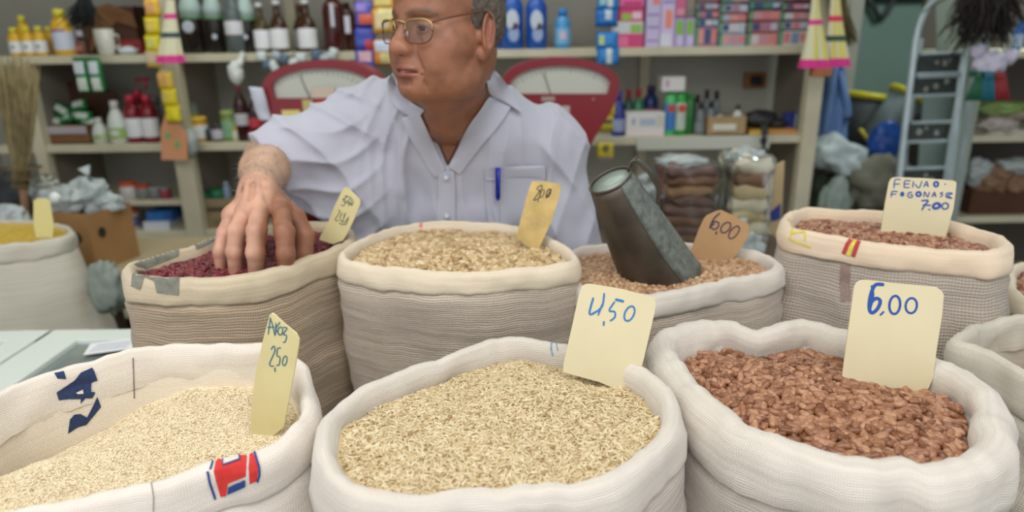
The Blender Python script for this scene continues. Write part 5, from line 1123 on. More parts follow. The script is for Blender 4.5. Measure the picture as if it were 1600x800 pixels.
for i, (x, w, t) in enumerate(((320, 20, 300), (342, 24, 294))):
    bottle(x, w, 313, t, Yf + .03, kz, 'jar', cm(36, 120, 80, .4), cm(30, 110, 70, .4), None, ['low green tub on the kraft carton', 'taller green tub on the kraft carton'][i], 'green tubs on the carton', 'tub', 'tub')
bottle(357, 12, 313, 284, Yf + .03, kz, 'squat', cm(150, 170, 200, .3), cm(190, 206, 220), None, 'small bluish bottle beside the green tubs')
# cardboard box with film in it, on a low stool behind the counter
st = empty('stool', (-1.39, 2.38, 0), 'low wooden stand behind the white counter', 'stand')
part_box('stand_top', (-1.39, 2.38, .79), (.50, .46, .03), mat('stand_wood', srgb(176, 160, 128), .7), st)
for x in (-1.60, -1.18):
    for y in (2.20, 2.56): part_box('leg', (x, y, .39), (.04, .04, .78), tm, st)
Yb = 2.20
bz = .72; z_top = at(150, 336, Yb).z
box_m = mat('box_card', srgb(166, 126, 80), .85, var=.1, vscale=10)
bxr = empty('cardboard_box', (at(150, 400, Yb).x, Yb + .12, .806), 'open brown cardboard box stuffed with clear plastic bags', 'box', rz=0)
X0 = at(96, 336, Yb + .06).x; Xc = at(150, 410, Yb).x; X1 = at(193, 330, Yb + .12).x
c0, c1, c2 = Vector((X0 - .06, Yb + .07, 0)), Vector((Xc, Yb, 0)), Vector((X1, Yb + .17, 0)); c3 = c0 + (c2 - c1)
zt = z_top
for nm, (a, b_) in (('side', (c0, c1)), ('side', (c1, c2)), ('side', (c2, c3)), ('side', (c3, c0))):
    bm = B(); t_ = (b_ - a).normalized(); nn = Vector((-t_.y, t_.x, 0)) * .005
    prism(bm, [a + Vector((0, 0, .806)), b_ + Vector((0, 0, .806)), b_ + Vector((0, 0, zt)), a + Vector((0, 0, zt))], nn); obj('box_side', bm, box_m, bxr)
for (px_, py_) in ((128, 370), (172, 364)):
    bm = B(); p = at(px_, py_, Yb + .03); 
    t_ = ((c1 - c0) if px_ < 150 else (c2 - c1)).normalized(); nn = Vector((t_.y, -t_.x, 0))
    base = (c0 if px_ < 150 else c1); pr_ = base + t_ * ((p - base).dot(t_)); ctr = Vector((pr_.x, pr_.y, p.z)) + nn * .002
    vs = [ctr + t_ * math.cos(a) * .014 + Vector((0, 0, math.sin(a) * .018)) for a in [2 * PI * k / 12 for k in range(12)]]; prism(bm, vs, nn * .001); obj('hand_hole', bm, cm(50, 42, 38), bxr)
for i, (x, y, w, h, yy) in enumerate(((100, 312, 66, 44, 2.30), (142, 306, 60, 62, 2.34), (172, 318, 44, 30, 2.32), (72, 300, 50, 50, 2.36))):
    b = rag_bag((x, y), w, h, yy, None, milky if i != 3 else plastic, ['milky bag bulging from the outer end of the brown box', 'tall milky bag peaking from the middle of the brown box', 'low milky bag in the corner of the brown box', 'glossy clear bag behind the yellow meal card'][i], seed=10 + i, tie=(i == 1))
bm = B(); p = at(86, 309, 2.20); blob(bm, p, (.018, .012, .018), 1, .1); tag(obj('round_tub', bm, cm(236, 240, 240, .3), None, True), 'round white lid among the clear bags', 'tub')  # small near-white blob
rag_bag((168, 450), 50, 90, 1.86, None, mat('grey_green_bag', srgb(136, 146, 138), .6, bump=.4, bscale=20), 'grey-green bag slumped below the brown cardboard box', seed=21, tie=False)

# cornmeal sack
SACK10 = [(-110, 372), (-90, 352), (-20, 345), (60, 345), (100, 352), (108, 360), (96, 370), (60, 376), (0, 382), (-70, 384)]
make_sack('cornmeal', SACK10, 1.02, 'dirty white sack of yellow cornmeal behind the white counter', 'x', dirty_white, mat('x1', (0, 0, 0)) and dirty_white, .02, cuff=.05, bulge=.05, liner=.06, wr=1.4, seed=40, roll=.010, taper=-.05)
del SACKS['cornmeal']['root']['group']
m_corn = grain_mat('cornmeal_dust', [(0, 204, 176, 70), (1, 226, 200, 104)], .9)
make_heap('cornmeal', 'cornmeal_heap', 'yellow cornmeal filling the sack behind the white counter', 'cornmeal', m_corn, .004, .003, .003, 'fine', .008, .012, 1, 1.4, .003, seed=41)
make_card([(52, 314), (58, 310), (72, 310), (78, 314), (84, 352), (82, 372), (56, 372), (52, 350)], at(66, 362, 1.87), 0, 4, 'plain pale yellow card standing in the cornmeal', cm(226, 212, 140, .6), [], ink_k, 1)
# straw broom
br = empty('straw_broom', at(40, 340, 2.5), 'upturned straw broom with wide bristle head leaning by the shelf post', 'broom')
rg = random.Random(2); sm_ = mat('sorghum_straw', srgb(150, 136, 96), .85, var=.35, vscale=30)
A_ = at(34, 292, 2.5)
for L_, mm in ((260, sm_),):
    bm = B()
    for k in range(L_):
        u_ = rg.uniform(-1, 1); v_ = rg.uniform(-1, 1); yt = 96 + rg.uniform(-12, 30) + 10 * u_ * u_; xt = 24 + u_ * 36
        T_ = at(xt, yt, 2.5 + v_ * .05); m_ = at(30 + u_ * 24, 200, 2.5 + v_ * .04)
        tube(bm, [A_ + Vector((u_ * .02, v_ * .02, 0)), at(32 + u_ * 15, 250, 2.5 + v_ * .03), m_, T_ + Vector((rg.gauss(0, .008), 0, 0))], [.002, .0022, .002, .001], 4)
    o = obj('bristles', bm, mm, br, True); o['kind'] = 'stuff'
for y in (262, 278, 290):
    bm = B(); cc = at(34, y, 2.5); w_ = (.034 + (290 - y) * .0012)
    tube(bm, [cc + Vector((math.cos(a) * w_, math.sin(a) * w_ * .7, 0)) for a in [2 * PI * k / 20 for k in range(21)]], .003, 6); obj('binding', bm, cm(120, 100, 60), br, True)
bm = B(); tube(bm, [at(35, 286, 2.5), at(40, 330, 2.5), at(42, 420, 2.5), Vector((at(44, 420, 2.5).x, 2.45, .02))], .014, 10); obj('handle', bm, mat('broom_wood', srgb(140, 104, 76), .6), br, True)
rag_bag((18, 300), 70, 80, 2.9, None, cm(54, 56, 60, .7), 'dark bundle in the corner behind the broom', 'dark_bundle', 'bundle', 31, tie=False)
rag_bag((14, 340), 60, 40, 2.2, None, milky, 'milky plastic bag between the broom and the cornmeal sack', seed=33, tie=False)

# ------------------------------------------------------------------ passage
gm = empty('garment', at(1298, 110, 3.3), 'light blue garment hanging from the shelf end', 'garment')
bm = B(); n = 26; rows = 20; G = []
for j in range(rows + 1):
    t = j / rows; y = 92 + 146 * t; xl = 1284 - 14 * t + (3 if j < 4 else 0); xr = 1318 + 10 * t - (16 * max(0, t - .55)); row = []
    for i in range(n + 1):
        u_ = i / n; x = xl + (xr - xl) * u_; d = .05 * math.sin(PI * u_) + .014 * math.sin(u_ * 15 + t * 3) * (1 - .3 * t)
        row.append(bm.verts.new(at(x, y, 3.32 - d + .02 * noise.noise(Vector((u_ * 3, t * 3, 0))))))
    G.append(row)
for j in range(rows):
    for i in range(n): bm.faces.new((G[j][i], G[j][i + 1], G[j + 1][i + 1], G[j + 1][i]))
o = obj('cloth', bm, mat('blue_cotton', srgb(104, 136, 186), .85, var=.12, vscale=10), gm, True); o.modifiers.new('t', 'SOLIDIFY').thickness = .006
bm = B(); p = at(1314, 150, 3.3); tube(bm, spline([at(1312, 110, 3.3), at(1320, 150, 3.28), at(1322, 185, 3.28), at(1318, 196, 3.28)], 12), [.02, .025, .03, .034, .036, .038, .038, .038, .036, .034, .03, .02], 10, .5); obj('sleeve', bm, mat('blue_cotton', (0, 0, 0)), gm, True)
def bin_(px, w0, w1, Y, ytop, ybot, tilt, body, rim, label, seed):
    c = at(px, (ytop + ybot) / 2, Y); s = mpp(px, 200, Y); H_ = (ybot - ytop) * s
    root = empty('storage_bin', c, label, 'bin'); M = Matrix.Rotation(tilt, 3, 'Y'); bm = B()
    prof = [(w0 * s / 2 * .98, -H_ / 2 + .0), (w1 * s / 2, H_ / 2), (w1 * s / 2 * .93, H_ / 2), (w0 * s / 2 * .9, -H_ / 2 + .02)]
    lathe(bm, prof, c, 28, M); obj('tub', bm, body, root, True)
    bm = B(); tube(bm, [c + M @ Vector((math.cos(a) * w1 * s / 2, math.sin(a) * w1 * s / 2, H_ / 2)) for a in [2 * PI * k / 28 for k in range(29)]], .016, 8); obj('rim', bm, rim, root, True)
    return root
yr = cm(206, 196, 30, .4)
bin_(1344, 50, 62, 3.68, 150, 240, 0.12, mat('dark_grey_bin', srgb(66, 72, 78), .5), yr, 'dark grey bin with yellow rim behind the blue garment', 1)
b = bin_(1392, 48, 58, 3.56, 146, 226, .60, mat('silver_bin', srgb(126, 142, 146), .35, bump=.3, bscale=30), yr, 'tilted silvery bin with yellow rim beside the stepladder', 2)
bm = B(); tube(bm, [at(1344, 202, 3.42), at(1354, 216, 3.42), at(1362, 228, 3.42)], .016, 8, .6); obj('yellow_edge', bm, yr, b, True)
bm = B(); blob(bm, at(1382, 222, 3.28), (.075, .05, .105), 6, .12, 1.5, 4); o = obj('blue_tub', bm, cm(28, 74, 156, .25), None, True); tag(o, 'deep blue plastic-wrapped tub under the tilted silvery bin', 'tub')
rag_bag((1312, 245), 92, 60, 3.25, None, mat('white_sack_cloth', srgb(176, 190, 192), .7, bump=.3, bscale=20), 'pale grey-white sack lying folded below the blue garment', 'folded_sack', 'sack', 51, lean=.35, tie=False)
rag_bag((1368, 290), 110, 90, 3.2, None, mat('drab_sack_cloth', srgb(112, 112, 98), .85, bump=.3, bscale=20, var=.2), 'big drab brown-grey sack slumped before the stepladder', 'slumped_sack', 'sack', 53, tie=False)
rag_bag((1304, 320), 44, 80, 3.15, None, mat('pale_green_cloth', srgb(140, 156, 148), .8), 'pale green bundle standing under the folded sack', 'cloth_bundle', 'bundle', 55, tie=False)
rag_bag((1280, 300), 30, 60, 3.3, None, cm(60, 74, 56, .8), 'dark green bundle beside the shelf post', 'cloth_bundle', 'bundle', 57, tie=False)
fr_ = empty('wall_bracket', at(1385, -2, 4.9), 'dark metal bracket hanging high on the green wall', 'bracket')
bm = B(); tube(bm, [at(1345, -20, 4.95), at(1366, 12, 4.95), at(1372, 26, 4.95), at(1384, 22, 4.95), at(1402, -10, 4.95)], .02, 8); obj('bar', bm, cm(50, 54, 52), fr_, True)
part_box('shade_board', ((at(1330, 10, 4.95).x + at(1450, 10, 4.95).x) / 2, 4.96, at(1380, -6, 4.95).z + .05), (.62, .06, .12), cm(70, 74, 72), fr_)
cr = empty('crate', (1.66, 3.5, 0), 'dark wooden crate stack carrying the yellow-rimmed bins', 'crate')
for k in range(5): part_box('slat', (1.66, 3.32, .10 + k * .19), (.42, .02, .15), mat('crate_wood', srgb(84, 70, 56), .8, var=.2, vscale=20), cr)
part_box('box_body', (1.66, 3.50, .49), (.42, .32, .96), mat('crate_wood', (0, 0, 0)), cr)
# stepladder, folded
alu = mat('ladder_aluminium', srgb(190, 206, 212), .4, .3, var=.1, vscale=20)
ld = empty('stepladder', at(1450, 300, 3.0), 'folded aluminium stepladder leaning by the end shelves', 'ladder')
bm = B(); tube(bm, spline([at(1486, -14, 3.05), at(1462, -2, 3.05), at(1444, 22, 3.04), at(1432, 60, 3.02), at(1424, 120, 3.0), at(1414, 200, 2.98), at(1404, 290, 2.95), at(1392, 400, 2.9)], 30), .014, 8); obj('rail', bm, alu, ld, True)
bm = B(); tube(bm, [at(1508, 74, 3.02), at(1500, 150, 3.0), at(1490, 220, 2.98), at(1480, 290, 2.95), at(1462, 400, 2.9)], .019, 4); obj('rail', bm, alu, ld)
bm = B(); tube(bm, [at(1526, 84, 3.1), at(1514, 170, 3.1), at(1498, 290, 3.1), at(1482, 400, 3.1)], .012, 4); obj('rear_rail', bm, alu, ld)
bm = B(); tube(bm, [at(1440, 60, 3.12), at(1424, 170, 3.12), at(1412, 290, 3.12), at(1400, 400, 3.1)], .010, 4); obj('rear_rail', bm, alu, ld)
tread_m = mat('ladder_tread', srgb(62, 70, 68), .7, var=.35, vscale=25)
paintm = mat('paint_splash', srgb(150, 156, 146), .8)
rg = random.Random(9)
for (y0, y1, xl0, xr0, xl1, xr1) in ((84, 116, 1440, 1502, 1432, 1499), (120, 150, 1434, 1498, 1424, 1493), (192, 222, 1424, 1486, 1416, 1480), (264, 292, 1412, 1478, 1408, 1474), (334, 362, 1400, 1466, 1396, 1460)):
    bm = B(); prism_px(bm, [(xl0, y0), (xr0, y0 - 2), (xr1, y1 - 2), (xl1, y1)], 3.01, .02); tr_ = obj('tread', bm, tread_m, ld)
    for (ya, xa, xb) in ((y0, xl0, xr0), (y1, xl1, xr1)):
        bm = B(); tube(bm, [at(xa, ya, 3.0), at(xb, ya - 2, 3.0)], .008, 6); obj('tread_edge', bm, alu, tr_)
    for k in range(3):
        x = rg.uniform(xl1 + 12, xr1 - 12); y = rg.uniform(y0 + 6, y1 - 6); r_ = rg.uniform(.008, .022)
        bm = B(); c = at(x, y, 3.007); vs = [c + Vector((math.cos(a) * r_ * rg.uniform(.5, 1), 0, math.sin(a) * r_ * rg.uniform(.6, 1.2))) for a in [2 * PI * q_ / 9 for q_ in range(9)]]; prism(bm, vs, (0, .0025, 0)); obj('paint_spot', bm, paintm, tr_)
# white board behind the ladder
bm = B(); prism_px(bm, [(1444, 150), (1490, 150), (1482, 285), (1432, 285)], 3.3, .01); tag(obj('white_board', bm, cm(150, 172, 166, .6)), 'pale board seen between the ladder treads', 'board')
bm = B(); prism_px(bm, [(1462, -20), (1514, -20), (1508, 78), (1464, 80)], 3.4, .01); tag(obj('curtain', bm, cm(150, 160, 150, .9)), 'pale grey-green sheet hanging behind the ladder top', 'sheet')
# dark mop and coloured brushes
r = strands('string_mop', ((1548, -34), (1530, 74)), 2.85, mat('black_fibre', srgb(48, 42, 38), .9), 'shaggy black feather mop hanging over the ladder', 'mop', 420, (.02, .07), 14, .0035, .6)
bm = B()
rg = random.Random(15)
for k in range(70):
    a = at(1546 + rg.uniform(-14, 14), rg.uniform(-10, 30), 2.85); b_ = at(rg.choice([1482, 1490, 1500, 1570, 1580]) + rg.uniform(-5, 5), rg.uniform(36, 96), 2.85)
    tube(bm, [a, (a + b_) / 2 + Vector((0, 0, .03)), b_], [.004, .003, .001], 4)
o = obj('strands', bm, mat('black_fibre', (0, 0, 0)), r, True); o['kind'] = 'stuff'
wr_ = rag_bag((1546, 98), 44, 40, 2.85, None, cm(206, 202, 222, .6), 'white knotted cloth hanging under the black mop', 'knotted_cloth', 'cloth', 61, tie=False)
bm = B(); blob(bm, at(1576, 88, 2.86), (.035, .02, .03), 2, .4, 2); obj('cloth_tail', bm, cm(206, 202, 222, .6), wr_, True)
bm = B(); blob(bm, at(1528, 78, 2.86), (.03, .02, .03), 3, .4, 2); obj('cloth_tail', bm, cm(206, 202, 222, .6), wr_, True)
for (x0, x1, t0, t1, cc, lab) in ((1508, 1536, 1528, 1536, (32, 96, 66), 'green brush head hanging under the white cloth'), (1532, 1555, 1536, 1553, (26, 104, 124), 'teal brush head between the green and the red one'), (1555, 1578, 1556, 1570, (140, 36, 44), 'red brush head hanging under the white cloth')):
    root = empty('broom_head', at((t0 + t1) / 2, 116, 2.83), lab, 'brush', 'coloured brush heads'); bm = B(); n = 14
    for j in range(6):
        for i in range(n):
            f = (i + .5 * (j % 2)) / n; a = at(t0 + (t1 - t0) * f, 117, 2.81 + j * .008); b_ = at(x0 + (x1 - x0) * f, 157, 2.80 + j * .012); tube(bm, [a, (a + b_) / 2, b_], [.0045, .0045, .004], 5)
    o = obj('bristles', bm, cm(*cc, .6), root, True); o['kind'] = 'stuff'
    bm = B(); prism_px(bm, [(t0 - 1, 112), (t1 + 1, 112), (t1 + 3, 121), (t0 - 3, 121)], 2.80, .05); obj('holder', bm, cm(*cc, .4), root)
# goods on the end shelves
Ye = 3.27
for i, (x, y, w, h, m_, lab) in enumerate(((1560, 168, 90, 22, cm(130, 156, 90, .6), 'green-edged flat bag on top of the pile in the end shelves'), (1575, 178, 80, 20, cm(150, 140, 120, .7), 'beige flat bag under the green-edged one'), (1555, 192, 60, 26, cm(196, 186, 180, .5), 'white and pink crumpled bag in the end shelves'), (1582, 206, 40, 14, cm(210, 206, 192, .5), 'flat white packet in the end shelves'), (1548, 208, 36, 12, cm(206, 200, 190, .5), 'small folded white cloth in the end shelves'))):
    rag_bag((x, y), w, h, Ye, None, m_, lab, 'flat_bag', 'bag', 70 + i, tie=False, dep=.08)
carton(1512, 1640, 338, 298, Ye - .03, .684, .25, None, 'long brown carton on the low end shelf', m=cdark)
for i, (x, y, w, h, m_, lab) in enumerate(((1530, 268, 40, 40, milky, 'clear bag at the post end of the low end shelf'), (1552, 278, 56, 46, mat('dried_brown', srgb(140, 108, 84), .6, var=.4, vscale=30, bump=.6, bscale=50), 'bag of dried brown goods on the long carton'), (1590, 282, 50, 40, mat('dried_brown', (0, 0, 0)), 'second bag of dried brown goods cut by the frame'), (1586, 258, 60, 24, milky, 'clear bag lying over the dried brown goods'))):
    rag_bag((x, y), w, h, Ye, None, m_, lab, 'goods_bag', 'bag', 80 + i, tie=False)
bottle(1586, 14, 82, 30, Ye, 1.453, 'squat', cm(50, 100, 170, .3), cm(60, 120, 190), cm(160, 180, 206), 'blue bottle on the top end shelf behind the mop')
bottle(1572, 12, 82, 46, Ye, 1.453, 'squat', cm(206, 210, 214, .3), cm(190, 190, 200), None, 'white bottle beside the blue one on the top end shelf')
# ------------------------------------------------------------------ the man: bodies grown from smooth distance fields
def crease(F, a, b, depth, w):
    a, b = hp(*a), hp(*b); ab = b - a; w = w * HS
    def f(P):
        t = np.clip(((P - a) @ ab) / (ab @ ab), 0, 1); q = ((P - a - t[:, None] * ab) ** 2).sum(1)
        return depth * HS * np.exp(-q / (w * w)) * (.35 + .65 * np.sin(PI * np.clip(t, .12, .88)))
    F.fn(f, (a + b) / 2, np.linalg.norm(ab) / 2 + w * 2.5, .003, 'd')
class Field:
    def __init__(s): s.p = []
    def ell(s, c, r, k=.012, op='u', M=None):
        c = np.array(c, float); s.p.append(('e', c, np.array(r, float), M, k, op, c, max(r))); return s
    def cap(s, a, b, ra, rb, k=.012, op='u'):
        a, b = np.array(a, float), np.array(b, float); s.p.append(('c', a, b, (ra, rb), k, op, (a + b) / 2, np.linalg.norm(b - a) / 2 + max(ra, rb))); return s
    def fn(s, f, c, R, k=.003, op='s'): s.p.append(('f', f, None, None, k, op, np.array(c, float), R)); return s
    def __call__(s, P, bc=None, br=0):
        d = np.full(len(P), .5, np.float32)
        for q in s.p:
            if bc is not None and np.linalg.norm(q[6] - bc) - q[7] - br > q[4] * 1.5 + .01: continue
            if q[0] == 'e':
                v = P - q[1]
                if q[3] is not None: v = v @ q[3]
                k0 = np.sqrt(((v / q[2]) ** 2).sum(1)); k1 = np.sqrt(((v / q[2] ** 2) ** 2).sum(1)); e = k0 * (k0 - 1) / np.maximum(k1, 1e-6)
            elif q[0] == 'c':
                ab = q[2] - q[1]; t = np.clip(((P - q[1]) @ ab) / (ab @ ab), 0, 1); e = np.sqrt(((P - q[1] - t[:, None] * ab) ** 2).sum(1)) - (q[3][0] + (q[3][1] - q[3][0]) * t)
            else: e = q[1](P)
            k = q[4]
            if q[5] == 'u':
                h = np.clip(.5 + .5 * (e - d) / k, 0, 1); d = e * (1 - h) + d * h - k * h * (1 - h)
            elif q[5] == 's':
                h = np.clip(.5 - .5 * (d + e) / k, 0, 1); d = d * (1 - h) + (-e) * h + k * h * (1 - h)
            elif q[5] == 'd': d = d + e
        if getattr(s, 'clamp', None) is not None: d = np.maximum(d, s.clamp(P))
        return d
def grow(F, lo, hi, h, Bk=20):
    lo = np.array(lo, float); hi = np.array(hi, float); nb = np.ceil((hi - lo) / (h * Bk)).astype(int); IDs = []; POS = []; QU = []
    dims = nb * Bk + 4
    key = lambda i, j, k: ((i + 1) * dims[1] + (j + 1)) * dims[2] + (k + 1)
    ar = np.arange(-1, Bk + 1); I, J, K = np.meshgrid(ar, ar, ar, indexing='ij'); n = Bk + 2
    base = np.stack([I, J, K], -1).reshape(-1, 3); half = h * Bk / 2
    bi = np.stack(np.meshgrid(*[np.arange(x) for x in nb], indexing='ij'), -1).reshape(-1, 3)
    cen = lo + (bi * Bk + Bk / 2) * h; dc = F(cen); keep = np.abs(dc) < half * 1.732 * 1.6 + .02
    for b, c in zip(bi[keep], cen[keep]):
        P = lo + (base + b * Bk) * h; d = F(P, c, half * 1.8).reshape(n, n, n)
        if d.min() > 0 or d.max() < 0: continue
        s = d < 0
        cs = sum(s[i:n - 1 + i, j:n - 1 + j, k:n - 1 + k].astype(np.int8) for i in (0, 1) for j in (0, 1) for k in (0, 1))
        act = (cs > 0) & (cs < 8)
        if not act.any(): continue
        ci = np.argwhere(act); acc = np.zeros((len(ci), 3)); cnt = np.zeros(len(ci))
        for ax in range(3):
            for u_ in (0, 1):
                for v_ in (0, 1):
                    o = [0, 0, 0]; o2 = [0, 0, 0]; oth = [a for a in range(3) if a != ax]; o[oth[0]] = u_; o[oth[1]] = v_; o2 = list(o); o2[ax] = 1
                    a_ = d[tuple((ci + o).T)]; b_ = d[tuple((ci + o2).T)]; m = (a_ < 0) != (b_ < 0)
                    t = np.where(m, a_ / np.where(m, a_ - b_, 1), 0); q = np.array(o, float)[None].repeat(len(ci), 0); q[:, ax] = t; acc[m] += q[m]; cnt[m] += 1
        pos = lo + (ci - 1 + b * Bk + acc / cnt[:, None]) * h; g = ci - 1 + b * Bk
        IDs.append(key(g[:, 0], g[:, 1], g[:, 2])); POS.append(pos)
        for ax in range(3):
            a0 = [slice(1, n - 1)] * 3; a1 = [slice(1, n - 1)] * 3; a1[ax] = slice(2, n); sa, sb = s[tuple(a0)], s[tuple(a1)]
            e = np.argwhere(sa != sb)
            if len(e) == 0: continue
            flip = sa[tuple(e.T)]; gg = e + b * Bk; o1, o2 = (ax + 1) % 3, (ax + 2) % 3
            def kk(d1, d2):
                q = gg.copy(); q[:, o1] -= d1; q[:, o2] -= d2; return key(q[:, 0], q[:, 1], q[:, 2])
            Q = np.stack([kk(1, 1), kk(0, 1), kk(0, 0), kk(1, 0)], 1); Q[~flip] = Q[~flip][:, ::-1]; QU.append(Q)
    ID = np.concatenate(IDs); PO = np.concatenate(POS); Q = np.concatenate(QU)
    uid, first = np.unique(ID, return_index=True); V = PO[first]; ix = np.searchsorted(uid, Q); ok = (ix < len(uid)).all(1); ix = np.minimum(ix, len(uid) - 1)
    ok &= (uid[ix] == Q).all(1); return V, ix[ok]
def mesh_from(name, V, Q, m, parent, smooth_it=0):
    if smooth_it:
        e = np.concatenate([Q[:, [0, 1]], Q[:, [1, 2]], Q[:, [2, 3]], Q[:, [3, 0]]]); n = len(V)
        cnt = np.bincount(e[:, 0], minlength=n) + np.bincount(e[:, 1], minlength=n)
        for it in range(smooth_it):
            acc = np.stack([np.bincount(e[:, 0], V[e[:, 1], a], n) + np.bincount(e[:, 1], V[e[:, 0], a], n) for a in range(3)], 1) / np.maximum(cnt, 1)[:, None]
            V = V + (acc - V) * (.5 if it % 2 == 0 else -.45)
    me = bpy.data.meshes.new(name); inv = np.array(parent_world(parent).inverted()); Vl = V @ inv[:3, :3].T + inv[:3, 3]
    me.vertices.add(len(V)); me.vertices.foreach_set('co', Vl.astype(np.float32).ravel()); me.loops.add(Q.size); me.loops.foreach_set('vertex_index', Q.astype(np.int32).ravel())
    me.polygons.add(len(Q)); me.polygons.foreach_set('loop_start', np.arange(0, Q.size, 4, dtype=np.int32)); me.polygons.foreach_set('use_smooth', np.ones(len(Q), bool)); me.update(calc_edges=True)
    return link(name, me, m, parent), V
def nsin(P, f, s=0):                    # cheap smooth noise
    x, y, z = P[:, 0] * f, P[:, 1] * f, P[:, 2] * f
    return (np.sin(x + 1.7 * np.sin(y * .8 + s) + s) + np.sin(y * 1.1 + 1.5 * np.sin(z * .9 + s * 2) + 2.1) + np.sin(z * 1.07 + 1.6 * np.sin(x * .85 + s * 3) + .7)) / 3

HS = 1.07; YAW = math.radians(-44)
HO = at(703, 44, 1.27)
HR = (Matrix.Rotation(YAW, 3, 'Z') @ Matrix.Rotation(math.radians(-1), 3, 'X'))
HRn = np.array(HR)
def hp(x, y, z): return np.array(HO) + HRn @ (np.array((x, y, z)) * HS)
HM = HRn                                 # world vector @ HM -> head axes
def HE(F, c, r, k=.012, op='u', rx=0, ry=0, rz=0):
    R2 = np.array(Matrix.Rotation(rz, 3, 'Z') @ Matrix.Rotation(ry, 3, 'Y') @ Matrix.Rotation(rx, 3, 'X')); F.ell(hp(*c), np.array(r) * HS, k * HS, op, HRn @ R2)
def HC(F, a, b, ra, rb, k=.012, op='u'): F.cap(hp(*a), hp(*b), ra * HS, rb * HS, k * HS, op)
NB = np.array((-.125, 1.385, 1.43))
def body_field():
    F = Field()
    # skull and face  (x his left, -y forward, z up)
    HE(F, (0, .004, .045), (.077, .090, .085), .03)
    HE(F, (0, -.030, .058), (.066, .060, .062), .03)
    HE(F, (0, -.030, -.030), (.064, .060, .080), .03)
    HE(F, (0, -.024, -.070), (.060, .062, .040), .03)
    HE(F, (0, -.050, -.088), (.042, .040, .026), .03)
    HE(F, (0, -.080, -.093), (.023, .018, .017), .022)          # chin
    for s in (1, -1):
        HE(F, (s * .043, -.058, -.040), (.026, .028, .034), .028)  # cheek
        HE(F, (s * .055, -.030, -.020), (.022, .036, .022), .022)  # cheek bone
        HE(F, (s * .050, -.020, -.085), (.020, .036, .024), .026)  # jowl
        HC(F, (s * .010, -.090, .022), (s * .044, -.070, .022), .0085, .008, .016)  # brow ridge
        HE(F, (s * .032, -.096, .001), (.020, .016, .0145), .012, 's')   # socket
        HE(F, (s * .032, -.0745, -.001), (.0158, .0150, .0140), .005)    # lids over the ball
        HE(F, (s * .032, -.0900, -.0025), (.0135, .0120, .0040), .0015, 's')  # slit between the lids
        HE(F, (s * .031, -.078, -.021), (.015, .008, .006), .008)        # bag under the eye
    HC(F, (0, -.088, .014), (0, -.107, -.026), .0085, .0110, .014)       # nose bridge
    HE(F, (0, -.107, -.030), (.0155, .0140, .0125), .008)
    for s in (1, -1):
        HE(F, (s * .0140, -.099, -.033), (.0092, .012, .009), .006)
        HE(F, (s * .0070, -.106, -.0425), (.0044, .0065, .0045), .003, 's') # nostril
    HE(F, (0, -.083, -.054), (.029, .022, .016), .016)                   # upper lip mass
    HE(F, (0, -.0965, -.0610), (.027, .0095, .0045), .005)
    HE(F, (0, -.0940, -.0705), (.025, .0100, .0058), .006)
    HC(F, (-.030, -.0865, -.0690), (0, -.1060, -.0650), .0016, .0017, .003, 's'); HC(F, (0, -.1060, -.0650), (.030, -.0865, -.0690), .0017, .0016, .003, 's')
    HC(F, (-.012, -.099, -.0825), (.012, -.099, -.0825), .004, .004, .008, 's')
    for s in (1, -1):                                                     # ears
        HE(F, (s * .081, .010, -.008), (.0085, .0215, .0345), .006, 'u', rx=-.2, rz=s * .45)
        HE(F, (s * .0895, .005, -.005), (.0070, .0145, .0260), .003, 's', rx=-.2, rz=s * .45)
        HE(F, (s * .0825, .012, -.006), (.0042, .0040, .0180), .003, 'u', rx=-.15, rz=s * .45)
        HE(F, (s * .0880, .001, -.014), (.0070, .0060, .0080), .003, 's')
        HE(F, (s * .077, .000, -.040), (.0068, .009, .010), .006)
        HE(F, (s * .076, -.006, -.014), (.006, .005, .008), .006)
    # neck, throat, chest
    F.cap(hp(0, .018, -.04), NB, .064 * HS, .070, .03); F.cap(hp(0, -.030, -.088), NB + (0, -.055, -.03), .030, .040, .03)
    F.cap(NB, (-.245, 1.455, 1.375), .060, .062, .05); F.cap(NB, (.04, 1.46, 1.345), .060, .062, .05)
    F.ell((-.105, 1.49, 1.22), (.175, .118, .25), .05)
    F.ell((-.12, 1.44, 1.33), (.13, .082, .10), .05)
    F.cap((.06, 1.46, 1.325), (.11, 1.45, 1.09), .055, .045, .03)
    # reaching arm
    E = np.array((-.487, 1.375, 1.315)); Wr = np.array(at(404, 296, 1.175)); md = E * .55 + Wr * .45 + (0, 0, .004)
    F.cap((-.25, 1.455, 1.37), E, .056, .046, .03); F.cap(E, md, .047, .043, .02); F.cap(md, Wr, .042, .0290, .02)
    K = {}
    fing = {'pinky': [(362, 338, 1.140), (350, 364, 1.115), (344, 392, 1.100), (346, 424, 1.10)], 'ring': [(382, 330, 1.122), (370, 362, 1.085), (366, 394, 1.072), (368, 428, 1.076)],
            'middle': [(408, 325, 1.115), (401, 360, 1.065), (399, 394, 1.052), (400, 432, 1.058)], 'index': [(438, 328, 1.12), (444, 362, 1.075), (447, 396, 1.062), (446, 430, 1.066)]}
    rad = {'pinky': (.0130, .0120, .0110, .0090), 'ring': (.0150, .0142, .0132, .0110), 'middle': (.0160, .0155, .0145, .0120), 'index': (.0162, .0158, .0148, .0122)}
    hand0 = len(F.p)
    for f, c in fing.items():
        Pn = [np.array(at(*q)) for q in c]; K[f] = Pn[0]
        F.cap(Wr + (Pn[0] - Wr) * .12, Pn[0], .0190, .0165, .014)
    F.cap(Wr, (K['middle'] + K['ring']) / 2, .027, .018, .016)
    th = [at(432, 312, 1.15), at(462, 340, 1.135), at(477, 368, 1.125), at(476, 395, 1.115), at(470, 415, 1.105)]
    th = [np.array(q) for q in th]
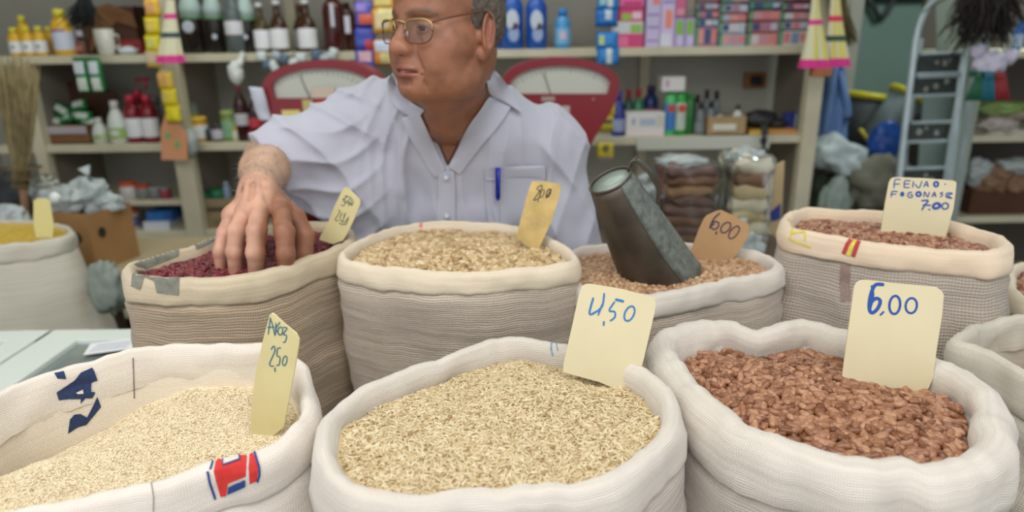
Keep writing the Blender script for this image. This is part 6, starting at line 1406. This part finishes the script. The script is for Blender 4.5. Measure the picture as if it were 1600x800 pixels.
    F.cap(Wr, th[1], .024, .0165, .018)
    for f, c in fing.items():
        Pn = [np.array(at(*q)) for q in c]; r = rad[f]
        # each finger is its own short chain, then joined only at the knuckle
        sub = Field()
        sub.cap(Pn[0], Pn[1], r[0], r[1], .006); sub.ell(Pn[1], (r[1] * 1.05,) * 3, .004); sub.cap(Pn[1], Pn[2], r[1], r[2], .004); sub.ell(Pn[2], (r[2] * 1.02,) * 3, .003); sub.cap(Pn[2], Pn[3], r[2], r[3], .004)
        c_ = sum(Pn) / 4; F.fn((lambda sb: (lambda P: sb(P)))(sub), c_, .075, .0035, 'u')
        F.ell(Pn[0] + np.array((0, 0, .004)), (.0135, .0135, .0115), .008)
    sub = Field(); sub.cap(th[1], th[2], .0165, .0145, .008); sub.cap(th[2], th[3], .0145, .0135, .004); sub.cap(th[3], th[4], .0135, .0115, .004)
    F.fn(lambda P: sub(P), sum(th[1:]) / 4, .08, .006, 'u')
    for a, b in (('pinky', 'ring'), ('ring', 'middle'), ('middle', 'index')):
        m_ = (K[a] + K[b]) / 2; F.cap(m_ + (0, -.004, .017), Wr * .5 + m_ * .5 + (0, 0, .026), .003, .002, .012, 's')
    for s in (1, -1):
        crease(F, (s * .021, -.102, -.028), (s * .035, -.088, -.062), .0056, .0044); crease(F, (s * .033, -.086, -.072), (s * .032, -.080, -.094), .0036, .0045)
        crease(F, (s * .019, -.094, -.014), (s * .046, -.076, -.030), .0030, .0040); crease(F, (s * .016, -.092, .010), (s * .050, -.078, .012), .0020, .0030)
        crease(F, (s * .050, -.076, .004), (s * .062, -.060, .000), .0014, .0022); crease(F, (s * .050, -.076, -.004), (s * .062, -.060, -.012), .0014, .0022)
        crease(F, (s * .044, -.078, -.038), (s * .050, -.066, -.070), .0032, .0055); crease(F, (s * .066, -.022, -.050), (s * .058, -.046, -.085), .0022, .008)
    crease(F, (-.026, -.094, -.0675), (.0, -.106, -.0648), .0016, .0030); crease(F, (0, -.106, -.0648), (.026, -.094, -.0675), .0016, .0030)
    for zz in (.050, .064): crease(F, (-.034, -.090, zz), (.034, -.090, zz), .0012, .0030)
    crease(F, (-.006, -.098, .012), (-.005, -.096, .028), .0012, .0026); crease(F, (.006, -.098, .012), (.005, -.096, .028), .0012, .0026)
    crease(F, (-.01, -.06, -.125), (.05, -.03, -.118), .003, .007); crease(F, (-.02, -.075, -.118), (.062, -.005, -.098), .009, .013); crease(F, (-.02, -.055, -.135), (.05, -.005, -.125), .004, .007)
    allow = shirt_solid(False); neckr = Field(); neckr.cap(NB + (0, .0, -.01), hp(0, -.01, -.06), .082, .10, .01); neckr.ell(HO, (.21, .21, .155), .01)
    hem_p = np.array(at(425, 258, 1.335)) - HEM_N * .03
    vv = open_neck()[3]
    def clamp(P):
        al = allow(P); return np.minimum(np.minimum(np.minimum(al + .011, np.maximum(al + .004, vv(P) + .003)), neckr(P)), -((P - hem_p) @ HEM_N))
    F.clamp = clamp
    F.fn(lambda P: .0007 * nsin(P, 160, 1) + .0009 * nsin(P, 70, 2), (0, 1.3, 1.3), 9, .01, 'd')
    return F, (E, Wr, K, th, fing)

HEM_N = np.array((-.80, -.50, -.34)); HEM_N /= np.linalg.norm(HEM_N)
def plane(p, n): n = np.array(n, float); n /= np.linalg.norm(n); p = np.array(p, float); return lambda P: (P - p) @ n
def open_neck():
    ap = np.array(at(698, 264, 1.34)); tl = np.array(at(658, 168, 1.32)); tr = np.array(at(758, 152, 1.32))
    def vee(P):
        def side(a, b, sg):
            dx, dz = b[0] - a[0], b[2] - a[2]; l = math.hypot(dx, dz); return sg * ((P[:, 0] - a[0]) * dz - (P[:, 2] - a[2]) * dx) / l
        return np.maximum(np.maximum(side(ap, tl, -1), side(ap, tr, 1)), P[:, 1] - 1.43)
    return ap, tl, tr, vee
def shirt_solid(wrinkle=True):
    F = Field()
    F.ell((-.10, 1.50, 1.20), (.200, .138, .28), .05)
    F.ell((-.10, 1.50, .98), (.205, .15, .22), .05)
    F.cap(NB + (.03, .02, -.012), (.072, 1.462, 1.322), .066, .082, .05); F.cap(NB + (-.03, .02, -.012), (-.285, 1.452, 1.38), .066, .080, .05)
    F.ell((-.12, 1.445, 1.335), (.15, .092, .105), .05)
    F.cap((.072, 1.462, 1.322), (.118, 1.45, 1.06), .082, .083, .03)
    F.cap((-.285, 1.452, 1.38), (-.455, 1.380, 1.328), .080, .070, .04)
    F.cap((-.455, 1.380, 1.328), (-.54, 1.31, 1.275), .070, .066, .02)
    F.ell((-.36, 1.42, 1.27), (.13, .075, .095), .05)
    F.ell((-.30, 1.45, 1.22), (.10, .09, .14), .05)
    if not wrinkle:
        F.fn(lambda P: P[:, 0] * 0 + .006, (0, 1.4, 1.2), 9, .01, 'd'); return F
    # folds of the cloth
    def folds(P):
        x, y, z = P[:, 0], P[:, 1], P[:, 2]; d = np.zeros(len(P))
        rg = lambda t, p=1.6: (1 - np.abs(np.sin(t))) ** p
        tor = np.clip((x + .33) / .08, 0, 1) * np.clip((.12 - x) / .06, 0, 1)
        d -= tor * (.010 * rg(x * 30 + 1.6 * np.sin(z * 6 + 1) + 2 + z * 3) * np.clip((1.43 - z) / .1, 0, 1) + .006 * rg(x * 52 + z * 16 + 1.5 * np.sin(z * 12)) - .005)
        arm = np.clip((-.24 - x) / .07, 0, 1)
        d -= arm * (.012 * rg(x * 26 + z * 34 + 1.6 * np.sin(z * 14 + y * 8)) + .007 * rg(x * 17 - z * 52 + 1.2 * np.sin(x * 24)) - .007)
        la = np.clip((x - .04) / .05, 0, 1); d -= la * (.010 * rg(z * 20 + x * 34 + 1.3 * np.sin(z * 9)) + .006 * rg(x * 40 - z * 14) - .004)
        sh = np.exp(-(((x + .235) / .05) ** 2)) * np.clip((z - 1.15) / .1, 0, 1); d -= sh * .009 * rg(x * 70 - z * 18 + np.sin(z * 20))
        d += .0016 * nsin(P, 75, 4) + .0030 * nsin(P, 34, 5)
        return d
    F.fn(folds, (0, 1.4, 1.2), 9, .01, 'd')
    return F
def shirt_field():
    F = shirt_solid()
    # hollow sleeve end, cut at the hem
    hem = np.array(at(425, 258, 1.335)); nh = HEM_N
    F.fn(lambda P: -((P - hem) @ nh - .004), hem, .25, .004, 's')
    inner = Field(); inner.cap((-.44, 1.39, 1.325), (-.60, 1.26, 1.245), .052, .062, .02)
    F.fn(lambda P: np.maximum(inner(P) + .004, -((P - hem) @ nh + .045)), hem, .2, .004, 's')
    # open neck: a V down the chest
    ap, tl, tr, vee = open_neck()
    F.fn(vee, (ap + tl + tr) / 3, .16, .006, 's')
    ns = Field(); ns.cap(NB + (0, .010, -.02), NB + (.004, -.02, .14), .058, .078, .01)
    F.fn(lambda P: ns(P), NB, .2, .006, 's')
    F.fn(lambda P: P[:, 2] - .86, (-.1, 1.5, .80), .5, .01, 's')
    return F

def skin_material():
    m = bpy.data.materials.new('skin'); m.use_nodes = True; nt = m.node_tree; b = nt.nodes['Principled BSDF']
    a = nt.nodes.new('ShaderNodeAttribute'); a.attribute_name = 'tone'; tc = nt.nodes.new('ShaderNodeTexCoord')
    n = nt.nodes.new('ShaderNodeTexNoise'); n.inputs['Scale'].default_value = 38; n.inputs['Detail'].default_value = 5; nt.links.new(tc.outputs['Object'], n.inputs['Vector'])
    mr = nt.nodes.new('ShaderNodeMapRange'); mr.inputs[1].default_value = .35; mr.inputs[2].default_value = .7; mr.inputs[3].default_value = 1.08; mr.inputs[4].default_value = .80; nt.links.new(n.outputs['Fac'], mr.inputs[0])
    mx = nt.nodes.new('ShaderNodeMix'); mx.data_type = 'RGBA'; mx.blend_type = 'MULTIPLY'; mx.inputs[0].default_value = 1
    nt.links.new(a.outputs['Color'], mx.inputs[6]); nt.links.new(mr.outputs[0], mx.inputs[7]); nt.links.new(mx.outputs[2], b.inputs['Base Color'])
    b.inputs['Roughness'].default_value = .52; b.inputs['Subsurface Weight'].default_value = .12; b.inputs['Subsurface Radius'].default_value = (1, .4, .25); b.inputs['Subsurface Scale'].default_value = .006
    n2 = nt.nodes.new('ShaderNodeTexNoise'); n2.inputs['Scale'].default_value = 420; n2.inputs['Detail'].default_value = 3; nt.links.new(tc.outputs['Object'], n2.inputs['Vector'])
    bp = nt.nodes.new('ShaderNodeBump'); bp.inputs['Strength'].default_value = .35; bp.inputs['Distance'].default_value = .001; nt.links.new(n2.outputs['Fac'], bp.inputs['Height']); nt.links.new(bp.outputs[0], b.inputs['Normal'])
    return m
skin_m = skin_material()
man = empty('person', (-.10, 1.56, 0), 'older man in glasses and a pale shirt, hand in the red beans', 'person')
F, (E_, Wr_, K_, th_, fing_) = body_field()
V, Q = grow(F, (-.60, 1.0, 1.02), (.22, 1.66, 1.74), .0018)
bo, V = mesh_from('body', V, Q, skin_m, man, 2)
# skin tones; the darker face has its shading put into the colour
L_ = (V - np.array(HO)) @ HRn / HS
face = np.array(srgb(146, 98, 73)); handc = np.array(srgb(206, 158, 134)); armc = np.array(srgb(192, 156, 130))
T = np.tile(face, (len(V), 1))
isarm = np.clip((-.40 - V[:, 0]) / .02, 0, 1)[:, None]; T = T * (1 - isarm) + armc * isarm
hd = np.clip((Wr_[1] + .01 - V[:, 1]) / .03, 0, 1)[:, None] * isarm; T = T * (1 - hd) + handc * hd
def g(c, s, x=L_): return np.exp(-(((x - np.array(c)) / np.array(s)) ** 2).sum(1))
def blend(w, col):
    global T
    w = np.clip(w, 0, 1)[:, None]; T = T * (1 - w) + np.array(col) * w
blend(.85 * np.clip(1.4 * (g((0, -.103, -.0610), (.026, .014, .0042)) + g((0, -.100, -.0710), (.024, .014, .0055))), 0, 1), srgb(150, 92, 82))
blend(.35 * g((0, -.115, -.030), (.018, .02, .014)), srgb(196, 128, 104))
for s in (1, -1):
    arc = .0175 + .0065 * np.sin(np.clip((np.abs(L_[:, 0]) - .010) / .044, 0, 1) * PI)
    w = np.exp(-((L_[:, 2] - arc) / .0036) ** 2) * (L_[:, 0] * s > .011) * (L_[:, 0] * s < .056) * (L_[:, 1] < -.05)
    blend(.75 * w, srgb(92, 74, 62))
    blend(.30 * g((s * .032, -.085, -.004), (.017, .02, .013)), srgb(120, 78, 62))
    blend(.35 * g((s * .045, -.060, -.040), (.02, .03, .016)), srgb(186, 118, 92))
    blend(.4 * g((s * .085, .008, -.01), (.012, .016, .03)), srgb(190, 118, 94))
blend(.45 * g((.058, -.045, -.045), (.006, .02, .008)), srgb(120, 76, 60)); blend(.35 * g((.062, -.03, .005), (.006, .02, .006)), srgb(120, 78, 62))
for f, c in fing_.items():
    for q_ in (c[0], c[1], c[2]):
        blend(.35 * g(np.array(at(*q_)), (.011,) * 3, V), srgb(196, 128, 108))
    blend(.30 * g(np.array(at(*c[3])), (.014,) * 3, V), srgb(198, 130, 112))
for s in range(14):                       # age spots
    rg_ = np.random.default_rng(50 + s); c = Wr_ * rg_.uniform(0, 1) + K_['middle'] * 0; c = Wr_ + (K_['middle'] - Wr_) * rg_.uniform(-.8, .9) + rg_.normal(0, .018, 3) + (0, 0, .02); blend(.35 * g(c, (.005,) * 3, V), srgb(150, 100, 78))
ca = bo.data.color_attributes.new('tone', 'FLOAT_COLOR', 'POINT'); ca.data.foreach_set('color', np.concatenate([T, np.ones((len(T), 1))], 1).astype(np.float32).ravel())
# short pale hairs on the forearm
rg = random.Random(21); bm = B(); bvh_b = BVHTree.FromPolygons([tuple(v) for v in V], [tuple(q_) for q_ in Q.tolist()])
Em, Wm = Vector(E_), Vector(Wr_)
for k in range(700):
    t = rg.uniform(.05, 1.15); o = Em.lerp(Wm, t); a = rg.uniform(0, 2 * PI); d_ = Vector((math.cos(a), -.25, math.sin(a))).normalized()
    h_ = bvh_b.ray_cast(o + d_ * .2, -d_)
    if h_[0] is None or (h_[0] - o).length > .08: continue
    tip = h_[0] + d_ * rg.uniform(.003, .006) + (Wm - Em).normalized() * rg.uniform(.004, .012) + Vector((rg.gauss(0, .003), 0, rg.gauss(0, .003)))
    tube(bm, [h_[0], tip], [.00028, .0001], 3)
o = obj('arm_hair', bm, cm(170, 160, 148, .6), man); o['kind'] = 'stuff'
# finger nails hidden in the beans; eyes
eye_w = cm(170, 156, 144, .2); iris = cm(30, 22, 18, .1)  # shadow under the heavy lids put into the dark eye colours
for s in (1, -1):
    c = hp(s * .032, -.0745, -.001); bm = B(); bmesh.ops.create_uvsphere(bm, u_segments=24, v_segments=16, radius=.0128 * HS); bmesh.ops.translate(bm, verts=bm.verts, vec=Vector(c)); e_ = obj('eye', bm, eye_w, man, True)
    g_ = Vector(HRn @ np.array((.12, -1, -.05))).normalized(); bm = B(); M3 = g_.to_track_quat('Z', 'Y').to_matrix()
    lathe(bm, [(.0072, .0104), (.0070, .0120), (.0030, .0135), (.0001, .0137)], c, 20, M3); obj('iris', bm, iris, e_, True)
def cut_union(Fa, fn):                  # keep only where fn < 0
    def G(P, bc=None, br=0): return np.maximum(Fa(P, bc, br), fn(P))
    return G
HF = Field(); HE(HF, (0, .0065, .046), (.0810, .0920, .0875), .02); HE(HF, (0, .020, .0), (.074, .072, .055), .03)
HF.fn(lambda P: .0012 * nsin(P, 300, 3) + .0016 * nsin(P, 150, 7), tuple(HO), 9, .01, 'd')
def hair_keep(P):
    L = (P - np.array(HO)) @ HRn / HS; x, y, z = L[:, 0], L[:, 1], L[:, 2]; ax = np.abs(x)
    line = -.022 + np.clip(.072 - ax, 0, .1) * 1.1 + np.clip(z - .05, 0, 1) * .25 + .22 * np.clip(.028 - z, 0, .05)
    low = np.where(y < .018, -.016, -.016 - .9 * (y - .018)); low = np.maximum(low, -.055)
    return (np.maximum(line - y, low - z) + .0025 * nsin(P, 420, 9)) * HS * .8
V, Q = grow(cut_union(HF, hair_keep), (-.30, 1.10, 1.42), (.08, 1.45, 1.74), .0022)
hair_m = mat('grey_hair', srgb(92, 84, 74), .75, var=.5, vscale=160, bump=.9, bscale=240)
mesh_from('hair', V, Q, hair_m, man, 1)
# shirt
def shirt_material():
    m = mat('pale_shirt', srgb(182, 184, 198), .75, bump=.15, bscale=500, var=.04, vscale=5); m.node_tree.nodes['Principled BSDF'].inputs['Sheen Weight'].default_value = .2; return m
shirt_m = shirt_material()
SF = shirt_field()
V, Q = grow(SF, (-.66, 1.20, .84), (.26, 1.68, 1.52), .0032, 16)
sh, V = mesh_from('shirt', V, Q, shirt_m, man, 6)
SACKS['shirt'] = dict(root=sh, bvh=BVHTree.FromPolygons([tuple(v) for v in V], [tuple(q_) for q_ in Q.tolist()]))
sb = SACKS['shirt']['bvh']
def patch(pxs, m, name, parent, lift, nu=10, Yfb=1.34, thick=.0016, lifts=None):
    """a cloth leaf: quad of pixel corners (two edge curves) laid on the shirt with a lift"""
    A, Bc = pxs; A = spline([Vector((x, y, 0)) for x, y in A], nu); Bc = spline([Vector((x, y, 0)) for x, y in Bc], nu); G = []; bm = B()
    for j in range(nu):
        row = []
        for i in range(7):
            f = i / 6; p = A[j].lerp(Bc[j], f); best = None
            for bv in (sb, bvh_b):
                h_ = bv.ray_cast(O3, ray(p.x, p.y))
                if h_[0] is not None and (best is None or (h_[0] - O3).length < (best - O3).length): best = h_[0]
            w = best if best is not None and abs(best.y - Yfb) < .09 else at(p.x, p.y, Yfb)
            li = lift if lifts is None else lifts(j / (nu - 1), f)
            row.append(w - ray(p.x, p.y) * li)
        G.append(row)
    for it in range(6):                 # relax so the leaf hangs smooth
        H = [r[:] for r in G]
        for j in range(1, nu - 1):
            for i in range(1, 6): H[j][i] = (G[j - 1][i] + G[j + 1][i] + G[j][i - 1] + G[j][i + 1]) / 4
        G = H
    Vv = [[bm.verts.new(p) for p in r] for r in G]
    for j in range(nu - 1):
        for i in range(6): bm.faces.new((Vv[j][i], Vv[j][i + 1], Vv[j + 1][i + 1], Vv[j + 1][i]))
    o = obj(name, bm, m, parent, True); md = o.modifiers.new('t', 'SOLIDIFY'); md.thickness = thick; md.offset = 0
    sd = o.modifiers.new('s', 'SUBSURF'); sd.levels = 1; sd.render_levels = 2
    return o
patch(([(755, 92), (760, 122), (765, 148), (786, 158)], [(760, 92), (779, 116), (801, 144), (818, 178)]), shirt_m, 'collar', sh, .010, Yfb=1.33, lifts=lambda a, b: .012 + .004 * a)
patch(([(614, 112), (622, 138), (640, 158), (664, 172)], [(606, 124), (606, 148), (622, 172), (652, 188)]), shirt_m, 'collar', sh, .010, Yfb=1.31, lifts=lambda a, b: .010)
# facing of the open front, placket, pocket, buttons
patch(([(764, 150), (748, 176), (730, 200), (700, 262)], [(802, 162), (782, 194), (758, 222), (718, 274)]), shirt_m, 'front_facing', sh, .004, Yfb=1.33, lifts=lambda a, b: .013 - .009 * a)
patch(([(655, 176), (668, 204), (682, 234), (697, 266)], [(626, 184), (640, 216), (657, 244), (680, 280)]), shirt_m, 'front_facing', sh, .004, Yfb=1.33, lifts=lambda a, b: .013 - .010 * a)
patch(([(684, 268), (684, 300), (682, 330), (681, 362)], [(710, 266), (712, 300), (712, 330), (712, 362)]), shirt_m, 'placket', sh, .003, Yfb=1.35, lifts=lambda a, b: .003)
patch(([(757, 268), (757, 300), (760, 330), (762, 356)], [(852, 266), (854, 300), (854, 330), (852, 356)]), shirt_m, 'chest_pocket', sh, .003, Yfb=1.37, lifts=lambda a, b: .0035)
patch(([(757, 262), (757, 268), (757, 275), (757, 282)], [(852, 258), (853, 266), (853, 274), (853, 281)]), shirt_m, 'pocket_hem', sh, .003, Yfb=1.37, lifts=lambda a, b: .0055)
for (x, y) in ((697, 278), (698, 338)):
    h_ = sb.ray_cast(O3, ray(x, y)); p = h_[0] - ray(x, y) * .0065; bm = B(); lathe(bm, [(.0001, 0), (.0052, 0), (.0055, .0012), (.003, .002), (.0001, .0016)], p, 16, (-ray(x, y)).to_track_quat('Z', 'Y').to_matrix()); obj('button', bm, cm(196, 198, 206, .3), sh, True)
# pen in the pocket
h_ = sb.ray_cast(O3, ray(778, 285)); Yp = h_[0].y - .012
pen = empty('pen', at(778, 308, Yp), 'blue pen clipped upright in the shirt pocket', 'pen')
bm = B(); tube(bm, [at(778, 262, Yp), at(778, 309, Yp)], .0052, 10); obj('pen_cap', bm, cm(30, 50, 180, .3), pen, True)
bm = B(); tube(bm, [at(778, 309, Yp), at(778, 312, Yp + .001)], .0042, 10); obj('barrel', bm, cm(40, 60, 170, .3), pen, True)
bm = B(); tube(bm, [at(778, 263, Yp - .004), at(776.5, 266, Yp - .007), at(776.5, 296, Yp - .006)], .0018, 6); obj('clip', bm, cm(24, 40, 160, .3), pen, True)
# eyeglasses
gold = mat('gold_frame', srgb(176, 150, 104), .3, .7); brownf = mat('brown_rim', srgb(96, 58, 42), .35)
gr = empty('eyeglasses', (0, 0, 0), None, None); gr.parent = man; gr.location = Vector(hp(0, -.10, 0)) - man.location
lens_m = bpy.data.materials.new('spectacle_lens'); lens_m.use_nodes = True
_n = lens_m.node_tree; _n.nodes.clear(); _o = _n.nodes.new('ShaderNodeOutputMaterial'); _mx = _n.nodes.new('ShaderNodeMixShader'); _t = _n.nodes.new('ShaderNodeBsdfTransparent'); _g = _n.nodes.new('ShaderNodeBsdfGlossy')
_t.inputs[0].default_value = (.86, .86, .86, 1); _g.inputs['Roughness'].default_value = .03; _mx.inputs[0].default_value = .05
_n.links.new(_t.outputs[0], _mx.inputs[1]); _n.links.new(_g.outputs[0], _mx.inputs[2]); _n.links.new(_mx.outputs[0], _o.inputs[0])
def lens_pts(s, n=40):
    out = []
    for k in range(n):
        a = 2 * PI * k / n; ca, sa = math.cos(a), math.sin(a); e = 2 / 3.0
        x = .0255 * math.copysign(abs(ca) ** e, ca); z = .0178 * math.copysign(abs(sa) ** e, sa)
        if z < 0: x *= 1 + z * 6
        y = -.1015 + .012 * ((x * s / .0255 + 1) / 2) ** 2
        out.append(Vector(hp(s * .0375 + x, y, z - .0065)))
    return out
for s in (1, -1):
    P_ = lens_pts(s); n = len(P_); bm = B(); vs = [bm.verts.new(p) for p in P_]; bm.faces.new(vs); ln = obj('lens', bm, lens_m, gr, True)
    top = [P_[k % n] for k in range(0, n // 2 + 1)]; bot = [P_[k % n] for k in range(n // 2, n + 1)]
    bm = B(); tube(bm, top, .0019, 8); obj('upper_rim', bm, gold, gr, True); bm = B(); tube(bm, bot, .0012, 6); obj('lower_rim', bm, brownf, gr, True)
    sx = s * .0375 + s * .0255
    bm = B(); tube(bm, spline([Vector(hp(sx, -.0895, .006)), Vector(hp(s * .069, -.080, .010)), Vector(hp(s * .078, -.040, .018)), Vector(hp(s * .0835, -.004, .024)), Vector(hp(s * .0835, .012, .018)), Vector(hp(s * .080, .024, .000))], 24), .0017, 8); obj('temple', bm, brownf, gr, True)
bm = B(); tube(bm, spline([Vector(hp(-.0125, -.1015, .006)), Vector(hp(0, -.106, .010)), Vector(hp(.0125, -.1015, .006))], 8), .0017, 8); obj('bridge', bm, gold, gr, True)
for s in (1, -1):
    bm = B(); blob(bm, Vector(hp(s * .0115, -.099, -.010)), (.003, .003, .006), 1, .0, 1, 2); obj('nose_pad', bm, cm(200, 180, 160, .3), gr, True)
# trousers down to the floor, shoes
TF = Field(); TF.ell((-.10, 1.56, .88), (.19, .13, .16), .04)
for s in (1, -1): TF.cap((-.10 + s * .09, 1.56, .82), (-.10 + s * .11, 1.57, .46), .095, .072, .03); TF.cap((-.10 + s * .11, 1.57, .46), (-.10 + s * .12, 1.60, .09), .070, .058, .02)
V, Q = grow(TF, (-.40, 1.35, .0), (.20, 1.80, 1.06), .010, 12)
mesh_from('trousers', V, Q, cm(52, 56, 66, .9), man, 2)
for s in (1, -1):
    SFh = Field(); SFh.cap((-.10 + s * .12, 1.62, .045), (-.10 + s * .14, 1.46, .035), .045, .036, .03)
    G = lambda P, bc=None, br=0, q=SFh: np.maximum(q(P, bc, br), -P[:, 2] + .001)
    V, Q = grow(G, (-.35, 1.35, -.02), (.16, 1.72, .12), .008, 12); mesh_from('shoe', V, Q, cm(36, 30, 28, .4), man, 2)
